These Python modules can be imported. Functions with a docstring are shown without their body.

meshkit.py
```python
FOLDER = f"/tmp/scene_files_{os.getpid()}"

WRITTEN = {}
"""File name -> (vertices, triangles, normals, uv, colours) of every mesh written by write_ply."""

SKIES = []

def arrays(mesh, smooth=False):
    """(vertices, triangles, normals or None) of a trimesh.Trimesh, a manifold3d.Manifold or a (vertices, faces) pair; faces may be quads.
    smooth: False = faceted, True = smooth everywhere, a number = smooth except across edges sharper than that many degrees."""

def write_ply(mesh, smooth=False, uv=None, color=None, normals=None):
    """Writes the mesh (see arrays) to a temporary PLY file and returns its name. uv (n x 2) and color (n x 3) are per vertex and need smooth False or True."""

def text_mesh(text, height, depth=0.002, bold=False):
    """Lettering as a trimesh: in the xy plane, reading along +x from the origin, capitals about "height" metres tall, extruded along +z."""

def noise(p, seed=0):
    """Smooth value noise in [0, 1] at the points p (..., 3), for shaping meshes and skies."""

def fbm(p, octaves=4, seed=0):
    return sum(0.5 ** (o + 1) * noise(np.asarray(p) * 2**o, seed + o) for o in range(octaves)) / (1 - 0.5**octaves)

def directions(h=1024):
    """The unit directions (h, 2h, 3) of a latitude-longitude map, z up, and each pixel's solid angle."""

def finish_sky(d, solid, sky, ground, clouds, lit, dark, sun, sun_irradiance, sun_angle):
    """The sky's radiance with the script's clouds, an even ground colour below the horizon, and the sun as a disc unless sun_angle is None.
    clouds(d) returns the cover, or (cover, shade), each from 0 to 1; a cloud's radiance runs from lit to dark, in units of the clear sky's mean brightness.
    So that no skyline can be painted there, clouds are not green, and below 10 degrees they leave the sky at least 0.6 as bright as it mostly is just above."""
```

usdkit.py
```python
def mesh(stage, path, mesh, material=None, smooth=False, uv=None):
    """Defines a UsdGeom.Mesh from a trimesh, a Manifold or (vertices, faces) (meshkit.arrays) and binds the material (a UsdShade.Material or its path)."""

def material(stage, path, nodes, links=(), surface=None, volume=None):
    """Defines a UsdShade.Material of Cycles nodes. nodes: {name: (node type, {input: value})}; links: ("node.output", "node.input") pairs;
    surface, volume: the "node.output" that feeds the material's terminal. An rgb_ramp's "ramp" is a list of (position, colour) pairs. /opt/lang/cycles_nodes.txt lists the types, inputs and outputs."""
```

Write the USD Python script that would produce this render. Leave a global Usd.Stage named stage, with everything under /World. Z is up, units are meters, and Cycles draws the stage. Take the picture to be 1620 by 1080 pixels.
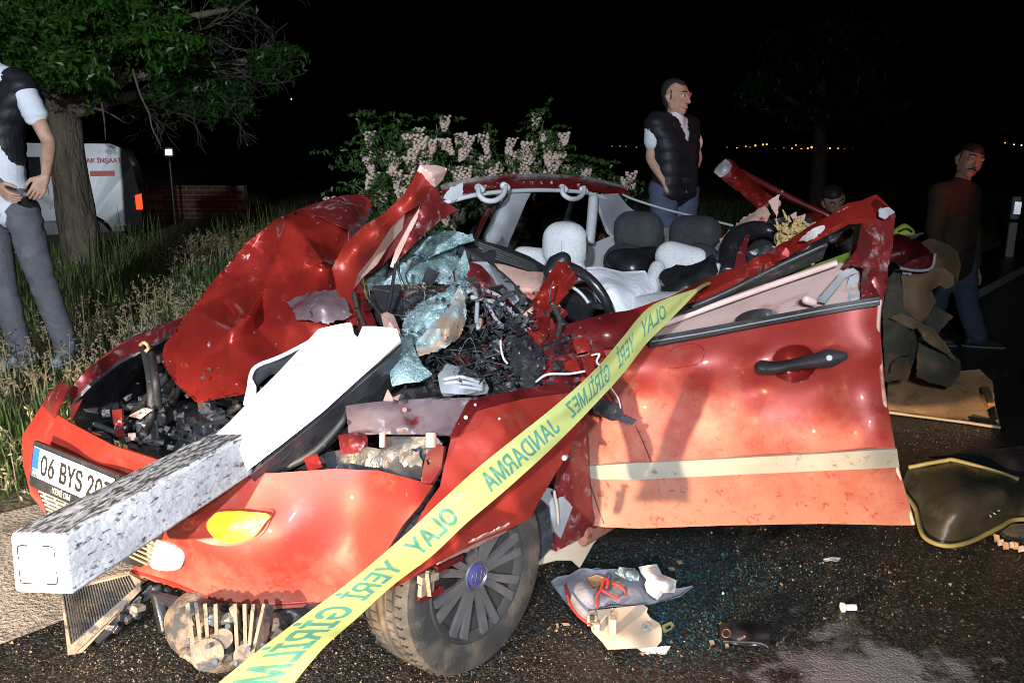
import math, random
import numpy as np, trimesh, manifold3d, usdkit, meshkit
from scipy.spatial import Delaunay
from scipy.interpolate import RBFInterpolator, LinearNDInterpolator, NearestNDInterpolator
from shapely.geometry import Polygon, Point
from shapely import contains_xy
from pxr import Usd, UsdGeom, UsdLux, UsdShade, Gf, Sdf

stage = Usd.Stage.CreateInMemory()
UsdGeom.SetStageUpAxis(stage, 'Z')
UsdGeom.Xform.Define(stage, '/World')
random.seed(7)
rng = np.random.default_rng(7)

# ------------------------------------------------------------------ camera, sky, lamps, exposure
FP, EYE = 1308.0, 1.45                                   # focal length in photo pixels (1620 wide), eye height
PITCH = math.atan((540 - 233) / FP)
cam = UsdGeom.Camera.Define(stage, '/World/Camera')
cam.CreateHorizontalApertureAttr(36.0)
cam.CreateFocalLengthAttr(36.0 * FP / 1620)
cam.CreateFStopAttr(0.0)
cam.CreateExposureAttr(0.0)
cam.AddTranslateOp().Set(Gf.Vec3d(0, 0, EYE))
cam.AddRotateXOp().Set(90 - math.degrees(PITCH))

usdkit.material(stage, '/World/Looks/night_sky', {
    's': ('sky_texture', {'sky_type': 'single_scattering', 'sun_disc': False, 'sun_elevation': math.radians(-9.0), 'sun_rotation': 2.2}),
    'b': ('background_shader', {'strength': 0.06})}, [('s.color', 'b.color')], surface='b.background')
dome = UsdLux.DomeLight.Define(stage, '/World/sky')
dome.GetPrim().SetCustomDataByKey('kind', 'structure')
UsdShade.MaterialBindingAPI.Apply(dome.GetPrim()).Bind(UsdShade.Material.Get(stage, '/World/Looks/night_sky'))

def lamp(name, pos, target, intensity, colour, radius, cone=None, soft=0.1):
    l = UsdLux.SphereLight.Define(stage, '/World/' + name)
    l.CreateRadiusAttr(radius); l.CreateIntensityAttr(intensity); l.CreateColorAttr(Gf.Vec3f(*colour)); l.CreateNormalizeAttr(True)
    m = Gf.Matrix4d().SetLookAt(Gf.Vec3d(*pos), Gf.Vec3d(*target), Gf.Vec3d(0, 0, 1)).GetInverse()
    l.AddTransformOp().Set(m)
    if cone:
        s = UsdLux.ShapingAPI.Apply(l.GetPrim())
        s.CreateShapingConeAngleAttr(cone); s.CreateShapingConeSoftnessAttr(soft)
    return l
# the lamps that light the scene in the photograph: the vehicle headlamp low on the left, the photographer's flash, a red beacon on the right
lamp('headlamp_light', (-3.8, -2.1, 0.72), (-2.19, 0.04, -2.90), 1350, (1.0, 0.74, 0.47), 0.05, 55, 0.08)
lamp('flash_light', (0.35, -0.5, 1.95), (0.3, 4, 0.9), 108, (0.84, 0.91, 1.0), 0.10)
lamp('floodlight', (-1.2, -5.5, 3.4), (-2.7, 5.2, 0.9), 2000, (0.80, 0.90, 1.0), 0.10, 28, 0.95)
lamp('beacon_light', (6.5, 0.6, 2.1), (2.3, 6.3, 1.95), 190, (1.0, 0.14, 0.04), 0.08, 10.5, 0.5)

# ------------------------------------------------------------------ places: picture ray -> point at a real distance, and the car's own axes
cP, sP = math.cos(PITCH), math.sin(PITCH)
CAM = np.array([0, 0, EYE])
PHI = math.radians(49)
RV = np.array([math.cos(PHI), math.sin(PHI), 0]); LV = np.array([math.sin(PHI), -math.cos(PHI), 0]); UPV = np.array([0, 0, 1.0])
ORG = np.array([-.09, 2.1, 0]) - .80 * LV                # ground under the middle of the front axle
def ray(px, py):
    y = (540 - py) / FP
    return np.array([(px - 810) / FP, cP + y * sP, -sP + y * cP])
def at(px, py, D):
    d = ray(px, py); return CAM + d * D / d[1]
def plane_D(px, py, n, c):
    d = ray(px, py); return float((c - CAM @ n) / (d @ n) * d[1])
def Z(px, py, z): return (px, py, plane_D(px, py, UPV, z))
def V(px, py, v): return (px, py, plane_D(px, py, LV, ORG @ LV + v))
def U(px, py, u): return (px, py, plane_D(px, py, RV, ORG @ RV + u))
def C(u, v, w): return ORG + RV * u + LV * v + UPV * w
def uv_of(x, y):
    return (x - ORG[0]) * RV[0] + (y - ORG[1]) * RV[1], (x - ORG[0]) * LV[0] + (y - ORG[1]) * LV[1]
def sstep(a, b, x):
    t = np.clip((np.asarray(x, float) - a) / (b - a), 0, 1); return t * t * (3 - 2 * t)
def gh(x, y):                                            # height of the verge
    x = np.asarray(x, float); y = np.asarray(y, float)
    u, v = uv_of(x, y)
    m = 1 - sstep(-2.0, -1.2, v)
    n = meshkit.fbm(np.stack([x * .9, y * .9, x * 0], -1), 3, 5) - .5
    return m * (n * .12) + .16 * (1 - sstep(-2.6, -1.6, v)) * sstep(.5, 2.5, u) * (1 - sstep(7, 12, u))

# ------------------------------------------------------------------ prims
used = {}
def numbered(path):
    k = used.get(path, 0); used[path] = k + 1
    return path if k == 0 else '%s_%03d' % (path, k)
origin = {}
def mark(prim, label=None, cat=None, group=None, kind=None):
    for k, v in (('label', label), ('category', cat), ('group', group), ('kind', kind)):
        if v: prim.SetCustomDataByKey(k, v)
def thing(name, label, cat, loc=(0, 0, 0), group=None, kind=None):
    p = numbered('/World/' + name)
    x = UsdGeom.Xform.Define(stage, p); x.AddTranslateOp().Set(Gf.Vec3d(*map(float, loc)))
    mark(x.GetPrim(), label, cat, group, kind); origin[p] = np.asarray(loc, float)
    return p
def tm(mesh):
    if isinstance(mesh, (list,)): mesh = trimesh.util.concatenate([tm(m) for m in mesh])
    if hasattr(mesh, 'to_mesh'):
        m = mesh.to_mesh(); mesh = trimesh.Trimesh(np.array(m.vert_properties[:, :3]), np.array(m.tri_verts), process=False)
    if isinstance(mesh, tuple):
        v, f, _ = meshkit.arrays(mesh); mesh = trimesh.Trimesh(v, f, process=False)
    return mesh
def part(parent, name, mesh, mat, smooth=30, label=None, cat=None, group=None, kind=None, local=False):
    """Mesh given in world coordinates (or local=True: already relative to the thing)."""
    p = numbered((parent or '/World') + '/' + name)
    m = tm(mesh); root = '/'.join(p.split('/')[:3])
    if parent and not local:
        m = trimesh.Trimesh(m.vertices - origin[root], m.faces, process=False)
    usdkit.mesh(stage, p, m, '/World/Looks/' + mat, smooth)
    mark(stage.GetPrimAtPath(p), label, cat, group, kind)
    return p

# ------------------------------------------------------------------ materials
def mat(name, ramp, scale=6, detail=4, rough=.5, metal=0, bump=0, bscale=40, bdetail=3, coat=0, spec=.5, splats=(), trans=0, alpha=None, lo=.3, hi=.7, stretch=None, translucent=None, dust=None, island=False, rvar=0, extra=None):
    """ramp: colours along a noise; splats: (colour, scale, from, to) noise-shaped patches of dirt, scuffs or mud on top."""
    cols = ramp if np.ndim(ramp[0]) else [ramp, ramp]
    n = {'g': ('geometry', {}), 'm': ('mapping', {'scale': stretch or (1, 1, 1)}),
         'n': ('noise_texture', {'scale': scale, 'detail': detail, 'roughness': .6}),
         'r': ('rgb_ramp', {'ramp': [(lo + (hi - lo) * i / (len(cols) - 1), c) for i, c in enumerate(cols)]}),
         'p': ('principled_bsdf', dict({'roughness': rough, 'metallic': metal, 'coat_weight': coat, 'specular_ior_level': spec, 'transmission_weight': trans}, **(extra or {})))}
    l = [('g.position', 'm.vector'), ('m.vector', 'n.vector'), ('g.random_per_island' if island else 'n.fac', 'r.fac')]
    cur, rcur = 'r.color', None
    for i, s in enumerate(splats):
        c, sc, a, b = s[:4]
        n[f'sn{i}'] = ('noise_texture', {'scale': sc, 'detail': 6, 'roughness': .65, 'distortion': s[4] if len(s) > 4 else .3})
        n[f'sm{i}'] = ('map_range', {'from_min': a, 'from_max': b, 'clamp': True})
        n[f'sx{i}'] = ('mix_color', {'b': c})
        l += [('m.vector', f'sn{i}.vector'), (f'sn{i}.fac', f'sm{i}.value'), (f'sm{i}.result', f'sx{i}.fac'), (cur, f'sx{i}.a')]
        cur = f'sx{i}.result'
        if i == 0 and coat:
            n['ro'] = ('map_range', {'from_min': 0, 'from_max': 1, 'to_min': rough, 'to_max': .75})
            n['co'] = ('map_range', {'from_min': 0, 'from_max': 1, 'to_min': coat, 'to_max': 0})
            l += [('sm0.result', 'ro.value'), ('ro.result', 'p.roughness'), ('sm0.result', 'co.value'), ('co.result', 'p.coat_weight')]
    if dust:                                             # road dust, thicker towards the bottom edge
        n.update({'dz': ('separate_xyz', {}), 'dn': ('noise_texture', {'scale': 9, 'detail': 5, 'roughness': .7}), 'ds': ('noise_texture', {'scale': 38, 'detail': 4, 'roughness': .7, 'distortion': .8}),
                  'dr': ('map_range', {'from_min': dust[1], 'from_max': dust[0], 'to_min': -.10, 'to_max': .58, 'clamp': True}), 'da': ('math', {'math_type': 'add'}), 'dm': ('map_range', {'from_min': .44, 'from_max': 1.06, 'clamp': True}),
                  'dh': ('map_range', {'from_min': .60, 'from_max': .64, 'to_min': 1, 'to_max': .25, 'clamp': True}), 'dk': ('math', {'math_type': 'multiply'}), 'dx': ('mix_color', {'b': (.38, .165, .115)})})
        l += [('g.position', 'dz.vector'), ('dz.z', 'dr.value'), ('g.position', 'dn.vector'), ('g.position', 'ds.vector'), ('dr.result', 'da.value1'), ('dn.fac', 'da.value2'), ('da.value', 'dm.value'), ('ds.fac', 'dh.value'), ('dm.result', 'dk.value1'), ('dh.result', 'dk.value2'),
              ('dk.value', 'dx.fac'), (cur, 'dx.a')]
        cur = 'dx.result'
    l.append((cur, 'p.base_color'))
    if rvar:
        n['rv'] = ('map_range', {'from_min': .35, 'from_max': .65, 'to_min': max(rough - rvar, .05), 'to_max': rough + rvar, 'clamp': True})
        n['rn'] = ('noise_texture', {'scale': scale * 2.3, 'detail': 4})
        l += [('g.position', 'rn.vector'), ('rn.fac', 'rv.value'), ('rv.result', 'p.roughness')]
    if bump:
        n['bn'] = ('noise_texture', {'scale': bscale, 'detail': bdetail, 'roughness': .6})
        n['b'] = ('bump', {'strength': 1.0, 'distance': bump})
        l += [('m.vector', 'bn.vector'), ('bn.fac', 'b.height'), ('b.normal', 'p.normal')]
    out = 'p.BSDF'
    if translucent:
        n['t'] = ('translucent_bsdf', {'color': translucent}); n['mx'] = ('mix_closure', {'fac': .35})
        l += [('p.BSDF', 'mx.closure1'), ('t.BSDF', 'mx.closure2')]; out = 'mx.closure'
    usdkit.material(stage, '/World/Looks/' + name, n, l, surface=out)
def glow(name, colour, strength):
    usdkit.material(stage, '/World/Looks/' + name, {'e': ('emission', {'color': colour, 'strength': strength})}, [], surface='e.emission')
DUST = (.42, .29, .20)
mat('red_paint', [(.26, .020, .013), (.32, .028, .018)], 3, rough=.40, metal=.3, coat=.4, splats=[(DUST, 7, .62, .80), (DUST, 90, .66, .74)])
mat('red_paint_bumper', [(.27, .022, .014), (.33, .03, .02)], 3, rough=.50, metal=.2, coat=.16, splats=[(DUST, 60, .68, .76)], dust=(.02, .42))
mat('red_paint_torn', [(.25, .017, .013), (.31, .024, .017)], 3, rough=.30, metal=.3, coat=.6, splats=[((.55, .42, .42), 13, .66, .69, 1.6), ((.09, .008, .008), 5, .55, .8), ((.5, .4, .38), 150, .69, .72)])
mat('red_paint_scraped', [(.16, .016, .018), (.22, .024, .026)], 6, rough=.38, metal=.3, coat=.3, splats=[((.34, .27, .29), 14, .56, .70, 1.8), ((.10, .012, .016), 6, .58, .75)])
mat('red_paint_door', [(.26, .020, .015), (.31, .026, .019)], 3, rough=.48, metal=.2, coat=.18, splats=[((.38, .22, .15), 5, .66, .95), ((.40, .26, .18), 110, .66, .74)], dust=(.34, .80))
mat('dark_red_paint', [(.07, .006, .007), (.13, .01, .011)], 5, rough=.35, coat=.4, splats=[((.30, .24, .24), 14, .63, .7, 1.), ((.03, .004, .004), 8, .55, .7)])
mat('bare_steel', [(.16, .14, .14), (.42, .40, .41)], 7, rough=.42, metal=.5, splats=[((.20, .03, .03), 6, .50, .60), ((.05, .05, .05), 12, .62, .7)], bump=.002, bscale=20)
mat('gearbox_metal', [(.05, .045, .04), (.16, .12, .085), (.30, .215, .145)], 13, 6, rough=.85, bump=.012, bscale=32, splats=[((.04, .04, .042), 9, .52, .60)])
mat('purple_scraped', [(.10, .05, .06), (.24, .19, .205)], 5, rough=.42, metal=.25, splats=[((.40, .37, .38), 8, .60, .68), ((.12, .014, .018), 7, .56, .66), ((.03, .025, .025), 16, .64, .7)])
mat('scraped_primer', [(.22, .18, .19), (.40, .36, .37)], 8, rough=.5, splats=[((.16, .02, .022), 9, .50, .58), ((.06, .05, .05), 14, .60, .7)])
mat('salmon_metal', [(.50, .30, .24), (.62, .40, .34)], 5, rough=.45, splats=[((.30, .03, .025), 7, .56, .66), ((.08, .06, .05), 30, .68, .72)])
mat('pink_panel', [(.60, .40, .36), (.70, .52, .48)], 4, rough=.45, splats=[((.45, .10, .09), 6, .58, .75)])
mat('black_plastic', [(.012, .012, .014), (.035, .036, .040)], 9, rough=.42, bump=.003, bscale=18, splats=[((.13, .12, .11), 16, .62, .75)])
mat('black_rubber', [(.012, .012, .012), (.03, .03, .03)], 9, rough=.55, splats=[((.18, .15, .12), 30, .6, .8)])
mat('grey_trim', [(.26, .27, .29), (.33, .34, .36)], 5, rough=.6, bump=.0008, bscale=220)
mat('pale_grey_trim', [(.38, .39, .42), (.48, .49, .51)], 5, rough=.55, splats=[((.20, .19, .19), 9, .6, .75)])
mat('dark_fabric', [(.02, .021, .026), (.035, .036, .042)], 30, rough=.85, bump=.0015, bscale=400)
mat('leather', [(.010, .010, .012), (.02, .02, .023)], 20, rough=.32, bump=.003, bscale=25)
mat('engine_black', [(.010, .010, .012), (.035, .035, .04)], 8, rough=.4, bump=.004, bscale=30, splats=[((.20, .17, .15), 14, .60, .72)], rvar=.2)
mat('engine_grey', [(.03, .03, .034), (.09, .09, .10)], 9, rough=.42, metal=.3, bump=.004, bscale=30, splats=[((.03, .03, .03), 10, .55, .65), ((.30, .22, .16), 16, .62, .75)])
mat('muddy_cast', [(.20, .14, .095), (.34, .25, .17)], 14, rough=.85, bump=.006, bscale=40, splats=[((.06, .06, .065), 11, .54, .62)])
mat('dirty_glass', [(.10, .15, .15), (.30, .36, .36), (.40, .33, .26)], 11, 6, rough=.3, bump=.004, bscale=60, splats=[((.40, .27, .18), 8, .48, .58, 1.2), ((.02, .018, .016), 30, .62, .67, 1.)])
mat('orange_bit', [(.55, .15, .03), (.65, .25, .08)], 12, rough=.5)
mat('white_paint', [(.66, .64, .62), (.78, .77, .76)], 5, rough=.55, bump=.004, bscale=40, splats=[((.42, .32, .28), 7, .58, .78), ((.08, .06, .06), 16, .66, .72), ((.2, .04, .03), 5, .70, .76)])
mat('stripe_grey', [(.27, .245, .20), (.34, .31, .26)], 7, rough=.5, splats=[((.12, .09, .07), 30, .60, .7), ((.10, .09, .08), 7, .62, .8)])
mat('beige_plastic', [(.46, .37, .27), (.54, .45, .34)], 7, rough=.5)
mat('clear_orange', [(.80, .38, .02), (.90, .50, .04)], 60, rough=.12, coat=.6, stretch=(1, 1, 1), bump=.002, bscale=160)
mat('clear_white', [(.80, .74, .66), (.85, .80, .72)], 9, rough=.2, coat=.5)
mat('plate_white', [(.78, .78, .78), (.82, .82, .82)], 9, rough=.35)
mat('plate_blue', [(.02, .10, .45), (.03, .12, .5)], 9, rough=.4)
mat('ink_black', [(.012, .012, .012), (.02, .02, .02)], 9, rough=.5)
mat('faded_letters', [(.42, .38, .30), (.5, .46, .38)], 9, rough=.5)
mat('tyre_rubber', [(.035, .033, .030), (.07, .062, .055)], 12, rough=.75, bump=.002, bscale=90, splats=[((.17, .125, .09), 12, .48, .75)])
mat('hubcap_grey', [(.16, .155, .155), (.25, .24, .24)], 10, rough=.38, metal=.55, splats=[((.30, .22, .16), 20, .58, .8)])
mat('hubcap_dark', [(.03, .03, .032), (.06, .055, .05)], 10, rough=.5)
mat('logo_blue', [(.06, .055, .22), (.10, .09, .30)], 30, rough=.35)
mat('tape_yellow', [(.47, .50, .17), (.53, .56, .21)], 9, rough=.42, bump=.001, bscale=30, translucent=(.6, .55, .06))
mat('tape_green', [(.05, .17, .12), (.07, .21, .15)], 60, rough=.5)
mat('skin', [(.30, .165, .115), (.38, .22, .155), (.44, .27, .20)], 22, 5, rough=.6, spec=.35, bump=.0012, bscale=160)
mat('hair', [(.012, .010, .009), (.03, .026, .024)], 60, rough=.6)
mat('white_shirt', [(.48, .51, .57), (.56, .59, .64)], 9, rough=.85, bump=.004, bscale=14)
mat('black_vest', [(.008, .008, .011), (.015, .015, .019)], 12, spec=.2, rough=.5, bump=.002, bscale=40)
mat('grey_jeans', [(.065, .065, .078), (.10, .10, .118)], 12, rough=.9, bump=.003, bscale=22, splats=[((.15, .155, .17), 5, .58, .8)])
mat('blue_jeans', [(.04, .05, .085), (.055, .07, .12)], 12, rough=.9, bump=.003, bscale=22)
mat('brown_jacket', [(.030, .018, .012), (.045, .028, .018)], 12, rough=.9, bump=.004, bscale=16)
mat('shoe_grey', [(.16, .19, .21), (.25, .28, .30)], 30, rough=.8, bump=.002, bscale=150)
mat('eye_white', [(.6, .6, .58), (.65, .65, .62)], 9, rough=.3)
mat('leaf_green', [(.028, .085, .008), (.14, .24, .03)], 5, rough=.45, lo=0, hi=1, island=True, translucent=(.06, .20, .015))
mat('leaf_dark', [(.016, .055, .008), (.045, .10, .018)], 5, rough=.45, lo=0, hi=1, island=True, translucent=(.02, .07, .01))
mat('leaf_shrub', [(.03, .075, .014), (.10, .17, .035), (.17, .19, .05)], 8, rough=.5, lo=0, hi=1, island=True, translucent=(.05, .12, .02))
mat('blossom', [(.62, .47, .40), (.84, .74, .66)], 9, rough=.8, lo=0, hi=1, island=True, translucent=(.5, .4, .36))
mat('bark', [(.045, .034, .026), (.15, .115, .085)], 14, 6, rough=.95, bump=.05, bscale=26, stretch=(1, 1, .25))
mat('twig', [(.07, .057, .05), (.11, .09, .08)], 9, rough=.9)
mat('grass_green', [(.06, .11, .02), (.15, .19, .055)], 2.2, rough=.6, translucent=(.06, .13, .02))
mat('grass_dry', [(.34, .26, .15), (.50, .41, .26)], 2.5, rough=.75, translucent=(.2, .15, .06))
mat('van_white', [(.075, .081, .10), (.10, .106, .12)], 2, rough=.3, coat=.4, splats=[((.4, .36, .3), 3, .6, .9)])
mat('van_red_print', [(.5, .03, .03), (.55, .04, .04)], 9, rough=.5)
mat('window_dark', [(.008, .008, .010), (.012, .012, .014)], 9, rough=.08)
mat('brick_red', [(.045, .012, .009), (.07, .018, .012)], 9, rough=.9, bump=.004, bscale=40)
mat('mortar', [(.10, .085, .075), (.14, .12, .1)], 20, rough=.95)
mat('olive_vinyl', [(.035, .032, .022), (.05, .045, .032)], 5, rough=.38, bump=.006, bscale=9, splats=[((.13, .115, .08), 4, .58, .8)])
mat('yellow_piping', [(.26, .215, .07), (.33, .275, .10)], 20, rough=.6)
mat('olive_cloth', [(.055, .058, .046), (.095, .09, .066)], 6, rough=.9, bump=.006, bscale=14, splats=[((.17, .105, .06), 5, .52, .64)])
mat('tan_cloth', [(.17, .11, .06), (.25, .17, .10)], 6, rough=.9, bump=.006, bscale=14)
mat('cardboard', [(.30, .17, .08), (.42, .26, .13)], 7, rough=.75, bump=.003, bscale=30, splats=[((.15, .08, .04), 6, .56, .7)], stretch=(1, 1, 2))
mat('grey_cloth', [(.19, .19, .23), (.26, .26, .30)], 9, rough=.95, bump=.004, bscale=45)
mat('red_trim', [(.55, .03, .025), (.6, .04, .03)], 9, rough=.6)
mat('tissue', [(.78, .75, .72), (.84, .82, .8)], 9, rough=.9, bump=.006, bscale=35)
mat('mesh_cover', [(.50, .51, .53), (.60, .61, .63)], 6, rough=.9, bump=.004, bscale=190, splats=[((.25, .25, .26), 170, .58, .64)])
mat('airbag', [(.66, .67, .73), (.74, .75, .8)], 6, rough=.85, bump=.008, bscale=13, splats=[((.22, .22, .25), 9, .66, .70, 2.)])
mat('foam_yellow', [(.55, .36, .14), (.68, .50, .26)], 30, rough=.95, bump=.01, bscale=60)
mat('green_strip', [(.10, .14, .02), (.15, .20, .03)], 9, rough=.7)
mat('wire_white', [(.6, .6, .6), (.65, .65, .65)], 9, rough=.5)
mat('hivis', [(.45, .60, .05), (.5, .65, .08)], 9, rough=.7)
mat('post_white', [(.55, .56, .58), (.65, .66, .68)], 9, rough=.6)
mat('reflector', [(.85, .87, .9), (.88, .9, .93)], 9, rough=.28, metal=1.0)
mat('line_paint', [(.74, .76, .80), (.82, .84, .87)], 5, rough=.7, bump=.002, bscale=120, splats=[((.08, .08, .08), 30, .66, .72)])
mat('hill', [(.02, .025, .012), (.03, .035, .02)], .02, rough=1)
glow('town_amber', (1.0, .34, .06), 2.2); glow('town_white', (.9, .95, 1.0), 3); glow('flood_glow', (.85, .95, 1.0), 14); glow('tail_glow', (1.0, .10, .03), 1.3)
glow('town_faint', (1.0, .45, .15), .35)
# crushed laminated glass: pale blue-green, crazed all over
usdkit.material(stage, '/World/Looks/crazed_glass', {
    'g': ('geometry', {}), 'v': ('voronoi_texture', {'feature': 'distance_to_edge', 'scale': 150}), 'mr': ('map_range', {'from_min': 0, 'from_max': .09, 'clamp': True}),
    'cs': ('separate_color', {}), 'cm': ('map_range', {'from_min': .72, 'from_max': 1.0, 'clamp': True}), 'y': ('mix_color', {'b': (.72, .80, .80)}), 'n': ('noise_texture', {'scale': 13, 'detail': 7, 'roughness': .7}), 'r': ('rgb_ramp', {'ramp': [(.36, (.035, .085, .085)), (.48, (.14, .27, .28)), (.62, (.36, .50, .52)), (.75, (.55, .60, .62))]}),
    'x': ('mix_color', {'a': (.62, .74, .76)}), 'vc': ('voronoi_texture', {'scale': 150}), 'b': ('bump', {'distance': .003, 'strength': 1.0}),
    'p': ('principled_bsdf', {'roughness': .13, 'specular_ior_level': .8}), 't': ('transparent_bsdf', {'color': (.55, .75, .74)}), 'mx': ('mix_closure', {'fac': .34})},
    [('g.position', 'v.vector'), ('g.position', 'n.vector'), ('g.position', 'vc.vector'), ('v.distance', 'mr.value'), ('n.fac', 'r.fac'), ('mr.result', 'x.fac'), ('r.color', 'y.a'), ('vc.color', 'cs.color'), ('cs.r', 'cm.value'), ('cm.result', 'y.fac'), ('y.result', 'x.b'), ('x.result', 'p.base_color'),
     ('vc.distance', 'b.height'), ('b.normal', 'p.normal'), ('p.BSDF', 'mx.closure1'), ('t.BSDF', 'mx.closure2')], surface='mx.closure')
usdkit.material(stage, '/World/Looks/window_glass', {
    'f': ('fresnel', {'IOR': 1.45}), 't': ('transparent_bsdf', {'color': (.42, .48, .47)}), 'y': ('glossy_bsdf', {'roughness': .03, 'color': (.8, .8, .8)}), 'mx': ('mix_closure', {})},
    [('f.fac', 'mx.fac'), ('t.BSDF', 'mx.closure1'), ('y.BSDF', 'mx.closure2')], surface='mx.closure')
usdkit.material(stage, '/World/Looks/glass_bit', {
    'i': ('geometry', {}), 'r': ('rgb_ramp', {'ramp': [(0, (.02, .06, .07)), (.6, (.06, .15, .16)), (.9, (.16, .26, .24)), (1, (.5, .6, .55))]}), 'p': ('principled_bsdf', {'roughness': .08, 'specular_ior_level': .9})},
    [('i.random_per_island', 'r.fac'), ('r.color', 'p.base_color')], surface='p.BSDF')
# post: white paint rubbed through to tar-dark streaks along its length
# road: coarse chippings, oil-wet in most of the picture, dry and pale here and there
def road_mat():
    n = {'g': ('geometry', {}), 'v': ('voronoi_texture', {'scale': 140, 'randomness': 1.0}), 'v2': ('voronoi_texture', {'scale': 45}),
         'cr': ('separate_color', {}), 'rc': ('rgb_ramp', {'ramp': [(0, (.008, .0075, .007)), (.6, (.034, .031, .028)), (.90, (.060, .052, .044)), (1, (.14, .115, .09))]}),
         'w': ('noise_texture', {'scale': .75, 'detail': 5, 'roughness': .62}), 'sx': ('separate_xyz', {}), 
         'ds': ('vector_math', {'math_type': 'distance', 'vector2': tuple(at(*Z(1570, 1135, 0)))}), 'df': ('map_range', {'from_min': .3, 'from_max': 1.0, 'to_min': .18, 'to_max': -.08, 'clamp': True}), 'da': ('math', {'math_type': 'add'}), 'w2': ('noise_texture', {'scale': 9, 'detail': 6, 'roughness': .7}), 'wm': ('math', {'math_type': 'multiply_add', 'value2': .35}), 'dry': ('map_range', {'from_min': .74, 'from_max': .80, 'clamp': True}),
         'dc': ('mix_color', {'b': (.23, .215, .235)}), 'dm': ('math', {'math_type': 'multiply', 'value2': .8}),
         'ro': ('map_range', {'from_min': 0, 'from_max': 1, 'to_min': .30, 'to_max': .85}),
         'b': ('bump', {'distance': .0045, 'strength': .8, 'invert': True}), 'p': ('principled_bsdf', {'specular_ior_level': .5})}
    l = [('g.position', 'v.vector'), ('g.position', 'v2.vector'), ('v.color', 'cr.color'), ('cr.r', 'rc.fac'), ('g.position', 'w.vector'), ('w.fac', 'da.value1'), ('g.position', 'ds.vector1'), ('ds.value', 'df.value'), ('df.result', 'da.value2'), ('g.position', 'w2.vector'), ('w2.fac', 'wm.value1'), ('da.value', 'wm.value3'), ('wm.value', 'dry.value'), ('dry.result', 'dm.value1'), ('dm.value', 'dc.fac'), ('rc.color', 'dc.a'),
         ('dc.result', 'p.base_color'), ('dry.result', 'ro.value'), ('ro.result', 'p.roughness'), ('v.distance', 'b.height'), ('b.normal', 'p.normal')]
    return n, l
n_, l_ = road_mat()
usdkit.material(stage, '/World/Looks/asphalt', n_, l_, surface='p.BSDF')
mat('gravel', [(.26, .20, .155), (.42, .34, .26), (.52, .43, .34)], 35, 6, rough=.9, bump=.012, bscale=70, splats=[((.035, .03, .026), 2.2, .54, .66), ((.5, .45, .4), 60, .66, .7)])
mat('verge_soil', [(.05, .05, .022), (.13, .10, .05)], 3, 6, rough=1, bump=.02, bscale=25)

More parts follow.
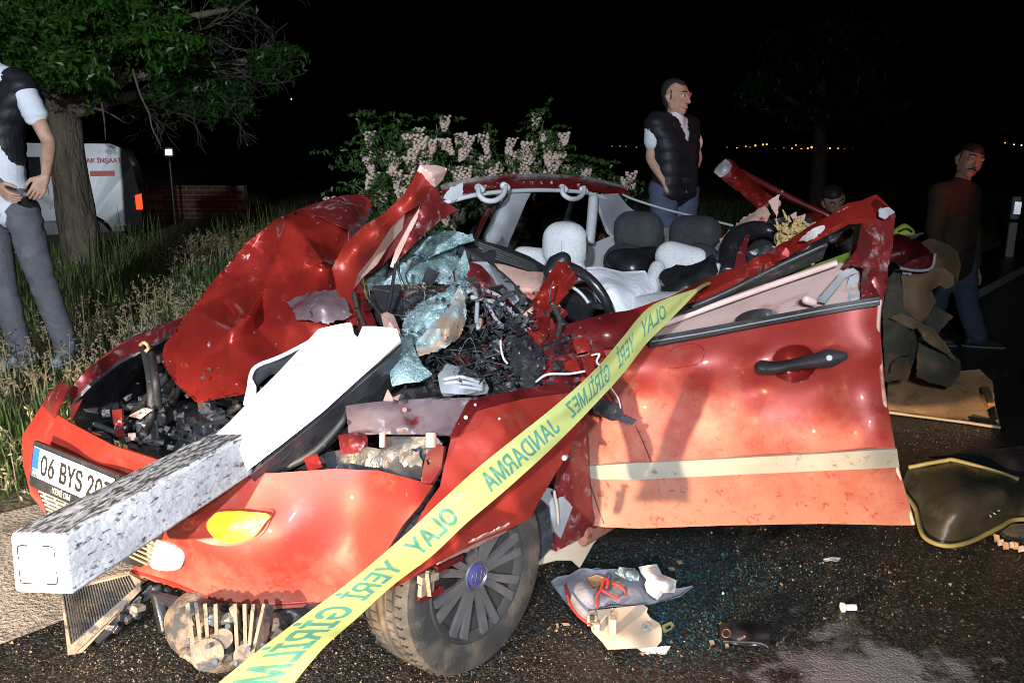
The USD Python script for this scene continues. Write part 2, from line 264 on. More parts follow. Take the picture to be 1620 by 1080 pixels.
# ------------------------------------------------------------------ mesh tools
def bar(a, b, w, h, up=(0, 0, 1)):
    a, b = np.asarray(a, float), np.asarray(b, float); d = b - a; L = np.linalg.norm(d); d /= L
    s = np.cross(d, up); s = s / (np.linalg.norm(s) + 1e-9); t = np.cross(s, d)
    m = trimesh.creation.box((L, w, h)); T = np.eye(4); T[:3, 0], T[:3, 1], T[:3, 2], T[:3, 3] = d, s, t, (a + b) / 2
    m.apply_transform(T); return m
def rbar(a, b, w, h, r=.006, up=(0, 0, 1)):
    """bar with rounded edges"""
    a, b = np.asarray(a, float), np.asarray(b, float); d = b - a; L = np.linalg.norm(d); d /= L
    s = np.cross(d, up); s = s / (np.linalg.norm(s) + 1e-9); t = np.cross(s, d)
    m = rbox(L, w, h, r); T = np.eye(4); T[:3, 0], T[:3, 1], T[:3, 2], T[:3, 3] = d, s, t, (a + b) / 2
    m.apply_transform(T); return m
def rbox(x, y, z, r=.01, seg=6):
    pts = []
    s = trimesh.creation.icosphere(1, r).vertices
    for i in (-1, 1):
        for j in (-1, 1):
            for k in (-1, 1):
                pts.append(s + np.array([i * (x / 2 - r), j * (y / 2 - r), k * (z / 2 - r)]))
    return trimesh.convex.convex_hull(np.vstack(pts))
def frame(m, o, x, y, z):
    T = np.eye(4); T[:3, 0], T[:3, 1], T[:3, 2], T[:3, 3] = x, y, z, o
    m = m.copy(); m.apply_transform(T); return m
def spline(pts, n=8, closed=False):
    p = np.asarray(pts, float); N = len(p); out = []
    for i in range(N if closed else N - 1):
        g = (lambda k: p[k % N]) if closed else (lambda k: p[min(max(k, 0), N - 1)])
        p0, p1, p2, p3 = g(i - 1), g(i), g(i + 1), g(i + 2)
        for t in np.arange(n) / n:
            out.append(.5 * (2 * p1 + (p2 - p0) * t + (2 * p0 - 5 * p1 + 4 * p2 - p3) * t * t + (3 * p1 - p0 - 3 * p2 + p3) * t ** 3))
    if not closed: out.append(p[-1])
    return np.array(out)
def tube(pts, r, sides=7, smooth=0, caps=True):
    p = np.asarray(pts, float)
    if smooth: 
        rr = np.broadcast_to(np.asarray(r, float), (len(p),)); q = spline(np.c_[p, rr], smooth); p, r = q[:, :3], np.maximum(q[:, 3], 1e-4)
    r = np.broadcast_to(np.asarray(r, float), (len(p),))
    t = np.gradient(p, axis=0); t /= np.linalg.norm(t, axis=1, keepdims=True) + 1e-12
    a = np.cross(t[0], [0, 0, 1.] if abs(t[0][2]) < .9 else [1., 0, 0]); A_ = []
    for i in range(len(p)):
        a = a - t[i] * (a @ t[i]); a /= np.linalg.norm(a) + 1e-12; A_.append(a)
    a = np.array(A_); b = np.cross(t, a); ang = np.arange(sides) * 2 * np.pi / sides
    v = p[:, None] + r[:, None, None] * (np.cos(ang)[None, :, None] * a[:, None] + np.sin(ang)[None, :, None] * b[:, None])
    n = len(p); i, j = np.meshgrid(np.arange(n - 1), np.arange(sides), indexing='ij')
    q = np.stack([i * sides + j, i * sides + (j + 1) % sides, (i + 1) * sides + (j + 1) % sides, (i + 1) * sides + j], -1).reshape(-1, 4)
    f = np.vstack([q[:, [0, 1, 2]], q[:, [0, 2, 3]]]); v = v.reshape(-1, 3)
    if caps:
        k = len(v); v = np.vstack([v, p[0], p[-1]]); jj = np.arange(sides); e = (n - 1) * sides
        f = np.vstack([f, np.stack([(jj + 1) % sides, jj, np.full(sides, k)], 1), np.stack([e + jj, e + (jj + 1) % sides, np.full(sides, k + 1)], 1)])
    return trimesh.Trimesh(v, f, process=False)
def solidify(v, f, th):
    m = trimesh.Trimesh(v, f, process=False)
    fn = np.cross(v[f[:, 1]] - v[f[:, 0]], v[f[:, 2]] - v[f[:, 0]]); n = np.zeros_like(v)
    for k in range(3): np.add.at(n, f[:, k], fn)
    n /= np.linalg.norm(n, axis=1, keepdims=True) + 1e-12
    e = np.sort(m.edges, axis=1); uniq, cnt = np.unique(e, axis=0, return_counts=True)
    bset = {tuple(x) for x in uniq[cnt == 1]}; N = len(v)
    bd = [ed for ed in m.edges if tuple(sorted(ed)) in bset]
    bq = [q for a, b in bd for q in ((a, a + N, b + N), (a, b + N, b))]
    return trimesh.Trimesh(np.vstack([v + n * th / 2, v - n * th / 2]), np.vstack([f, f[:, ::-1] + N, np.array(bq).reshape(-1, 3)[:, ::-1]]), process=False)
def panel(outline, ctrl=(), mode='tps', sp=9, crumple=0, cscale=6, seed=1, th=.003, rnd=False, holes=(), jag=0, ridge=False):
    """A sheet of metal, plastic or cloth: its outline's corners and inner points are points in space given as (ray x, ray y, distance);
    the sheet runs through all of them, bends or folds between them, is crumpled by noise and has a thickness."""
    P = np.asarray(outline, float); O = spline(P, 5, True) if rnd else P
    K = np.vstack([P] + ([np.asarray(ctrl, float)] if len(ctrl) else []))
    dense = []
    for i in range(len(O)):
        a, b = O[i, :2], O[(i + 1) % len(O), :2]; n = max(1, int(np.linalg.norm(b - a) / sp))
        dense += [a + (b - a) * t / n for t in range(n)]
    dense = np.array(dense)
    if jag:
        dense = dense + (np.random.default_rng(seed).random(dense.shape) - .5) * 2 * jag
    poly = Polygon(dense).buffer(0)
    hs = []
    for h in holes:
        h = np.asarray(h, float); poly = poly.difference(Polygon(h).buffer(0)); hs.append(h)
    if poly.geom_type != 'Polygon': poly = max(poly.geoms, key=lambda g: g.area)
    x0, y0, x1, y1 = poly.bounds
    gx, gy = np.meshgrid(np.arange(x0, x1, sp), np.arange(y0, y1, sp * .87)); gx[1::2] += sp / 2
    g = np.c_[gx.ravel(), gy.ravel()] + np.random.default_rng(seed).normal(0, sp * .06, (gx.size, 2))
    inner = poly.buffer(-sp * .45)
    g = g[contains_xy(inner, g[:, 0], g[:, 1])]
    extra = [np.asarray(ctrl, float)[:, :2]] if (len(ctrl) and mode != 'tps') else []
    pts = np.vstack([dense, g] + hs + extra)
    pts = np.unique(np.round(pts, 2), axis=0)
    tri = Delaunay(pts).simplices; c = pts[tri].mean(1)
    tri = tri[contains_xy(poly, c[:, 0], c[:, 1])]
    a, b, d = pts[tri[:, 0]], pts[tri[:, 1]], pts[tri[:, 2]]
    cr = (b - a)[:, 0] * (d - a)[:, 1] - (b - a)[:, 1] * (d - a)[:, 0]
    tri = tri[np.abs(cr) > .2]; cr = cr[np.abs(cr) > .2]
    tri[cr < 0] = tri[cr < 0][:, ::-1]
    tri = tri[:, ::-1]
    uniq, inv = np.unique(tri.ravel(), return_inverse=True); pts = pts[uniq]; tri = inv.reshape(-1, 3)
    ku, ki = np.unique(np.round(K[:, :2], 1), axis=0, return_index=True); K = K[ki]
    if mode in ('tps', 'mix'):
        q = RBFInterpolator(K[:, :2] / 100, 1 / K[:, 2], kernel='thin_plate_spline', smoothing=1e-4)(pts / 100)
    qt = q if mode == 'mix' else None
    if mode != 'tps':
        q = LinearNDInterpolator(K[:, :2], 1 / K[:, 2])(pts); bad = np.isnan(q)
        if bad.any(): q[bad] = NearestNDInterpolator(K[:, :2], 1 / K[:, 2])(pts[bad])
        if mode == 'mix': q = .6 * q + .4 * qt
    W = np.array([at(p[0], p[1], 1 / max(k, .02)) for p, k in zip(pts, q)])
    if crumple:
        nz = meshkit.fbm(W * cscale, 3, seed) - .5
        if ridge: nz = .25 - np.abs(nz) * 2
        dirs = W - CAM; dirs /= np.linalg.norm(dirs, axis=1, keepdims=True)
        W = W + dirs * (nz * 2 * crumple)[:, None]
    return solidify(W, tri, th)
def blob(groups, edge=.02, it=8):
    """groups: chains [(point, radius), ...] hulled pair by pair, or {'hull': [(point, radius), ...]}"""
    parts = []
    for g in groups:
        ch = g['hull'] if isinstance(g, dict) else g
        sets = [ch] if isinstance(g, dict) else [ch[i:i + 2] for i in range(len(ch) - 1)]
        for s in sets:
            pts = np.vstack([trimesh.creation.icosphere(2, 1.0).vertices * np.asarray(r) + np.asarray(p, float) for p, r in s])
            parts.append(manifold3d.Manifold.hull_points(pts))
    m = manifold3d.Manifold.batch_boolean(parts, manifold3d.OpType.Add).refine_to_length(edge)
    t = tm(m); t.merge_vertices()
    v0 = t.vertices.copy(); trimesh.smoothing.filter_taubin(t, iterations=it)
    far_ = np.linalg.norm(t.vertices - v0, axis=1) > edge * 1.2
    t.vertices[far_] = v0[far_]
    return t
def outline2d(q):
    q = np.asarray(q, float); a = (q[:, 0] * np.roll(q[:, 1], -1) - q[:, 1] * np.roll(q[:, 0], -1)).sum()
    return manifold3d.CrossSection([q if a > 0 else q[::-1]])
def cyl(a, b, r, n=16): return tube([a, b], r, n)
def leaves(centres, normals, size, r, aspect=.45, fold=True):
    """a small pointed leaf (two triangles folded along its rib) at every centre"""
    n = len(centres); d = r.normal(size=(n, 3)); d /= np.linalg.norm(d, axis=1, keepdims=True)
    s = np.cross(d, normals); s /= np.linalg.norm(s, axis=1, keepdims=True) + 1e-9
    L = (np.asarray(size) * (.7 + .6 * r.random(n)))[:, None]
    a, b = centres - d * L / 2, centres + d * L / 2
    up = np.cross(s, d) * L * .12
    v = np.stack([a, centres + s * L * aspect / 2 + up, b, centres - s * L * aspect / 2 + up], 1).reshape(-1, 3)
    k = np.arange(n)[:, None] * 4
    return trimesh.Trimesh(v, np.vstack([k + [0, 1, 2], k + [0, 2, 3]]), process=False)
# ------------------------------------------------------------------ the setting: verge, road, shoulder, hills
def surf(outline, ctrl=()):
    K = np.array(list(outline) + list(ctrl), float); _, i = np.unique(np.round(K[:, :2], 1), axis=0, return_index=True); K = K[i]
    f = RBFInterpolator(K[:, :2] / 100., 1 / K[:, 2], kernel='thin_plate_spline', smoothing=1e-4)
    return lambda x, y, off=0: at(x, y, 1 / float(f([[x / 100., y / 100.]])[0]) - off)
def grid_sheet(us, vs, zf):
    uu, vv = np.meshgrid(us, vs, indexing='ij')
    p = ORG + uu[..., None] * RV + vv[..., None] * LV
    p[..., 2] = zf(uu, vv, p[..., 0], p[..., 1])
    n, m = uu.shape; i, j = np.meshgrid(np.arange(n - 1), np.arange(m - 1), indexing='ij'); k = i * m + j
    q = np.stack([k, k + m, k + m + 1, k + 1], -1).reshape(-1, 4)
    return trimesh.Trimesh(p.reshape(-1, 3), np.vstack([q[:, [0, 1, 2]], q[:, [0, 2, 3]]]), process=False)
far = lambda a: np.unique(np.concatenate([np.linspace(-a, a, 121), np.sign(np.linspace(-1, 1, 41)) * np.abs(np.linspace(-1, 1, 41)) ** 3 * 1500]))
part(None, 'ground', grid_sheet(far(22), far(22), lambda u, v, x, y: gh(x, y) - .012 - .3 * sstep(9, 14, -v) * sstep(-3, -8, u)), 'verge_soil', True, kind='structure')
part(None, 'road', grid_sheet(np.array([-300, -60, -20, -8, -4, -2, 0, 2, 4, 8, 20, 60, 300.]), np.array([-.42, 1, 3, 6, 8.]), lambda u, v, x, y: u * 0), 'asphalt', False, kind='structure')
def shoulder_edge():
    us = np.concatenate([np.linspace(-40, -6, 40), np.linspace(-6, 8, 180), np.linspace(8, 80, 60)])
    inner = -.30 + .13 * (meshkit.noise(np.c_[us * 1.7, us * 0, us * 0], 3) - .5) * 2 - .12
    outer = -1.55 + .3 * (meshkit.noise(np.c_[us * .9, us * 0, us * 0 + 4], 4) - .5) * 2
    v = []; 
    for k in range(7):
        t = k / 6; vv = inner * (1 - t) + outer * t
        p = ORG + us[:, None] * RV + vv[:, None] * LV; p[:, 2] = .004 + (meshkit.noise(p * 6, 8) - .5) * .012 * min(1, k) * (1 - t) + (gh(p[:, 0], p[:, 1]) * (t > .8))
        v.append(p)
    v = np.array(v); n, m = v.shape[:2]; i, j = np.meshgrid(np.arange(n - 1), np.arange(m - 1), indexing='ij'); k = i * m + j
    q = np.stack([k, k + m, k + m + 1, k + 1], -1).reshape(-1, 4)
    return trimesh.Trimesh(v.reshape(-1, 3), np.vstack([q[:, [0, 1, 2]], q[:, [0, 2, 3]]])[:, ::-1], process=False)
part(None, 'gravel_shoulder', shoulder_edge(), 'gravel', True, kind='structure')
def strip(v0, v1, us, z, jit=0):
    a = ORG + us[:, None] * RV + (v0 + jit * (rng.random(len(us)) - .5))[:, None] * LV; b = ORG + us[:, None] * RV + (v1 + jit * (rng.random(len(us)) - .5))[:, None] * LV
    a[:, 2] = b[:, 2] = z; n = len(us); k = np.arange(n - 1)
    return trimesh.Trimesh(np.vstack([a, b]), np.vstack([np.stack([k, k + n, k + n + 1], 1), np.stack([k, k + n + 1, k + 1], 1)])[:, ::-1], process=False)
part(None, 'edge_line', strip(.33, .45, np.linspace(6.35, 60, 400), .004, .012), 'line_paint', False, kind='structure')
part(None, 'centre_line', strip(4.0, 4.12, np.linspace(1, 60, 400), .004, .012), 'line_paint', False, kind='structure')
def hills():
    a = np.radians(np.linspace(-60, 60, 90)); rr = np.array([700, 1000, 1400, 1500.]); hh = np.array([-6, 10, 26, -8.])
    v = [[r * math.sin(t), r * math.cos(t), h * (.5 + meshkit.noise(np.array([t * 6, r * .001, 0]), 2)) - 3] for r, h in zip(rr, hh) for t in a]
    n, m = len(rr), len(a); i, j = np.meshgrid(np.arange(n - 1), np.arange(m - 1), indexing='ij'); k = i * m + j
    q = np.stack([k, k + 1, k + m + 1, k + m], -1).reshape(-1, 4)
    return trimesh.Trimesh(np.array(v), np.vstack([q[:, [0, 1, 2]], q[:, [0, 2, 3]]])[:, ::-1], process=False)
part(None, 'hills', hills(), 'hill', True, kind='structure')

# ------------------------------------------------------------------ the wrecked car
car = thing('wrecked_car', 'wrecked dark red saloon car, roof cut open and bonnet crumpled, pierced by a post', 'car', ORG)
T = '/World/Looks/'
# -- front bumper
BI = [Z(150, 745, .51), Z(110, 715, .52), Z(375, 860, .42), Z(450, 850, .45), Z(560, 850, .44), Z(300, 850, .42), Z(440, 790, .54), Z(340, 780, .54)]
BO = [Z(68, 640, .61), Z(112, 668, .61), Z(180, 704, .61), Z(262, 730, .61), Z(330, 746, .605), Z(430, 748, .605), Z(530, 741, .62), Z(600, 744, .62), Z(645, 756, .62), Z(685, 768, .60),
     Z(664, 800, .57), Z(638, 830, .52), Z(616, 866, .45), Z(600, 905, .38), Z(582, 948, .29), Z(500, 957, .225), Z(430, 962, .215), Z(380, 960, .22), Z(330, 949, .22), Z(276, 925, .225), Z(215, 903, .24),
     Z(232, 890, .28), Z(238, 858, .36), Z(252, 835, .42), Z(200, 800, .43), Z(190, 784, .42), Z(62, 748, .43), Z(74, 812, .27), Z(50, 782, .33), Z(38, 735, .43), Z(36, 690, .52)]
bumper = part(car, 'bumper', panel(BO, BI, sp=7, th=.006), 'red_paint_bumper', 40)
Db_ = RBFInterpolator(np.array([q[:2] for q in BO + BI]) / 100., np.array([1 / q[2] for q in BO + BI]), kernel='thin_plate_spline', smoothing=1e-4)
def on_bumper(x, y): return (x, y, 1 / float(Db_([[x / 100., y / 100.]])[0]))
part(bumper, 'bumper_lip', tube([at(*Z(x, y, w)) + np.array([0, -.004, 0]) for x, y, w in ((218, 903, .24), (278, 922, .235), (332, 943, .232), (382, 952, .234), (432, 953, .232), (502, 948, .24), (575, 936, .265))], .0055, 6, 4), 'red_paint', True)
part(bumper, 'torn_edge', panel([Z(205, 906, .235), Z(222, 880, .29), Z(240, 884, .28), Z(300, 925, .24), Z(280, 930, .22)], sp=5, th=.004, jag=1.5), 'red_paint', 30)
# turn signal: recessed pod with amber lens
def lens(pts, off, th, m, nm, par, ctrl=()):
    return part(par, nm, panel([(x, y, D - off) for x, y, D in pts], [(x, y, D - off - .010) for x, y, D in ctrl], sp=4, th=th, rnd=True), m, 40)
pod = part(bumper, 'lamp_recess', panel([(x, y, D - .004) for x, y, D in [on_bumper(*q) for q in ((290, 835), (300, 818), (340, 806), (395, 805), (432, 806), (430, 820), (415, 845), (385, 860), (345, 862), (305, 850))]], sp=5, th=.008, rnd=True), 'red_paint', 40)
lens([on_bumper(*q) for q in ((329, 833), (336, 818), (355, 809), (424, 812), (419, 828), (402, 848), (372, 857), (345, 852))], .014, .012, 'clear_orange', 'turn_signal', bumper, [on_bumper(370, 832)])
lens([on_bumper(*q) for q in ((236, 858), (250, 852), (280, 864), (292, 880), (286, 896), (262, 900), (240, 892))], .008, .012, 'clear_white', 'fog_lamp', bumper, [on_bumper(262, 876)])
# number plate with its frame
pa, pb, pd = at(*Z(70, 706, .535)), at(*Z(212, 764, .525)), at(*Z(64, 764, .42))
px_ = (pb - pa); plen = np.linalg.norm(px_); px_ /= plen; py_ = (pa - pd); py_ -= px_ * (py_ @ px_); ph = np.linalg.norm(py_); py_ /= ph; pn = np.cross(px_, py_)
if pn @ (CAM - pa) < 0: pn = -pn
pcen = pa + px_ * plen / 2 - py_ * ph / 2 + pn * .022
plen, ph = .435, .094
pcen = pa + px_ * (plen / 2 - .01) - py_ * (ph / 2 - .002) + pn * .02
def on_plate(m, s, t, o=0): return frame(m, pcen + px_ * s + py_ * t + pn * o, px_, py_, pn)
frm = manifold3d.CrossSection.square((plen + .026, ph + .042), True).offset(.004).translate((0, -.012)).extrude(.012)
plate = part(car, 'number_plate', on_plate(rbox(plen, ph, .004, .0018), 0, 0, .004), 'plate_white', 30)
part(plate, 'plate_frame', on_plate(tm(frm), 0, 0, -.012), 'black_plastic', 30)
part(plate, 'country_band', on_plate(rbox(.036, ph - .004, .002, .0009), -plen / 2 + .019, 0, .0068), 'plate_blue', 30)
for i, (s, x) in enumerate((('06', -.172), ('BYS', -.063), ('207', .084))):
    t = meshkit.text_mesh(s, .060, .0015, True); t.apply_scale((.80, 1, 1)); part(plate, 'characters', on_plate(t, x, -.030, .0062), 'ink_black', False)
part(plate, 'country_code', on_plate(meshkit.text_mesh('TR', .018, .001, True), -plen / 2 + .006, -.038, .0079), 'plate_white', False)
part(plate, 'frame_lettering', on_plate(meshkit.text_mesh('YENİ OM', .017, .001, True), -.10, -ph / 2 - .026, .001), 'faded_letters', False)
# grille under the plate: dark backing and mesh bars
gr = part(car, 'grille', panel([Z(52, 756, .41), Z(190, 800, .41), Z(262, 832, .44), Z(240, 900, .26), Z(160, 880, .27), Z(78, 815, .28)], sp=10, th=.006), 'black_plastic', 30)
for k in range(9):
    a = np.array(Z(56 + k * 3, 762 + k * 7, .405 - k * .015)); b = np.array(Z(250 - k * 2, 836 + k * 7, .43 - k * .018)); a[2] -= .015; b[2] -= .015
    part(gr, 'grille_bar', bar(at(*a), at(*b), .006, .006), 'beige_plastic', False)
for k in range(11):
    a = np.array(Z(66 + k * 17, 772 + k * 6.5, .40)); b = np.array(Z(86 + k * 15, 818 + k * 7, .275)); a[2] -= .012; b[2] -= .012
    part(gr, 'grille_bar', bar(at(*a), at(*b), .004, .004), 'beige_plastic', False)
# far-side headlamp glass and far front wing edge
part(car, 'headlamp_cover', panel([Z(68, 640, .62), Z(78, 622, .67), Z(100, 604, .72), Z(112, 612, .72), Z(96, 640, .68), Z(88, 660, .62)], [Z(88, 636, .68)], sp=5, th=.006), 'red_paint_scraped', 40)
part(car, 'far_fender', panel([Z(112, 615, .70), Z(140, 582, .76), Z(190, 545, .82), Z(240, 522, .85), Z(300, 497, .88), Z(296, 512, .84), Z(240, 545, .80), Z(180, 575, .74), Z(140, 615, .70), Z(112, 668, .62)], sp=6, th=.006, crumple=.01), 'red_paint_scraped', 40)
part(car, 'bay_liner', panel([Z(112, 640, .66), Z(142, 610, .72), Z(190, 572, .76), Z(245, 545, .80), Z(300, 512, .84), Z(330, 540, .66), Z(300, 600, .5), Z(220, 680, .45), Z(130, 690, .5), Z(116, 664, .58)], [Z(210, 620, .55)], sp=9, th=.01, crumple=.02), 'engine_black', 25)
# -- crumpled bonnet
hood = part(car, 'bonnet', panel(
    [(255, 572, 2.62), (261, 545, 2.66), (300, 492, 2.78), (340, 442, 2.9), (390, 384, 3.02), (440, 345, 3.10), (482, 329, 3.16), (530, 312, 3.3), (570, 308, 3.4), (588, 318, 3.4), (577, 345, 3.3), (562, 385, 3.1),
     (535, 425, 2.92), (546, 470, 2.75), (560, 502, 2.62), (500, 545, 2.5), (450, 563, 2.42), (405, 592, 2.3), (388, 622, 2.2), (312, 637, 2.34), (280, 608, 2.48)],
    [(330, 560, 2.50), (372, 500, 2.66), (420, 452, 2.82), (392, 432, 2.96), (388, 415, 3.0), (400, 392, 3.04), (452, 350, 2.96), (478, 372, 2.88), (507, 414, 2.70), (440, 400, 2.92), (480, 425, 2.84), (520, 400, 2.92), (545, 350, 3.1), (555, 372, 3.12),
     (450, 447, 2.86), (500, 420, 2.83), (470, 490, 2.58), (500, 470, 2.66), (455, 515, 2.5), (430, 488, 2.68), (410, 495, 2.72), (405, 520, 2.60), (395, 500, 2.52), (362, 545, 2.44), (366, 520, 2.46), (380, 502, 2.5), (352, 555, 2.47), (430, 545, 2.50), (372, 600, 2.28), (530, 470, 2.78), (525, 500, 2.56), (420, 575, 2.34), (350, 470, 2.8), (300, 570, 2.52)],
    mode='mix', sp=4.5, th=.004, crumple=.008, cscale=6, seed=4, ridge=True), 'red_paint_torn', 32)
part(hood, 'folded_corner', panel([(470, 333, 3.12), (500, 322, 3.2), (545, 309, 3.34), (590, 318, 3.42), (585, 340, 3.38), (560, 392, 3.06), (548, 408, 2.98), (552, 365, 3.0), (510, 345, 3.02)], [(560, 345, 3.12), (535, 330, 3.14)], mode='tps', sp=5, th=.004, crumple=.025, seed=9, ridge=True), 'red_paint_scraped', 35)
part(hood, 'torn_flap', panel([(455, 478, 2.58), (490, 462, 2.60), (540, 458, 2.62), (556, 500, 2.50), (520, 512, 2.44), (470, 505, 2.50)], [(505, 484, 2.46), (480, 490, 2.52)], mode='tps', sp=4, th=.003, crumple=.02, seed=3, jag=2, ridge=True), 'purple_scraped', 35)
# -- the far wing ripped up into the air
ripped = part(car, 'ripped_wing', panel(
    [(525, 425, 2.62), (545, 388, 2.66), (575, 358, 2.70), (602, 342, 2.76), (640, 308, 2.84), (660, 272, 2.92), (680, 263, 2.95), (690, 290, 2.95), (672, 318, 2.9), (640, 338, 2.82), (618, 360, 2.76), (590, 402, 2.70), (566, 432, 2.66), (556, 470, 2.60), (566, 515, 2.52), (548, 508, 2.50), (536, 465, 2.56)],
    [(560, 395, 2.60), (600, 362, 2.68), (650, 312, 2.80)], sp=6, th=.005, crumple=.012, seed=2), 'red_paint', 35)
part(ripped, 'wing_edge', panel([(640, 340, 2.84), (618, 362, 2.78), (588, 408, 2.72), (562, 440, 2.66), (556, 462, 2.62), (572, 440, 2.70), (596, 418, 2.74), (612, 392, 2.79), (636, 362, 2.85)], sp=4, th=.004), 'salmon_metal', 30)
part(ripped, 'torn_tip', panel([(660, 270, 2.92), (664, 262, 2.93), (690, 262, 2.96), (707, 267, 2.98), (700, 284, 2.96), (688, 296, 2.93), (672, 284, 2.92)], [(685, 277, 2.88)], mode='lin', sp=4, th=.004, crumple=.01), 'salmon_metal', 25)
part(ripped, 'folded_skin', panel([(622, 420, 2.70), (640, 388, 2.74), (655, 352, 2.80), (682, 296, 2.92), (692, 300, 2.92), (700, 318, 2.92), (724, 332, 2.93), (700, 346, 2.88), (668, 372, 2.82), (640, 402, 2.74)],
     [(670, 345, 2.78), (690, 325, 2.86), (655, 378, 2.74)], mode='tps', sp=4, th=.004, crumple=.02, seed=6, ridge=True), 'red_paint_scraped', 35)
part(ripped, 'torn_strip', panel([(617, 422, 2.69), (626, 395, 2.71), (650, 350, 2.77), (664, 328, 2.82), (660, 345, 2.79), (640, 385, 2.74), (622, 424, 2.69)], sp=4, th=.006), 'salmon_metal', 30)
part(ripped, 'inner_skin', panel([(590, 405, 2.78), (622, 360, 2.84), (655, 322, 2.9), (668, 330, 2.9), (640, 380, 2.84), (605, 420, 2.8), (575, 440, 2.74)], sp=5, th=.004, crumple=.01), 'dark_red_paint', 25)
part(ripped, 'lower_fold', panel([(556, 468, 2.62), (566, 440, 2.68), (578, 470, 2.64), (592, 505, 2.58), (600, 530, 2.52), (585, 540, 2.48), (568, 520, 2.50)], [(574, 495, 2.56)], mode='lin', sp=4, th=.004, crumple=.012), 'dark_red_paint', 20)
part(ripped, 'edge_strip', tube([at(560, 462, 2.6), at(566, 490, 2.56), at(576, 515, 2.52), at(590, 545, 2.46)], .008, 6, 4), 'black_rubber', True)
# -- crazed windscreen sheets hanging in the opening
ws = part(car, 'windscreen', panel([(578, 432, 3.0), (612, 405, 3.12), (650, 385, 3.2), (690, 366, 3.3), (728, 368, 3.32), (737, 395, 3.26), (732, 430, 3.14), (715, 452, 3.0), (690, 446, 3.0), (640, 452, 2.92), (584, 458, 2.9)],
    [(640, 420, 2.98), (690, 405, 3.12), (665, 435, 2.88), (610, 440, 2.98)], sp=4, th=.005, crumple=.05, cscale=11, seed=12, ridge=True, jag=2), 'crazed_glass', 30)
part(ws, 'glass_fold', panel([(640, 505, 2.5), (668, 478, 2.54), (700, 462, 2.6), (720, 448, 2.62), (740, 470, 2.58), (735, 500, 2.5), (712, 520, 2.46), (680, 535, 2.42), (655, 545, 2.40), (642, 560, 2.36), (636, 530, 2.42)], [(690, 495, 2.44), (660, 515, 2.40), (715, 480, 2.5)], mode='mix', sp=3.5, th=.005, crumple=.045, cscale=14, seed=3, jag=2, ridge=True), 'crazed_glass', 30)
part(ws, 'glass_fold', panel([(632, 535, 2.36), (650, 530, 2.36), (658, 560, 2.30), (668, 578, 2.26), (684, 592, 2.24), (664, 604, 2.22), (640, 606, 2.2), (621, 611, 2.2), (617, 585, 2.24), (619, 560, 2.3)], [(645, 570, 2.24), (632, 590, 2.20)], mode='lin', sp=5, th=.006, crumple=.025, cscale=11, seed=5), 'crazed_glass', 40)
part(ws, 'glass_fold', panel([(655, 400, 3.0), (680, 376, 3.1), (715, 366, 3.16), (745, 372, 3.18), (748, 382, 3.16), (725, 388, 3.12), (700, 400, 3.04), (672, 410, 3.0)], sp=5, th=.006, crumple=.04, cscale=12, seed=8, jag=2), 'crazed_glass', 40)
part(ws, 'glass_fold', panel([(720, 430, 2.9), (735, 395, 3.0), (742, 420, 2.95), (745, 455, 2.85), (735, 480, 2.72), (722, 470, 2.74)], sp=5, th=.006, crumple=.03, cscale=12, seed=18), 'crazed_glass', 40)
part(ws, 'dirty_shard', panel([(656, 545, 2.34), (676, 522, 2.36), (705, 495, 2.42), (726, 452, 2.5), (734, 470, 2.48), (738, 500, 2.44), (730, 528, 2.38), (704, 550, 2.32), (684, 556, 2.3), (662, 562, 2.3)], [(705, 520, 2.30), (720, 490, 2.40)], mode='mix', sp=4, th=.006, crumple=.03, cscale=13, seed=4, jag=1.5, ridge=True), 'dirty_glass', 25)
# -- scuttle, dashboard, steering
part(car, 'dashboard', panel([(718, 373, 3.36), (736, 375, 3.38), (765, 385, 3.40), (800, 394, 3.44), (835, 408, 3.46), (872, 430, 3.46), (852, 437, 3.36), (815, 432, 3.3), (775, 420, 3.24), (742, 405, 3.22), (722, 394, 3.26)], [(780, 402, 3.28), (830, 422, 3.34)], sp=6, th=.02, crumple=.02, cscale=14, seed=3), 'black_plastic', 30)
for k in range(5):
    part(car, 'dashboard_slat', tube([at(745 + k * 6, 380 + k * 6, 3.30 - k * .01), at(790 + k * 7, 396 + k * 6, 3.32 - k * .01), at(845 + k * 3, 418 + k * 4, 3.36 - k * .01)], .007, 6, 4), 'black_rubber', True)
part(car, 'dashboard_backing', panel([(718, 378, 3.34), (740, 400, 3.24), (780, 425, 3.2), (840, 470, 3.14), (862, 500, 3.1), (880, 540, 3.0), (850, 545, 2.92), (800, 490, 3.0), (750, 430, 3.14), (720, 402, 3.24)], sp=6, th=.015, crumple=.02), 'engine_black', 30)
part(car, 'scuttle_panel', panel([(783, 417, 3.18), (800, 420, 3.2), (835, 430, 3.26), (876, 432, 3.3), (884, 448, 3.24), (872, 470, 3.16), (850, 480, 3.1), (828, 466, 3.1), (803, 442, 3.12)], [(840, 448, 3.14)], sp=5, th=.004, crumple=.012, cscale=12, seed=14), 'salmon_metal', 30)
part(car, 'cross_tube', tube([at(728, 395, 3.18), at(770, 420, 3.1), at(810, 455, 3.02), at(845, 505, 2.92), at(860, 540, 2.84)], .018, 8, 4), 'black_plastic', True)
part(car, 'bulkhead_strip', panel([(745, 415, 3.06), (770, 415, 3.08), (815, 452, 3.02), (842, 490, 2.94), (838, 508, 2.9), (815, 490, 2.92), (780, 450, 2.98)], [(790, 450, 2.90)], mode='lin', sp=5, th=.005, crumple=.015), 'grey_trim', 25)
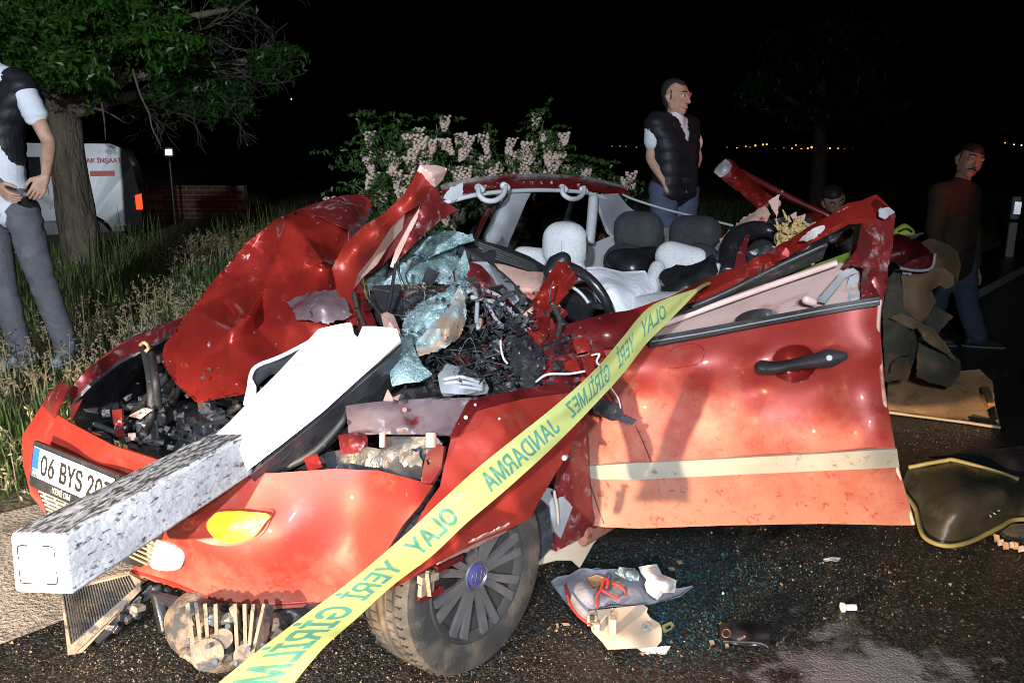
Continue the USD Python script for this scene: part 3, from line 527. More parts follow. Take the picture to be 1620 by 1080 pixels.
part(car, 'bulkhead_panel', panel([(716, 430, 2.96), (745, 415, 3.0), (760, 420, 3.0), (790, 452, 2.95), (815, 490, 2.88), (790, 486, 2.84), (755, 466, 2.86), (722, 458, 2.88)], [(760, 445, 2.86), (785, 470, 2.84)], mode='lin', sp=5, th=.005, crumple=.02, seed=8), 'red_paint_scraped', 20)
part(car, 'door_post', panel([(812, 530, 2.70), (826, 505, 2.76), (848, 470, 2.84), (868, 438, 2.92), (884, 414, 2.98), (902, 416, 3.0), (922, 425, 3.0), (910, 445, 2.94), (893, 470, 2.86), (868, 500, 2.76), (846, 530, 2.66)],
     [(850, 490, 2.72), (880, 450, 2.84), (895, 435, 2.90)], mode='lin', sp=5, th=.012, crumple=.012, seed=21), 'red_paint_torn', 25)
part(car, 'door_post_end', blob([[(at(880, 418, 3.0), .035), (at(890, 412, 3.0), .032)], [(at(872, 430, 2.98), .03), (at(880, 418, 3.0), .035)]], .02, 4), 'leather', True)
sw = np.array(C(1.02, .36, .93)); ax = RV * .86 + UPV * .35 + LV * .1; ax /= np.linalg.norm(ax); s1 = np.cross(ax, UPV); s1 /= np.linalg.norm(s1); s2 = np.cross(s1, ax)
swc = at(914, 482, 3.02)
ring = np.array([swc + .155 * (math.cos(t) * s1 + math.sin(t) * s2) for t in np.linspace(0, 2 * np.pi, 40)])
sw_ = part(car, 'steering_wheel', tube(ring, .019, 10), 'leather', True)
part(sw_, 'hub_pad', blob([{'hull': [(swc + s1 * .06 + s2 * .02, .03), (swc - s1 * .06 + s2 * .02, .03), (swc - s2 * .07, .035), (swc + ax * .03, .05)]}], .02, 3), 'leather', True)
for t in (0.1, 3.04, 4.3, 5.1):
    part(sw_, 'spoke', tube([swc, swc + .15 * (math.cos(t) * s1 + math.sin(t) * s2)], .013, 8), 'black_plastic', True)
part(sw_, 'trim_ring', tube([swc - ax * .03 + .10 * (math.cos(t) * s1 + math.sin(t) * s2) for t in np.linspace(.4, 2.6, 12)], .006, 6), 'pale_grey_trim', True)
# -- engine bay, driver's side: inner wing rail, strut, debris
rail = part(car, 'inner_wing_rail', panel([(548, 642, 2.12), (600, 636, 2.10), (660, 632, 2.10), (745, 630, 2.12), (748, 640, 2.11), (715, 688, 2.02), (660, 686, 2.02), (600, 686, 2.04), (552, 685, 2.08)], [(640, 650, 2.07), (640, 676, 2.02), (590, 648, 2.08)], mode='lin', sp=5, th=.006, crumple=.008), 'purple_scraped', 25)
for x, y, r in ((605, 690, .008), (682, 690, .014)):
    p = at(x, y - 6, 2.0); part(rail, 'rubber_plug', cyl(p, p - UPV * .035 - np.array([0, .01, 0]), r, 12), 'salmon_metal', 40)
part(rail, 'stud', cyl(at(640, 648, 2.02), at(640, 648, 2.05), .006, 10), 'red_paint', 40)
part(car, 'inner_arch', panel([(600, 690, 2.06), (690, 690, 2.04), (700, 700, 2.03), (688, 760, 1.98), (640, 756, 2.0), (608, 745, 2.06)], [(645, 720, 2.06)], sp=6, th=.006, crumple=.02, cscale=10), 'engine_grey', 30)
part(car, 'inner_arch_patch', panel([(628, 716, 2.03), (665, 712, 2.02), (668, 735, 2.01), (640, 738, 2.02)], sp=5, th=.004, jag=3), 'engine_black', 30)
part(car, 'chassis_leg', panel([(540, 690, 2.10), (578, 688, 2.06), (582, 700, 2.03), (570, 712, 2.02), (545, 718, 2.05)], [(560, 700, 2.02)], sp=4, th=.02), 'red_paint_scraped', 35)
part(car, 'bracket', panel([(676, 718, 1.99), (694, 702, 1.99), (704, 706, 1.98), (700, 740, 1.96), (684, 765, 1.95), (668, 762, 1.97), (672, 738, 1.98)], sp=4, th=.012, holes=[[(676, 728), (682, 724), (684, 732), (679, 736)]]), 'dark_red_paint', 30)
part(car, 'rubber_seal', tube([at(455, 738, 2.12), at(500, 712, 2.12), at(540, 668, 2.16), at(548, 645, 2.16)], .012, 8, 4), 'black_rubber', True)
part(car, 'wheel_shroud', panel([(470, 742, 2.14), (520, 715, 2.14), (575, 705, 2.10), (615, 712, 2.08), (625, 748, 2.06), (560, 752, 2.08)], sp=6, th=.006, crumple=.02, cscale=12, seed=22), 'engine_black', 30)
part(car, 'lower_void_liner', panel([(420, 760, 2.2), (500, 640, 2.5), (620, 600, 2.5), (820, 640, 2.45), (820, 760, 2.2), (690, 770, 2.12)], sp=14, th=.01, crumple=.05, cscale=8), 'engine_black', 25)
part(car, 'wheel_arch_liner', panel([(690, 790, 2.02), (760, 760, 2.14), (838, 775, 2.3), (868, 800, 2.36), (876, 860, 2.36), (840, 900, 2.36), (780, 830, 2.3), (720, 850, 2.2)], sp=10, th=.01, crumple=.03), 'engine_black', 25)
# near-side front fender: torn and folded skin over the wheel
fender = part(car, 'front_fender', panel(
    [(745, 634, 2.10), (800, 622, 2.16), (850, 613, 2.24), (905, 604, 2.34), (930, 640, 2.36), (912, 684, 2.30), (896, 722, 2.19), (878, 748, 2.14), (852, 792, 2.07), (838, 818, 2.03), (800, 838, 1.99), (752, 858, 1.90), (720, 874, 1.85), (680, 896, 1.79), (645, 918, 1.74), (616, 931, 1.71), (604, 920, 1.72), (630, 880, 1.77), (654, 838, 1.82), (674, 800, 1.87), (696, 770, 1.92), (702, 740, 1.96), (714, 690, 2.02)],
    [(800, 680, 2.06), (860, 680, 2.2), (760, 740, 1.98), (830, 740, 2.06), (885, 728, 2.17), (780, 800, 1.95), (700, 830, 1.83), (750, 835, 1.90), (820, 800, 1.99), (725, 850, 1.84), (760, 790, 1.91), (840, 780, 2.03)], mode='mix', sp=5, th=.005, crumple=.008, cscale=7, seed=5, ridge=True), 'red_paint_bumper', 40)
part(fender, 'torn_lip', panel([(735, 860, 1.87), (790, 834, 1.96), (806, 828, 1.99), (800, 840, 2.02), (752, 864, 1.93), (705, 886, 1.86), (690, 892, 1.83)], sp=4, th=.004, jag=1.2), 'salmon_metal', 25)
part(fender, 'upper_fold', panel([(738, 640, 2.08), (745, 632, 2.09), (830, 615, 2.2), (905, 602, 2.32), (915, 618, 2.32), (830, 628, 2.17), (752, 648, 2.06), (724, 690, 1.99), (712, 692, 2.0)], sp=5, th=.006, crumple=.006), 'dark_red_paint', 30)
for x, y, r in ((737, 660, .006), (752, 640, .004), (790, 662, .004)):
    part(fender, 'chipped_spot', trimesh.creation.icosphere(1, 1).apply_scale((r, .004, r)).apply_translation(at(x, y, 2.02 + (x - 737) * .001)), 'pale_grey_trim', True)
part(fender, 'fixing_bolt', blob([[(at(896, 722, 2.17), .006), (at(893, 724, 2.16), .008)]], .006, 2), 'pale_grey_trim', True)
# -- near front wheel
def wheel(hub, axis, nm='front_wheel'):
    x_ = np.cross(UPV, axis); x_ /= np.linalg.norm(x_); z_ = axis; y_ = np.cross(z_, x_)
    tyre_prof = np.array([(.178, -.085), (.205, -.094), (.245, -.096), (.268, -.090), (.280, -.074), (.2815, -.058), (.276, -.055), (.276, -.049), (.2825, -.046), (.283, -.020), (.277, -.017), (.277, -.010), (.2832, -.007), (.2832, .010), (.277, .013), (.277, .020), (.283, .023), (.2825, .046), (.276, .049), (.276, .055), (.2815, .058), (.280, .074), (.268, .090), (.245, .096), (.205, .094), (.178, .085), (.17, .06), (.17, -.06), (.178, -.085)])
    put = lambda m: frame(m, hub - z_ * .092, x_, y_, z_)
    w = part(car, nm, put(tm(trimesh.creation.revolve(np.array([(.0, -.06), (.165, -.06), (.168, .05), (.0, .05), (.0, -.06)]), sections=40))), 'hubcap_dark', 35)
    ty = part(w, 'tyre', put(trimesh.creation.revolve(tyre_prof, sections=72)), 'tyre_rubber', 35)
    sip = []
    for k in range(60):
        a = k / 60 * 2 * np.pi
        for c0, c1 in ((-.078, -.059), (.059, .078), (-.045, -.021), (.024, .045)):
            b = trimesh.creation.box((.0035, .004, c1 - c0)); b.apply_translation((0, .2818, (c0 + c1) / 2)); b.apply_transform(trimesh.transformations.rotation_matrix(a + abs(c0) * 4, (0, 0, 1))); sip.append(b)
    part(ty, 'tread_sipes', put(trimesh.util.concatenate(sip)), 'black_rubber', False, kind='stuff')
    part(w, 'wheel_rim', put(trimesh.creation.revolve(np.array([(.160, .078), (.176, .090), (.186, .093), (.190, .089), (.184, .080), (.166, .066), (.160, .078)]), sections=64)), 'hubcap_dark', 35)
    cap = part(w, 'hubcap', put(trimesh.creation.revolve(np.array([(.0, .058), (.06, .058), (.172, .072), (.172, .066), (.0, .05), (0, .058)]), sections=64)), 'hubcap_dark', 35)
    for k in range(8):                                    # each spoke splits in two towards the rim, with a slot between
        a = k / 8 * 2 * np.pi + .2
        for s in (-1, 1):
            q = np.array([[.040, s * .003], [.080, s * .002], [.120, s * .006], [.171, s * .014], [.171, s * .035], [.120, s * .026], [.075, s * .018], [.045, s * .016]])
            mm = tm(outline2d(q).offset(.002, manifold3d.JoinType.Round).extrude(.012)); mm.apply_translation((0, 0, .062))
            mm.vertices[:, 2] += np.hypot(mm.vertices[:, 0], mm.vertices[:, 1]) * .12
            mm.apply_transform(trimesh.transformations.rotation_matrix(a, (0, 0, 1))); part(cap, 'spoke', put(mm), 'hubcap_grey', 25)
    part(cap, 'centre_ring', put(trimesh.creation.revolve(np.array([(0, .066), (.036, .075), (.041, .083), (.045, .080), (.047, .066), (0, .066)]), sections=40)), 'hubcap_grey', 30)
    part(cap, 'emblem', put(trimesh.creation.revolve(np.array([(0, .066), (.033, .066), (.032, .081), (.02, .085), (0, .086)]), sections=40)), 'logo_blue', 30)
    h = []                                                # slanted letter inside an oval
    el = np.array([[.027 * math.cos(t), .018 * math.sin(t), .0865] for t in np.linspace(0, 2 * np.pi, 30)])
    h.append(tube(el, .0016, 5))
    for s in (-1, 1): h.append(tube([[s * .010 - .004, -.013, .0875], [s * .010 + .004, .013, .0875]], .0022, 5))
    h.append(tube([[-.010, -.002, .0878], [.010, .002, .0878]], .0019, 5))
    part(cap, 'emblem_mark', put(trimesh.util.concatenate(h)), 'hubcap_grey', True)
wheel(np.array([-.09, 2.10, .283]), LV * .998 + UPV * .05)
def bits(name, par, ms, m, sm=25, **k):
    for x in ms: part(par, name, x, m, sm, **k)
bits('torn_clip', car, [bar(at(664, 918, 1.86), at(690, 908, 1.9), .02, .02), bar(at(664, 935, 1.86), at(684, 925, 1.9), .012, .03), bar(at(676, 905, 1.86), at(680, 940, 1.88), .01, .012)], 'muddy_cast')
bits('splintered_clip', car, [bar(at(690, 900, 1.88), at(730, 880, 1.95), .012, .015), bar(at(662, 945, 1.87), at(700, 930, 1.92), .012, .02)], 'dark_red_paint')
# -- rocker and scuttle behind the wheel
part(car, 'rear_arch_liner', panel([(845, 800, 2.40), (862, 770, 2.42), (880, 775, 2.42), (905, 800, 2.44), (880, 868, 2.46), (858, 872, 2.44), (850, 840, 2.42)], [(872, 820, 2.38)], sp=5, th=.006, crumple=.01), 'grey_trim', 30)
part(car, 'rocker_panel', panel([(880, 745, 2.40), (900, 690, 2.42), (925, 660, 2.46), (930, 740, 2.50), (935, 800, 2.52), (945, 832, 2.55), (915, 852, 2.50), (880, 872, 2.44), (872, 868, 2.43), (878, 820, 2.40), (876, 778, 2.40)], [(905, 800, 2.44), (900, 750, 2.42)], mode='lin', sp=6, th=.006, crumple=.015, seed=31), 'red_paint_scraped', 25)
part(car, 'rocker_strip', tube([at(876, 775, 2.37), at(881, 800, 2.37), at(883, 828, 2.37)], .005, 6, 3), 'beige_plastic', True)
part(car, 'sill_cover', panel([(850, 872, 2.44), (890, 866, 2.48), (940, 836, 2.60), (955, 840, 2.62), (938, 860, 2.56), (917, 897, 2.46), (905, 886, 2.46), (880, 886, 2.44), (850, 894, 2.40)], sp=5, th=.006, crumple=.006), 'beige_plastic', 30)
part(car, 'side_sill', rbar(C(.52, .74, .22), C(2.4, .76, .24), .09, .13, .02), 'red_paint_door', 35)
part(car, 'under_floor', frame(rbox(3.3, 1.35, .05, .02), C(1.75, 0, .27), RV, LV, UPV), 'engine_black', 30)
# -- near front door, wrenched outward
REC = [(1222, 575), (1226, 558), (1248, 547), (1275, 548), (1290, 562), (1289, 585), (1275, 601), (1252, 605), (1230, 596)]
DO = [(905, 560, 2.60), (935, 556, 2.56), (1000, 551, 2.52), (1030, 547, 2.50), (1120, 533, 2.44), (1250, 507, 2.33), (1392, 474, 2.22), (1390, 520, 2.22), (1394, 580, 2.21), (1402, 640, 2.2), (1420, 740, 2.18), (1446, 829, 2.16), (1300, 826, 2.28), (1150, 829, 2.39), (1010, 834, 2.49), (950, 832, 2.53), (932, 828, 2.55), (925, 800, 2.58), (905, 770, 2.62), (903, 700, 2.62)]
belly = [(1000, 592, 2.478), (1100, 582, 2.404), (1200, 572, 2.33), (1300, 562, 2.256), (1385, 552, 2.196), (1000, 622, 2.50), (1100, 616, 2.425), (1200, 612, 2.35), (1300, 608, 2.276), (1390, 604, 2.21), (1000, 566, 2.50), (1200, 545, 2.36), (1380, 520, 2.215), (1000, 665, 2.478), (1200, 660, 2.318), (1390, 655, 2.178), (1000, 735, 2.475), (1200, 725, 2.32), (1400, 712, 2.155), (1000, 780, 2.485), (1200, 780, 2.335), (930, 640, 2.57), (930, 740, 2.565), (1415, 770, 2.165)]
door = part(car, 'front_door', panel(DO, belly, sp=6, th=.012, crumple=.005, cscale=4, seed=6, holes=[spline([q + (0,) for q in REC], 4, True)[:, :2]]), 'red_paint_door', 40)
Dd = RBFInterpolator(np.array([q[:2] for q in DO + belly]) / 100., np.array([1 / q[2] for q in DO + belly]), kernel='thin_plate_spline', smoothing=1e-4)
nrm_ = lambda v: v / np.linalg.norm(v)
def dr(x, y, off=.012): return (x, y, 1 / float(Dd([[x / 100., y / 100.]])[0]) - off)
part(door, 'side_moulding', panel([dr(*q) for q in ((912, 748), (930, 736), (1010, 731), (1150, 724), (1300, 716), (1417, 708), (1421, 737), (1300, 743), (1150, 750), (1010, 757), (950, 757), (925, 753))], [dr(x, y, .022) for x, y in ((1000, 744), (1200, 733), (1370, 724))], sp=6, th=.012), 'stripe_grey', 40)
part(door, 'handle_recess', panel([dr(*q, .004) for q in ((1222, 575), (1226, 558), (1248, 547), (1275, 548), (1290, 562), (1289, 585), (1275, 601), (1252, 605), (1230, 596))], [dr(1255, 576, -.045), dr(1240, 565, -.03), dr(1272, 590, -.03), dr(1272, 562, -.03), dr(1240, 590, -.03)], sp=4, th=.004, rnd=True), 'red_paint_torn', 40)
part(door, 'recess_rim', tube(spline([at(*dr(*q, .010)) for q in ((1222, 575), (1226, 558), (1248, 547), (1275, 548), (1290, 562), (1289, 585), (1275, 601), (1252, 605), (1230, 596))], 4, True), .0018, 5), 'red_paint_scraped', True)
hp = [at(*dr(x, y, o)) for x, y, o in ((1205, 581, .022), (1225, 582, .036), (1255, 576, .046), (1285, 571, .046), (1312, 566, .036), (1333, 563, .024))]
hnd = part(door, 'handle', blob([[(hp[0], .021), (hp[1], .018), (hp[2], .016), (hp[3], .019), (hp[4], .026), (hp[5], .014)]], .012, 5), 'black_plastic', True)
part(hnd, 'lock_cylinder', cyl(hp[4] + nrm_(CAM - hp[4]) * .020, hp[4] + nrm_(CAM - hp[4]) * .0275, .0078, 14), 'pale_grey_trim', 40)
part(door, 'filler_dent', tube(spline([at(*dr(*q, .009)) for q in ((1054, 570), (1062, 553), (1085, 544), (1108, 547), (1114, 562), (1104, 575), (1080, 580), (1060, 582))], 4, True), .0012, 5), 'red_paint_scraped', True)
part(door, 'belt_moulding', panel([dr(*q, .03) for q in ((1028, 549), (1030, 534), (1110, 520), (1200, 503), (1300, 484), (1392, 468), (1392, 482), (1300, 498), (1200, 517), (1110, 534))], sp=5, th=.016), 'black_rubber', 40)
part(door, 'belt_chrome', tube([at(*dr(x, y, .044)) for x, y in ((1032, 540), (1110, 527), (1200, 510), (1300, 491), (1390, 476))], .0022, 6, 2), 'grey_trim', True)
inner = part(door, 'inner_panel', panel([(1032, 536, 2.52), (1040, 518, 2.62), (1100, 497, 2.62), (1200, 462, 2.58), (1330, 418, 2.5), (1366, 420, 2.46), (1366, 478, 2.30), (1200, 508, 2.42), (1110, 526, 2.48)], [(1150, 500, 2.54), (1300, 455, 2.45)], sp=7, th=.01, crumple=.012, cscale=7), 'pink_panel', 30)
part(inner, 'reinforcing_bar', tube([at(1042, 516, 2.57), at(1100, 494, 2.56), at(1200, 458, 2.52), at(1325, 415, 2.44)], .010, 8, 4), 'pink_panel', True)
part(inner, 'window_guide', panel([(1290, 476, 2.36), (1300, 470, 2.34), (1330, 432, 2.38), (1348, 424, 2.38), (1356, 430, 2.38), (1338, 440, 2.37), (1305, 480, 2.32)], sp=4, th=.012), 'grey_trim', 30)
part(inner, 'regulator_plate', panel([(1166, 508, 2.42), (1175, 497, 2.43), (1200, 490, 2.42), (1222, 490, 2.40), (1230, 497, 2.39), (1212, 503, 2.40)], [(1195, 499, 2.38)], sp=3, th=.008, rnd=True), 'engine_grey', 30)
part(inner, 'clip', blob([[(at(1286, 478, 2.33), .012), (at(1276, 474, 2.33), .014)]], .008, 3), 'pink_panel', True)
part(inner, 'lock_plate', panel([(1336, 470, 2.36), (1344, 440, 2.40), (1362, 434, 2.40), (1358, 472, 2.32), (1346, 476, 2.32)], sp=4, th=.008, holes=[[(1350, 448), (1358, 446), (1356, 466), (1349, 468)]]), 'pale_grey_trim', 30)
part(door, 'window_seal', panel([(1020, 545, 2.53), (1036, 520, 2.60), (1110, 490, 2.58), (1200, 452, 2.54), (1300, 408, 2.48), (1308, 384, 2.46), (1200, 436, 2.50), (1100, 482, 2.54), (1010, 520, 2.58)], sp=6, th=.012, crumple=.006), 'black_rubber', 30)
part(door, 'glass_channel', tube([at(1095, 486, 2.50), at(1160, 457, 2.48), at(1240, 417, 2.44), at(1308, 386, 2.42)], .009, 8, 3), 'black_plastic', True)
part(door, 'hivis_strip', panel([(1190, 456, 2.62), (1250, 432, 2.60), (1310, 412, 2.56), (1350, 397, 2.54), (1350, 412, 2.52), (1300, 428, 2.54), (1220, 455, 2.58)], sp=5, th=.006), 'green_strip', 30)
wf = part(door, 'window_frame', panel([(930, 522, 2.68), (1000, 493, 2.66), (1060, 472, 2.62), (1100, 455, 2.60), (1160, 428, 2.56), (1215, 402, 2.52), (1250, 382, 2.5), (1290, 358, 2.48), (1322, 340, 2.46), (1340, 326, 2.46), (1362, 322, 2.46), (1386, 312, 2.46), (1412, 340, 2.42), (1398, 352, 2.38), (1372, 348, 2.38), (1340, 352, 2.40), (1300, 374, 2.43), (1262, 396, 2.46), (1205, 427, 2.48), (1150, 452, 2.52), (1090, 482, 2.56), (1010, 512, 2.60), (935, 540, 2.64)],
      [(1200, 416, 2.44), (1290, 366, 2.42), (1100, 468, 2.52), (1240, 394, 2.42), (1345, 338, 2.42)], sp=6, th=.02, crumple=.012, cscale=8, seed=33), 'red_paint_torn', 28)
part(wf, 'bare_patch', panel([(1264, 380, 2.415), (1285, 362, 2.395), (1305, 356, 2.39), (1302, 366, 2.385), (1280, 382, 2.395)], sp=4, th=.006, jag=1.5), 'scraped_primer', 25)
part(wf, 'folded_corner', panel([(1365, 338, 2.44), (1372, 320, 2.46), (1386, 310, 2.47), (1396, 322, 2.44), (1414, 336, 2.42), (1416, 345, 2.4), (1398, 350, 2.36), (1388, 334, 2.38)], [(1392, 328, 2.36)], mode='lin', sp=3.5, th=.006), 'red_paint_scraped', 15)
part(wf, 'torn_white_tip', panel([(1391, 330, 2.345), (1404, 328, 2.36), (1415, 336, 2.38), (1400, 346, 2.345), (1392, 344, 2.34)], sp=3.5, th=.005, jag=1), 'pale_grey_trim', 20)
part(door, 'rear_pillar', panel([(1366, 352, 2.40), (1390, 345, 2.38), (1414, 340, 2.40), (1410, 390, 2.34), (1404, 430, 2.30), (1397, 474, 2.26), (1362, 480, 2.28), (1364, 455, 2.32), (1368, 425, 2.36), (1345, 418, 2.40), (1335, 424, 2.42), (1358, 395, 2.40)], [(1385, 395, 2.32), (1380, 440, 2.28), (1398, 400, 2.33)], mode='lin', sp=5, th=.012, crumple=.01, seed=41), 'red_paint_scraped', 25)
part(door, 'rear_edge', tube([at(x, y, D - .004) for x, y, D in ((1392, 474, 2.22), (1389, 520, 2.22), (1392, 560, 2.215), (1400, 640, 2.2), (1419, 740, 2.18), (1445, 828, 2.16))], .006, 6, 3), 'salmon_metal', True)
part(door, 'front_shut_face', panel([(905, 562, 2.62), (935, 556, 2.58), (962, 600, 2.56), (1003, 660, 2.53), (985, 664, 2.53), (940, 650, 2.55), (915, 640, 2.60)], [(950, 630, 2.52)], mode='lin', sp=5, th=.006, crumple=.01), 'dark_red_paint', 25)
mir = part(door, 'mirror_stub', panel([(938, 630, 2.48), (955, 632, 2.46), (978, 640, 2.45), (985, 655, 2.44), (1006, 664, 2.44), (1000, 670, 2.44), (965, 662, 2.45), (940, 650, 2.47)], [(965, 648, 2.42)], mode='lin', sp=4, th=.012), 'engine_grey', 20)
part(mir, 'mirror_wire', tube([at(958, 598, 2.46), at(968, 615, 2.44), at(978, 630, 2.43), at(982, 645, 2.43)], .0025, 5, 4), 'wire_white', True)
bits('crease_line', door, [tube([at(*dr(x, y, .010)) for x, y in q], .0018, 5, 3) for q in (((1005, 672), (1018, 700), (1030, 730)), ((905, 690), (925, 740), (945, 800), (955, 828)))], 'dark_red_paint', True)
# -- what is left of the rear: near side panel, tail, rear wheels
wheel(C(2.46, .80, .283), LV, 'rear_wheel'); wheel(C(2.46, -.80, .283), -LV, 'rear_wheel'); wheel(C(0, -.80, .283), -LV, 'front_wheel')
for v_, sg in ((.755, 1), (-.80, -1)):
    q = outline2d([(1.62, .20), (3.30, .26), (3.50, .42), (3.52, .74), (3.2, .80), (2.5, .80), (1.66, .76)]) - manifold3d.CrossSection.circle(.33, 32).translate((2.46, .27))
    part(car, 'rear_side_panel', frame(tm(q.extrude(.03)), C(0, v_, 0), RV, UPV, np.cross(RV, UPV)), 'red_paint_door', 30)
part(car, 'tail_panel', frame(rbox(.06, 1.5, .44, .02), C(3.50, 0, .56), RV, LV, UPV), 'red_paint', 30)
part(car, 'rear_bumper', frame(rbox(.16, 1.56, .18, .05), C(3.56, 0, .38), RV, LV, UPV), 'red_paint_bumper', 30)
# -- seats
def seat_back(nm, c0, wd, ht, th, m, par=car, rot=0, lean=.25):
    z = UPV * math.cos(lean) + RV * math.sin(lean); x = LV; 
    g = [{'hull': [(c0 + x * s * wd * k + z * h, th) for s in (-1, 1) for h, k in ((0, .8), (ht * .6, 1), (ht, .72))]}]
    return part(par, nm, blob(g, .035, 6), m, True)
fs = part(car, 'passenger_seat', blob([{'hull': [(C(1.45 + a, -.36 + b * .2, .42), .07) for a in (-.45, 0) for b in (-1, 1)]}, {'hull': [(C(1.52, -.36 + b * .17, .5), .06) for b in (-1, 1)] + [(C(1.72, -.36 + b * .14, .90), .055) for b in (-1, 1)]}], .04, 6), 'mesh_cover', True)
h0 = at(894, 388, 3.98)
part(fs, 'headrest', blob([{'hull': [(h0 + LV * s * .028 + UPV * t, .088) for s in (-1, 1) for t in (-.03, .025)]}, {'hull': [(h0 - UPV * .13 + LV * s * .08, .05) for s in (-1, 1)] + [(h0 - UPV * .06, .05)]}], .03, 6), 'mesh_cover', True)
bits('headrest_post', fs, [cyl(h0 + LV * s * .045 - UPV * .20, h0 + LV * s * .045 - UPV * .06, .007, 8) for s in (-1, 1)], 'bare_steel', 30)
bits('cover_seam', fs, [tube([h0 + LV * s * .045 + UPV * math.sin(t) * .105 - RV * (.086 * math.cos(t)) for t in np.linspace(-1.2, 1.5, 14)], .0035, 5) for s in (-1, 1)], 'grey_trim', True)
part(fs, 'headrest_band', tube([h0 + (LV * math.cos(t) * .113 + UPV * math.sin(t) * .112) + RV * .02 for t in np.linspace(.0, 2 * np.pi, 30)], .008, 6), 'dark_fabric', True)
ds = part(car, 'driver_seat', blob([{'hull': [(C(1.40 + a, .38 + b * .2, .42), .07) for a in (-.45, 0) for b in (-1, 1)]}, {'hull': [(C(1.47, .38 + b * .19, .48), .07) for b in (-1, 1)] + [(C(1.66, .38 + b * .18, .82), .07) for b in (-1, 1)]}], .04, 6), 'dark_fabric', True)
h1 = at(1080, 408, 3.62)
part(ds, 'seat_top_cover', blob([{'hull': [(h1 + LV * .07 - UPV * .01, .06), (h1 - LV * .06 + UPV * .0, .07), (h1 - UPV * .06, .08)]}], .025, 6), 'mesh_cover', True)
part(ds, 'side_bolster', blob([[(at(1040, 425, 3.5), .035), (at(1034, 450, 3.42), .04), (at(1022, 480, 3.34), .035)]], .025, 5), 'mesh_cover', True)
part(ds, 'cushion_cover', blob([{'hull': [(at(1060, 478, 3.2), .05), (at(1010, 488, 3.2), .05), (at(1085, 482, 3.1), .05), (at(1030, 500, 3.1), .05)]}], .03, 5), 'mesh_cover', True)
part(ds, 'lumbar_cover', blob([[(at(1060, 442, 3.4), .05), (at(1100, 440, 3.36), .055), (at(1125, 425, 3.36), .045)]], .03, 5), 'leather', True)
part(ds, 'shoulder_cover', blob([[(at(1108, 410, 3.62), .075), (at(1130, 420, 3.55), .06)]], .03, 5), 'dark_fabric', True)
part(ds, 'seat_edge', tube([at(1136, 418, 3.3), at(1132, 432, 3.28), at(1124, 448, 3.26)], .012, 6, 3), 'pale_grey_trim', True)
part(ds, 'jacket_fold', panel([(1044, 436, 3.30), (1070, 420, 3.3), (1100, 424, 3.28), (1128, 402, 3.3), (1136, 430, 3.2), (1110, 470, 3.1), (1050, 474, 3.14)], [(1085, 445, 3.16), (1110, 430, 3.2)], mode='lin', sp=5, th=.01, crumple=.03, cscale=9, seed=44), 'leather', 30)
rs = part(car, 'rear_seat', blob([{'hull': [(C(2.35 + a, b * .55, .45), .08) for a in (-.35, 0) for b in (-1, 1)]}, {'hull': [(C(2.42, b * .52, .5), .07) for b in (-1, 1)] + [(C(2.62, b * .5, .84), .05) for b in (-1, 1)]}], .05, 6), 'dark_fabric', True)
for x, y, D, sx, sy in ((1010, 368, 4.55, .085, .055), (1100, 372, 4.5, .09, .03)):
    c0 = at(x, y, D); part(rs, 'headrest', blob([{'hull': [(c0 + LV * s * (sx - .035) + UPV * t, .095) for s in (-1, 1) for t in (-sy * .4, sy * .4)]}], .03, 6), 'dark_fabric', True)
part(rs, 'rear_shelf', panel([(965, 400, 4.9), (1040, 362, 5.3), (1088, 362, 5.3), (1090, 380, 5.0), (1040, 395, 4.75), (980, 420, 4.6)], sp=7, th=.01, crumple=.01), 'pale_grey_trim', 30)
part(rs, 'shoulder_bolster', blob([[(at(985, 415, 4.2), .10), (at(1000, 420, 4.1), .10)]], .03, 6), 'dark_fabric', True)
part(rs, 'headrest_cover', blob([{'hull': [(at(975, 410, 4.05), .05), (at(1030, 405, 4.1), .05), (at(1000, 425, 3.95), .06)]}], .03, 6), 'leather', True)
ab = part(car, 'airbag', panel([(925, 425, 3.4), (950, 424, 3.45), (985, 432, 3.5), (1020, 430, 3.5), (1036, 452, 3.4), (1030, 470, 3.3), (1005, 490, 3.15), (985, 500, 3.08), (965, 498, 3.06), (945, 470, 3.2), (932, 445, 3.3)], [(970, 455, 3.16), (1010, 455, 3.28), (960, 440, 3.28)], sp=5, th=.012, crumple=.045, cscale=11, seed=51), 'airbag', True)
# -- far side seen through the opening: cant rail, grips, pillars, trims
roof = part(car, 'roof_rail', panel([(697, 296, 4.0), (740, 286, 4.05), (800, 280, 4.2), (860, 279, 4.4), (930, 284, 4.7), (985, 297, 5.0), (998, 306, 5.05), (975, 309, 4.95), (930, 302, 4.62), (880, 300, 4.4), (800, 298, 4.14), (740, 305, 3.98), (702, 312, 3.92)],
     sp=4, th=.01, holes=[[(x - 4, y + 2), (x - 1, y - 4), (x + 4, y - 3), (x + 1, y + 4)] for x, y in ((826, 289), (857, 289), (873, 289), (841, 290), (783, 294), (768, 295), (915, 293))]), 'dark_red_paint', 30)
part(roof, 'torn_roof_edge', panel([(697, 296, 3.99), (740, 284, 4.03), (800, 278, 4.18), (860, 276, 4.38), (930, 281, 4.68), (985, 294, 4.98), (985, 298, 4.98), (930, 286, 4.66), (860, 281, 4.36), (800, 283, 4.16), (740, 290, 4.02), (700, 302, 3.97)], sp=4, th=.02), 'bare_steel', 30)
part(roof, 'torn_headlining', panel([(702, 312, 3.9), (712, 298, 3.94), (732, 290, 3.98), (731, 312, 3.93), (716, 318, 3.88)], sp=4, th=.008, jag=1.5), 'pale_grey_trim', 25)
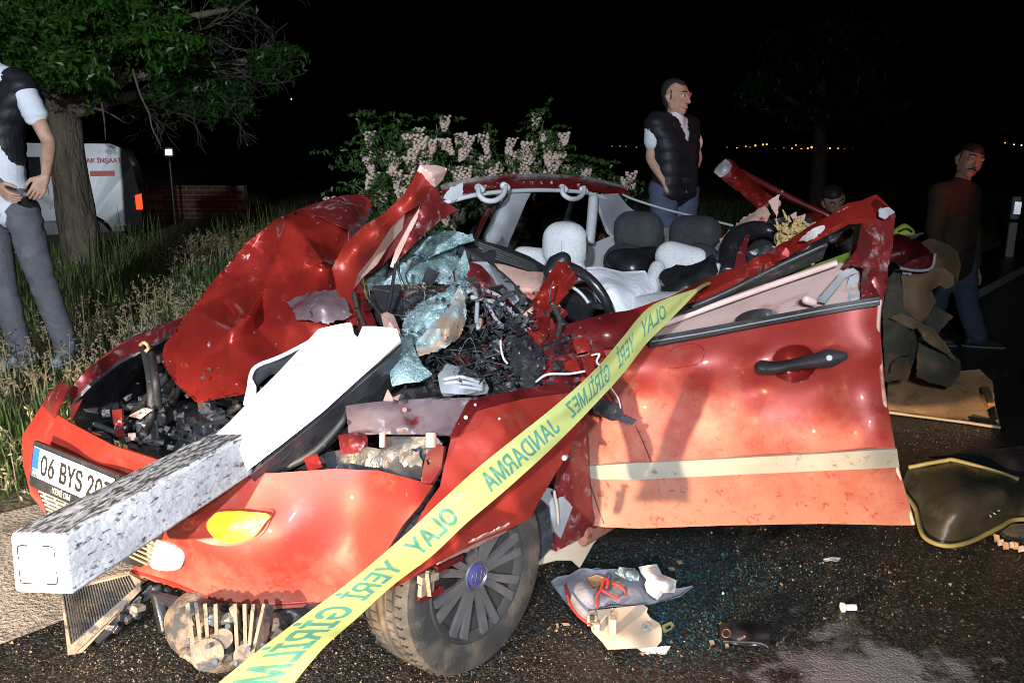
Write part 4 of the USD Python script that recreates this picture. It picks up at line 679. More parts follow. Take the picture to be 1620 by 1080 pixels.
part(roof, 'rail_trim', tube([at(700, 322, 3.88), at(750, 309, 3.96), at(800, 303, 4.1), at(860, 301, 4.32), at(920, 304, 4.56), at(960, 314, 4.76)], .011, 8, 4), 'pale_grey_trim', True)
def grip(pts, nm='grab_handle'):
    part(roof, nm, tube([at(*p) for p in pts], .013, 9, 5), 'pale_grey_trim', True)
grip([(757, 297, 3.96), (758, 308, 3.92), (768, 317, 3.9), (784, 317, 3.92), (796, 308, 3.98), (800, 295, 4.04)])
grip([(890, 297, 4.42), (891, 307, 4.38), (901, 314, 4.38), (913, 314, 4.42), (923, 306, 4.5), (924, 296, 4.56)])
bits('grip_mount', roof, [blob([[(at(x, y, D), .02), (at(x + 5, y + 3, D), .018)]], .012, 3) for x, y, D in ((757, 297, 3.97), (797, 294, 4.05), (889, 297, 4.44), (921, 300, 4.56))], 'pale_grey_trim', True)
part(car, 'centre_pillar', panel([(801, 304, 4.14), (838, 302, 4.28), (828, 320, 4.24), (815, 350, 4.22), (800, 385, 4.2), (796, 412, 4.16), (760, 420, 4.0), (766, 388, 4.02), (782, 350, 4.06)], [(800, 345, 4.10), (788, 375, 4.05)], sp=5, th=.03, crumple=.008), 'grey_trim', 35)
part(car, 'belt_cover', panel([(784, 414, 4.02), (785, 365, 4.06), (789, 366, 4.06), (797, 378, 4.06), (797, 412, 4.02)], sp=4, th=.01), 'dark_fabric', 30)
part(car, 'rear_pillar_trim', tube([at(939, 310, 4.60), at(937, 340, 4.56), at(933, 385, 4.5)], [.027, .029, .026], 10, 4), 'grey_trim', True)
part(car, 'quarter_trim', panel([(940, 309, 4.66), (975, 306, 4.9), (990, 325, 5.0), (1015, 345, 5.1), (985, 352, 4.95), (972, 376, 4.8), (962, 368, 4.78), (950, 338, 4.68)], sp=5, th=.02), 'grey_trim', 30)
part(car, 'far_door_trim', panel([(806, 404, 4.15), (860, 398, 4.35), (930, 390, 4.6), (975, 372, 4.85), (1000, 370, 4.9), (980, 430, 4.4), (900, 450, 4.1), (810, 445, 3.95)], sp=9, th=.02), 'pale_grey_trim', 30)
part(car, 'far_window_glass', panel([(838, 303, 4.36), (938, 306, 4.7), (934, 392, 4.66), (800, 405, 4.24), (816, 350, 4.28)], sp=12, th=.005), 'window_glass', False)
part(car, 'far_front_glass', panel([(705, 318, 3.94), (798, 306, 4.1), (780, 350, 4.1), (760, 395, 4.06), (730, 380, 3.9), (712, 350, 3.9)], sp=12, th=.005), 'window_glass', False)
part(car, 'far_window_frame', tube([at(782, 312, 4.1), at(768, 340, 4.06), at(752, 375, 4.0), at(744, 395, 3.96)], .016, 8, 3), 'dark_red_paint', True)
part(car, 'far_window_seal', tube([at(800, 306, 4.12), at(782, 345, 4.08), at(764, 385, 4.02), at(758, 410, 3.98)], .014, 8, 3), 'black_rubber', True)
part(car, 'far_door', panel([(700, 430, 3.9), (800, 420, 4.25), (960, 400, 4.9), (1040, 380, 5.4), (1040, 480, 5.4), (900, 560, 4.7), (700, 600, 3.9)], sp=20, th=.03), 'red_paint', 30)
part(car, 'boot_lid', panel([tuple(x) for x in [(1040, 366, 5.6), (1090, 362, 5.5), (1180, 372, 5.2), (1300, 385, 4.9), (1400, 392, 4.75), (1395, 420, 4.6), (1280, 420, 4.5), (1100, 400, 4.9)]], sp=10, th=.02, crumple=.02), 'dark_red_paint', 30)
part(car, 'roof_cable', tube([at(985, 308, 4.98), at(1010, 318, 4.9), at(1060, 333, 4.8), at(1110, 345, 4.7), at(1160, 357, 4.6)], .007, 6, 4), 'grey_trim', True)
# -- near rear: torn pillar, roof strip, foam
part(car, 'roof_strip', panel([(1132, 268, 4.7), (1147, 253, 4.74), (1156, 255, 4.74), (1180, 280, 4.6), (1210, 305, 4.45), (1236, 322, 4.34), (1230, 338, 4.26), (1205, 332, 4.32), (1170, 302, 4.48), (1140, 280, 4.62)], [(1165, 285, 4.46), (1200, 312, 4.32)], mode='lin', sp=4, th=.02, crumple=.01), 'red_paint_torn', 22)
part(car, 'roof_strip_end', panel([(1130, 272, 4.66), (1138, 262, 4.68), (1148, 253, 4.7), (1158, 262, 4.66), (1150, 278, 4.6), (1138, 280, 4.6)], [(1146, 268, 4.56)], sp=3, th=.008, jag=1), 'pale_grey_trim', 25)
part(car, 'roof_edge_strip', tube([at(1172, 272, 4.8), at(1210, 292, 4.7), at(1260, 318, 4.6), at(1320, 345, 4.5)], .02, 6, 3), 'dark_red_paint', True)
part(car, 'torn_pillar_skin', panel([(1132, 392, 3.9), (1140, 378, 3.9), (1160, 362, 3.86), (1178, 345, 3.84), (1205, 328, 3.86), (1230, 312, 3.9), (1236, 322, 3.88), (1218, 340, 3.8), (1210, 352, 3.78), (1190, 362, 3.76), (1165, 375, 3.8), (1148, 390, 3.84)], [(1185, 355, 3.74), (1215, 330, 3.82)], mode='lin', sp=3.5, th=.008, crumple=.035, cscale=14, seed=61, jag=2), 'salmon_metal', 20)
part(car, 'crushed_bracket', panel([(1131, 392, 3.88), (1145, 380, 3.86), (1162, 372, 3.84), (1166, 392, 3.8), (1150, 396, 3.82), (1133, 396, 3.86)], [(1150, 384, 3.78)], mode='lin', sp=3.5, th=.006, crumple=.03, cscale=16, jag=1.5), 'pale_grey_trim', 20)
part(car, 'pillar_arch', tube([at(1152, 440, 3.3), at(1154, 405, 3.4), at(1164, 378, 3.48), at(1190, 364, 3.54), at(1215, 364, 3.54), at(1235, 378, 3.5)], [.05, .05, .045, .04, .03, .02], 10, 4), 'leather', True)
part(car, 'pillar_strip', panel([(1160, 432, 3.24), (1166, 402, 3.32), (1180, 372, 3.44), (1186, 372, 3.44), (1180, 405, 3.3), (1178, 430, 3.24)], sp=4, th=.01), 'red_paint_scraped', 25)
part(car, 'rear_backrest', blob([[(at(1215, 405, 3.7), .10), (at(1205, 430, 3.5), .09)]], .04, 5), 'dark_fabric', True)
tuft = []
for k in range(120):
    x, y = (1241 + rng.normal(0, 7), 374 + rng.normal(0, 9)) if k % 2 else (1262 + rng.normal(0, 7), 360 + rng.normal(0, 6)); p = at(x, y, 3.3 + .06 * rng.random()); tuft.append(tube([p, p + rng.normal(0, .013, 3) + UPV * .010], [.007, .002], 4))
part(car, 'torn_foam', trimesh.util.concatenate(tuft + [trimesh.creation.icosphere(2, .04).apply_translation(at(1240, 378, 3.38)), trimesh.creation.icosphere(2, .035).apply_translation(at(1262, 364, 3.38))]), 'foam_yellow', 30, kind='stuff')
part(car, 'crumpled_panel', panel([(1262, 352, 3.9), (1276, 340, 3.9), (1295, 336, 3.9), (1304, 350, 3.86), (1306, 372, 3.8), (1280, 378, 3.76), (1264, 370, 3.82)], [(1285, 355, 3.72)], sp=4, th=.008, crumple=.02, seed=66), 'red_paint', 30)
part(car, 'torn_trim', panel([(1322, 386, 2.9), (1335, 366, 2.94), (1352, 362, 2.94), (1346, 376, 2.88), (1338, 378, 2.86), (1322, 390, 2.86)], sp=3.5, th=.006, jag=1.2), 'orange_bit', 25)
bits('torn_shard', car, [panel([(x, y, D), (x + w, y - h * .4, D), (x + w * .8, y + h, D - .03)], sp=4, th=.006, jag=1) for x, y, D, w, h in ((1256, 345, 3.4, 18, 14), (1275, 356, 3.3, 16, 10), (1215, 318, 3.7, 18, 26), (1250, 340, 3.5, 10, 12), (1282, 412, 2.9, 6, 22), (1268, 420, 2.9, 6, 8))], 'salmon_metal')
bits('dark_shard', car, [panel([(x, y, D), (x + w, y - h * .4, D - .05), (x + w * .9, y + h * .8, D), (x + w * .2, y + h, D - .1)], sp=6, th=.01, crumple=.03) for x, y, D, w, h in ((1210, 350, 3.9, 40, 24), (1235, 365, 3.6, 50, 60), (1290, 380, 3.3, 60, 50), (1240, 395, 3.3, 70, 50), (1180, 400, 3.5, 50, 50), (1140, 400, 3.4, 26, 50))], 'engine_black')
part(car, 'rear_quarter', panel([(1396, 378, 4.2), (1420, 372, 4.3), (1452, 384, 4.3), (1468, 398, 4.3), (1475, 418, 4.26), (1440, 420, 4.2), (1400, 412, 4.1)], [(1435, 396, 4.1)], sp=5, th=.02, crumple=.03), 'dark_red_paint', 25)
part(car, 'quarter_edge', panel([(1420, 420, 4.14), (1474, 400, 4.24), (1478, 418, 4.2), (1472, 424, 4.18), (1440, 424, 4.14)], [(1455, 412, 4.12)], sp=4, th=.01), 'red_paint_scraped', 25)
part(car, 'quarter_flange', tube([at(1424, 424, 4.1), at(1450, 428, 4.12), at(1474, 424, 4.14), at(1479, 402, 4.2)], .008, 6, 3), 'pale_grey_trim', True)
# -- engine bay: everything black that shows under the bonnet, piece by piece
R2 = np.random.default_rng(21)
part(car, 'engine_bay_floor', panel([Z(115, 660, .5), Z(200, 540, .62), Z(300, 500, .70), Z(420, 560, .5), Z(560, 640, .45), Z(560, 750, .45), Z(430, 745, .5), Z(260, 728, .5)], sp=12, th=.02, crumple=.04, cscale=9), 'engine_black', 25)
def hunk(x, y, w, sx, sy, sz, m, nm, rz=0, D=None):
    p = at(*Z(x, y, w)) if D is None else at(x, y, D)
    if uv_of(p[0], p[1])[1] - max(sx, sy) / 2 < -.66: return
    c, s = math.cos(rz), math.sin(rz)
    b = rbox(sx, sy, sz, min(sx, sy, sz) * .15); e = RV * c + LV * s
    return part(car, nm, frame(b, p, e, np.cross(UPV, e), UPV), m, 25)
hunk(215, 570, .72, .16, .22, .10, 'engine_black', 'fuse_box', .2)
hunk(160, 610, .62, .10, .16, .14, 'engine_black', 'lamp_housing', .4)
hunk(268, 585, .68, .12, .12, .16, 'black_plastic', 'filter_housing', .1)
hunk(240, 685, .55, .07, .10, .12, 'engine_grey', 'resonator', .7)
hunk(310, 672, .56, .10, .30, .10, 'black_plastic', 'radiator_tank', .05)
hunk(330, 705, .54, .06, .16, .08, 'engine_grey', 'radiator_tank', .1)
hunk(165, 690, .52, .05, .12, .08, 'black_plastic', 'lamp_housing', .4)
for k in range(46):
    x, y = R2.uniform(125, 385), R2.uniform(520, 725)
    if y < 560 and x < 190 - (y - 520) * 1.2: continue
    if y > 660 + (x - 110) * .25: continue
    s = R2.uniform(.02, .07, 3) * (1, 1.3, .9)
    hunk(x, y, .60 + (600 - y) * .0006 + R2.uniform(0, .05), *s, ['engine_black', 'black_plastic', 'engine_grey', 'engine_black'][k % 4], 'engine_fragment', R2.uniform(0, 3))
bits('hose', car, [tube([at(*Z(x, y, w)) for x, y, w in q], r, 8, 5) for q, r in (
    ([(228, 550, .80), (235, 580, .76), (240, 620, .70), (238, 660, .62), (225, 690, .58)], .014), ([(240, 560, .80), (246, 600, .75), (252, 640, .66), (262, 660, .60)], .012),
    ([(270, 640, .62), (285, 600, .68), (270, 575, .72), (240, 590, .72)], .016), ([(190, 690, .56), (225, 640, .62), (260, 600, .68), (290, 560, .74)], .014), ([(300, 690, .56), (350, 660, .6), (380, 640, .66)], .012), ([(150, 670, .58), (200, 690, .56), (260, 700, .55)], .010))], 'black_rubber', True)
part(car, 'hose_clip', tube([at(*Z(222, 546, .82)), at(*Z(229, 542, .84)), at(*Z(235, 550, .82)), at(*Z(230, 556, .81))], .006, 6, 4), 'foam_yellow', True)
bits('torn_shard', car, [panel([Z(205, 658, .64), Z(228, 645, .66), Z(242, 648, .66), Z(222, 662, .62)], sp=4, th=.005), panel([Z(202, 686, .58), Z(214, 684, .58), Z(216, 694, .56), Z(204, 698, .55)], sp=3, th=.005)], 'salmon_metal')
part(car, 'torn_bracket', panel([Z(178, 648, .66), Z(194, 646, .67), Z(196, 690, .58), Z(184, 690, .57)], sp=4, th=.006), 'dark_red_paint', 25)
bits('rim_strip', car, [tube([at(*Z(135, 680, .57)), at(*Z(160, 688, .56))], .004, 5)], 'orange_bit', True)
# smashed engine and bulkhead in the middle
part(car, 'engine_block', panel([(560, 520, 2.7), (600, 470, 2.95), (720, 455, 3.0), (830, 500, 2.95), (870, 560, 2.75), (905, 600, 2.55), (800, 625, 2.4), (640, 640, 2.35), (560, 640, 2.4), (540, 590, 2.5)], [(700, 560, 2.65), (780, 560, 2.7)], sp=9, th=.03, crumple=.10, cscale=9, seed=71), 'engine_black', 22)
for k in range(120):
    x, y = R2.uniform(580, 890), R2.uniform(460, 625)
    if y < 480 - 0 * x and x > 830: continue
    if x < 650 and y > 500: continue
    D = 2.72 - (y - 460) * .0020 + R2.uniform(-.06, .06); s = R2.uniform(.015, .06, 3)
    mt = ['engine_black', 'black_plastic', 'engine_grey', 'engine_black', 'engine_grey', 'bare_steel', 'red_paint_scraped'][k % 7] if k % 11 else 'salmon_metal'
    p = at(x, y, D); a = R2.normal(size=3); a /= np.linalg.norm(a); b = np.cross(a, R2.normal(size=3)); b /= np.linalg.norm(b)
    if k % 3 == 0:
        part(car, 'engine_fragment', frame(rbox(*(s * .8), min(s) * .2), p, a, b, np.cross(a, b)), mt, 25)
    elif k % 3 == 1:
        q = [(x + R2.uniform(-18, 18), y + R2.uniform(-16, 16), D + R2.uniform(-.05, .05)) for _ in range(5)]
        h = Polygon([(u[0], u[1]) for u in q]).convex_hull
        if h.geom_type != 'Polygon' or h.area < 60: continue
        q = [(cx, cy, D + R2.uniform(-.05, .05)) for cx, cy in list(h.exterior.coords)[:-1]]
        part(car, 'torn_sheet', panel(q, sp=5, th=.004, crumple=.015, cscale=14, seed=k), mt, 20)
    else:
        part(car, 'engine_fragment', tube([p, p + a * s[0] * 1.5 + b * .02, p + a * s[0] * 3], s[1] * .16, 7, 3), ('engine_black', 'engine_grey', 'black_rubber')[k % 2], True)
part(car, 'speaker_grille', panel([(630, 462, 2.72), (688, 458, 2.8), (690, 480, 2.76), (664, 492, 2.68), (650, 508, 2.62), (634, 505, 2.6)], sp=2.6, th=.004,
     holes=[[(x + (2.2 if j % 2 else 0) + 1.7 * math.cos(t), y + 1.7 * math.sin(t)) for t in np.linspace(0, 2 * np.pi, 7)[:-1]] for j, y in enumerate(np.arange(471, 502, 4.2)) for x in np.arange(636, 664 - (y - 471) * .3, 4.6)]), 'bare_steel', 25)
part(car, 'air_duct', tube([at(646, 480, 2.66), at(660, 470, 2.68), at(685, 470, 2.7), at(700, 485, 2.66)], .018, 9, 4), 'black_plastic', True)
part(car, 'dark_box', panel([(588, 462, 2.7), (632, 458, 2.74), (634, 505, 2.62), (612, 512, 2.56), (596, 495, 2.6)], sp=6, th=.05), 'black_plastic', 25)
part(car, 'heater_case', panel([(694, 598, 2.30), (706, 580, 2.36), (740, 588, 2.38), (765, 605, 2.36), (772, 618, 2.32), (740, 624, 2.26), (700, 624, 2.24)], [(730, 605, 2.26)], sp=5, th=.02, crumple=.006), 'grey_trim', 30)
bits('heater_rib', car, [tube([at(702, 600 + k * 7, 2.26), at(730, 596 + k * 8, 2.24), at(762, 606 + k * 5, 2.28)], .006, 6, 4) for k in range(3)], 'pale_grey_trim', True)
bits('pipe', car, [tube([at(*q) for q in g], r, 8, 5) for g, r in (([(738, 462, 2.6), (760, 458, 2.66), (785, 466, 2.7), (800, 478, 2.7)], .007), ([(752, 462, 2.62), (755, 480, 2.56), (754, 505, 2.5), (757, 520, 2.46)], .007), ([(770, 480, 2.62), (785, 505, 2.56), (800, 520, 2.5)], .006), ([(745, 470, 2.56), (790, 480, 2.62), (815, 500, 2.6)], .008))], 'grey_trim', True)
bits('loose_wire', car, [tube([at(*q) for q in g], .0035, 6, 6) for g in ([(793, 525, 2.44), (792, 545, 2.40), (796, 565, 2.36), (803, 575, 2.34)], [(848, 604, 2.26), (866, 592, 2.24), (900, 591, 2.26), (925, 587, 2.28)], [(936, 562, 2.4), (948, 560, 2.38), (944, 572, 2.38), (952, 580, 2.38)])], 'wire_white', True)
bits('loose_wire', car, [tube([at(x0 + R2.normal(0, 18) + k * (x1 - x0) / 5, y0 + R2.normal(0, 10) + k * (y1 - y0) / 5, 2.5 - (y0 - 560) * .002) for k in range(6)], .004, 5, 5) for x0, y0, x1, y1 in ((690, 560, 790, 600), (700, 580, 830, 540), (760, 520, 850, 590), (660, 600, 720, 560), (780, 560, 880, 610), (720, 540, 760, 610))], 'black_rubber', True)
part(car, 'strut_tower', panel([(850, 520, 2.6), (880, 508, 2.62), (900, 520, 2.6), (918, 575, 2.46), (920, 600, 2.38), (880, 612, 2.32), (850, 600, 2.34), (846, 560, 2.46)], [(885, 560, 2.38)], mode='lin', sp=5, th=.006, crumple=.03, seed=76), 'red_paint_scraped', 20)
part(car, 'crushed_casting', panel([(800, 535, 2.46), (830, 525, 2.5), (856, 552, 2.42), (862, 580, 2.34), (842, 618, 2.26), (824, 610, 2.28), (810, 575, 2.36)], [(832, 570, 2.30)], mode='lin', sp=4, th=.01, crumple=.03, cscale=18, seed=77), 'engine_grey', 20)
part(car, 'torn_sheet', panel([(835, 525, 2.5), (850, 505, 2.56), (870, 498, 2.6), (866, 530, 2.5), (850, 560, 2.42)], [(855, 525, 2.46)], mode='lin', sp=4, th=.005, crumple=.02, seed=78), 'red_paint_torn', 20)
def sprinkle(n, par, nm, m, spots, size, r):
    tet = np.array([[1, 1, 1], [1, -1, -1], [-1, 1, -1], [-1, -1, 1.]]) / 1.7; F = np.array([[0, 1, 2], [0, 3, 1], [0, 2, 3], [1, 3, 2]])
    ch = r.integers(0, len(spots), n); P_ = np.array([at(r.normal(spots[c][0], spots[c][2]), r.normal(spots[c][1], spots[c][3]), spots[c][4] + r.normal(0, .05)) for c in ch])
    q, _ = np.linalg.qr(r.normal(size=(n, 3, 3))); s = size * np.exp(r.normal(0, .5, n))
    part(par, nm, trimesh.Trimesh((np.einsum('ij,njk->nik', tet * (1, .8, .35), q) * s[:, None, None] + P_[:, None]).reshape(-1, 3), (F[None] + np.arange(n)[:, None, None] * 4).reshape(-1, 3), process=False), m, False, kind='stuff')
SP = [(700, 560, 60, 35, 2.42), (790, 540, 50, 40, 2.45), (760, 600, 60, 18, 2.3), (850, 570, 35, 30, 2.36), (690, 480, 40, 30, 2.58)]
sprinkle(600, car, 'glass_fragments', 'glass_bit', SP, .0032, R2); sprinkle(400, car, 'plastic_fragments', 'engine_black', SP, .009, R2); sprinkle(90, car, 'metal_fragments', 'bare_steel', SP, .006, R2); sprinkle(50, car, 'paint_flakes', 'red_paint_scraped', SP, .006, R2)
sprinkle(160, car, 'bay_fragments', 'engine_grey', [(200, 680, 50, 20, 2.42), (280, 650, 60, 30, 2.38), (330, 700, 40, 14, 2.22)], .009, R2)
bits('loose_wire', car, [tube([at(x0 + R2.normal(0, 14) + k * (x1 - x0) / 6, y0 + R2.normal(0, 12) + k * (y1 - y0) / 6, 2.40 + (560 - y0) * .0018 + R2.normal(0, .03)) for k in range(7)], R2.uniform(.0018, .0035), 5, 5) for x0, y0, x1, y1 in ((690, 500, 760, 560), (720, 520, 840, 520), (740, 560, 800, 610), (660, 560, 740, 600), (800, 500, 850, 590), (760, 480, 820, 560), (700, 600, 860, 600), (830, 560, 900, 580), (730, 470, 800, 500), (600, 480, 660, 520))], 'black_rubber', True)
bits('coloured_wire', car, [tube([at(x0 + R2.normal(0, 10) + k * (x1 - x0) / 6, y0 + R2.normal(0, 9) + k * (y1 - y0) / 6, 2.36 + (560 - y0) * .0018 + R2.normal(0, .02)) for k in range(7)], .0016, 5, 5) for x0, y0, x1, y1 in ((700, 540, 770, 590), (760, 560, 830, 600), (780, 500, 830, 540), (670, 570, 720, 610))], 'engine_grey', True)
part(car, 'bonnet_strut', tube([at(626, 418, 2.62), at(618, 470, 2.56), at(612, 500, 2.5)], .006, 6), 'ink_black', True)
part(car, 'folded_bracket', panel([(604, 498, 2.5), (612, 495, 2.5), (622, 500, 2.48), (634, 530, 2.36), (612, 530, 2.38)], [(617, 512, 2.40)], mode='lin', sp=4, th=.008), 'salmon_metal', 20)
bits('side_cover', car, [panel([(880, 520, 2.62), (960, 500, 2.66), (1030, 490, 2.64), (1035, 545, 2.54), (960, 556, 2.56), (915, 565, 2.56)], [(960, 525, 2.54)], sp=8, th=.02, crumple=.03, seed=79)], 'dark_red_paint', 30)
bits('torn_red_scrap', car, [panel([(x, y, D), (x + 22, y - 8, D), (x + 30, y + 14, D - .03), (x + 8, y + 20, D - .04)], sp=4, th=.004, crumple=.02, cscale=15, seed=x) for x, y, D in ((905, 540, 2.5), (930, 560, 2.46), (890, 575, 2.4), (480, 725, 2.1))], 'red_paint_torn', 20)
bits('torn_shard', car, [panel([(607, 634, 2.14), (614, 616, 2.16), (622, 630, 2.12), (620, 636, 2.12)], sp=3, th=.004), panel([(620, 630, 2.13), (634, 624, 2.14), (630, 632, 2.11)], sp=3, th=.004)], 'salmon_metal')
# -- under the nose: gearbox and lower frame
gb = part(car, 'gearbox', blob([{'hull': [(at(320, 985, 2.10), .10), (at(360, 975, 2.14), .11), (at(400, 990, 2.10), .09), (at(350, 1010, 2.06), .09)]}, [(at(300, 980, 2.14), .07), (at(330, 1020, 2.04), .06)], [(at(390, 1010, 2.04), .06), (at(420, 985, 2.1), .07)]], .02, 3), 'gearbox_metal', 40)
for k in range(26):
    x, y = R2.uniform(290, 440), R2.uniform(965, 1045); s = R2.uniform(.012, .035, 3); a = R2.normal(size=3); a /= np.linalg.norm(a); b = np.cross(a, R2.normal(size=3)); b /= np.linalg.norm(b)
    part(gb, 'casting_lug', frame(rbox(*s, min(s) * .25), at(x, y, 1.955 + abs(x - 360) * .0006 - (y - 965) * .0006), a, b, np.cross(a, b)), ('gearbox_metal', 'muddy_cast')[k % 2], 25)
bits('gearbox_rib', gb, [bar(at(x0, 955, 1.97), at(x1, 1030, 1.91), .009, .05) for x0, x1 in ((296, 306), (310, 318), (325, 330), (342, 345), (372, 376), (388, 390), (405, 398), (425, 408))], 'muddy_cast')
bits('gearbox_flange', gb, [cyl(at(x, y, D), at(x, y, D + .06), r, 20) for x, y, D, r in ((328, 1035, 1.87, .040), (352, 1010, 1.91, .026), (386, 1035, 1.89, .026))], 'muddy_cast', 40)
bits('gearbox_bolt', gb, [cyl(at(x, y, D), at(x, y, D + .04), .007, 6) for x, y, D in ((318, 1046, 1.86), (340, 1046, 1.86), (328, 1022, 1.86), (310, 1020, 1.88), (372, 1048, 1.87), (392, 1026, 1.87), (296, 1014, 1.92), (360, 990, 1.91), (415, 1020, 1.91))], 'engine_grey')
bits('gearbox_gap', gb, [cyl(at(x, y, D), at(x, y, D + .05), r, 16) for x, y, D, r in ((338, 980, 1.94, .016), (362, 978, 1.945, .016), (410, 985, 1.945, .016), (303, 960, 1.97, .016))], 'engine_black', 40)
bits('lower_frame', car, [rbar(at(*Z(245, 925, .2)), at(*Z(262, 1000, .08)), .03, .05, .008), rbar(at(*Z(262, 930, .2)), at(*Z(300, 1000, .08)), .02, .02, .005), rbar(at(*Z(420, 955, .2)), at(*Z(520, 985, .12)), .05, .06, .01), rbar(at(*Z(440, 985, .1)), at(*Z(580, 960, .2)), .04, .05, .01)], 'engine_black', 30)
part(car, 'undertray', panel([Z(240, 935, .2), Z(300, 950, .22), Z(430, 962, .22), Z(580, 950, .22), Z(610, 960, .12), Z(480, 1010, .06), Z(440, 975, .12), Z(300, 985, .12)], sp=9, th=.01, crumple=.02), 'engine_black', 25)
RO = [Z(96, 930, .22), Z(205, 905, .25), Z(222, 915, .22), Z(222, 932, .18), Z(130, 1030, .01), Z(108, 1034, .01)]
rad = part(car, 'grille_panel', panel(RO, sp=7, th=.012), 'muddy_cast', 30)
rs_ = surf(RO)
for k in range(27):
    t = k / 27; a, b = rs_(99 + t * 108, 936 - t * 27, .0075), rs_(113 + t * 104, 1018 - t * 93, .0075)
    part(rad, 'grille_fin', bar(a, b, .0024, .004), 'black_rubber', False)
part(rad, 'frame_edge', rbar(at(*Z(222, 925, .19)), at(*Z(112, 1030, .015)), .025, .025, .006), 'muddy_cast', 30)
bits('broken_rail', rad, [rbar(at(*Z(246, 925, .17)), at(*Z(150, 1012, .03)), .03, .035, .008)], 'engine_black', 30)
for k in range(14):
    t = R2.random(); x, y = 240 - t * 95 + R2.normal(0, 7), 938 + t * 78 + R2.normal(0, 5); s = R2.uniform(.012, .035, 3)
    p = at(*Z(x, y, max(.02, .17 - t * .15))); a = R2.normal(size=3); a /= np.linalg.norm(a); b = np.cross(a, R2.normal(size=3)); b /= np.linalg.norm(b)
    part(rad, 'broken_clip', frame(rbox(*s, min(s) * .2), p, a, b, np.cross(a, b)), ['engine_black', 'muddy_cast', 'engine_grey'][k % 3], 25)
# ------------------------------------------------------------------ white square post that has run through the car
pe0, pe1 = at(68, 888, 1.73), at(372, 712, 2.06)
pax = (pe1 - pe0) / np.linalg.norm(pe1 - pe0); pb1 = np.cross(pax, UPV); pb1 /= np.linalg.norm(pb1); pb2 = np.cross(pb1, pax)
def streaks():
    n = {'g': ('geometry', {}), 'c': ('combine_xyz', {}), 'n': ('noise_texture', {'scale': 1.0, 'detail': 7, 'roughness': .72, 'distortion': .1}), 'm': ('map_range', {'from_min': .57, 'from_max': .65, 'clamp': True}),
         'u': ('separate_xyz', {}), 'n2': ('noise_texture', {'scale': 9, 'detail': 4}), 'r': ('rgb_ramp', {'ramp': [(.3, (.20, .21, .235)), (.7, (.36, .37, .40))]}), 'x': ('mix_color', {'b': (.035, .03, .03)}),
         'up': ('map_range', {'from_min': -.2, 'from_max': .9, 'to_min': 0.0, 'to_max': .11, 'clamp': True}), 'ad': ('math', {'math_type': 'add'}), 'p': ('principled_bsdf', {'roughness': .6}), 'bn': ('noise_texture', {'scale': 60, 'detail': 4}), 'b': ('bump', {'distance': .003})}
    l = [('g.position', 'n2.vector'), ('n2.fac', 'r.fac'), ('r.color', 'x.a'), ('c.vector', 'n.vector'), ('g.normal', 'u.vector'), ('u.z', 'up.value'), ('n.fac', 'ad.value1'), ('up.result', 'ad.value2'), ('ad.value', 'm.value'), ('m.result', 'x.fac'), ('x.result', 'p.base_color'),
         ('g.position', 'bn.vector'), ('bn.fac', 'b.height'), ('b.normal', 'p.normal')]
    for k, (ax_, s) in enumerate(((pax, 34), (pb1, 80), (pb2, 80))):
        n[f'd{k}'] = ('vector_math', {'math_type': 'dot_product', 'vector2': tuple(ax_ * s)}); l += [('g.position', f'd{k}.vector1'), (f'd{k}.value', 'c.' + 'xyz'[k])]
    usdkit.material(stage, '/World/Looks/scuffed_white', n, l, surface='p.BSDF')
streaks()
post = thing('white_post', 'white painted square post driven into the front of the red car, scuffed black', 'post', pe0)
def hexa(c8):
    pts = np.vstack([trimesh.creation.icosphere(2, .012).vertices + p for p in c8]); return trimesh.convex.convex_hull(pts)
near = [at(29, 845, 1.775), at(104, 848, 1.71), at(114, 930, 1.71), at(36, 928, 1.775)]; farc = [at(352, 684, 2.09), at(386, 692, 2.03), at(392, 745, 2.03), at(356, 735, 2.09)]
part(post, 'shaft', hexa(near + farc), 'scuffed_white', 20)
nn = np.cross(near[1] - near[0], near[3] - near[0]); nn /= np.linalg.norm(nn); nn = nn if nn @ (CAM - near[0]) > 0 else -nn
ef = lambda s, t, o=.0095: (near[0] * (1 - s) * (1 - t) + near[1] * s * (1 - t) + near[2] * s * t + near[3] * (1 - s) * t) + nn * o
part(post, 'end_face', hexa([ef(s, t, .006) for s, t in ((.03, .03), (.97, .03), (.97, .97), (.03, .97))]), 'white_paint', 20)
for cx, cy, sx, sy in ((.12, .14, 1, 1), (.88, .14, -1, 1), (.88, .86, -1, -1), (.12, .86, 1, -1)):
    part(post, 'corner_mark', tube([ef(cx + sx * .22, cy, .0165), ef(cx + sx * .07, cy, .0165), ef(cx + sx * .015, cy + sy * .02, .0165), ef(cx, cy + sy * .07, .0165), ef(cx, cy + sy * .26, .0165)], .0030, 5), 'ink_black', True)
part(post, 'opened_face', panel([(342, 690, 2.06), (366, 668, 2.08), (407, 626, 2.11), (444, 589, 2.14), (481, 549, 2.17), (506, 522, 2.19), (541, 514, 2.2), (556, 511, 2.2), (560, 530, 2.18), (566, 536, 2.17), (574, 518, 2.2), (596, 518, 2.2), (628, 522, 2.2), (634, 540, 2.17), (600, 572, 2.13), (560, 606, 2.1), (510, 650, 2.06), (450, 698, 2.02), (392, 744, 2.0), (384, 720, 2.005), (378, 700, 2.02)],
    [(470, 600, 2.06), (540, 560, 2.12), (420, 650, 2.03)], sp=6, th=.012, crumple=.006, seed=7), 'white_paint', 30)
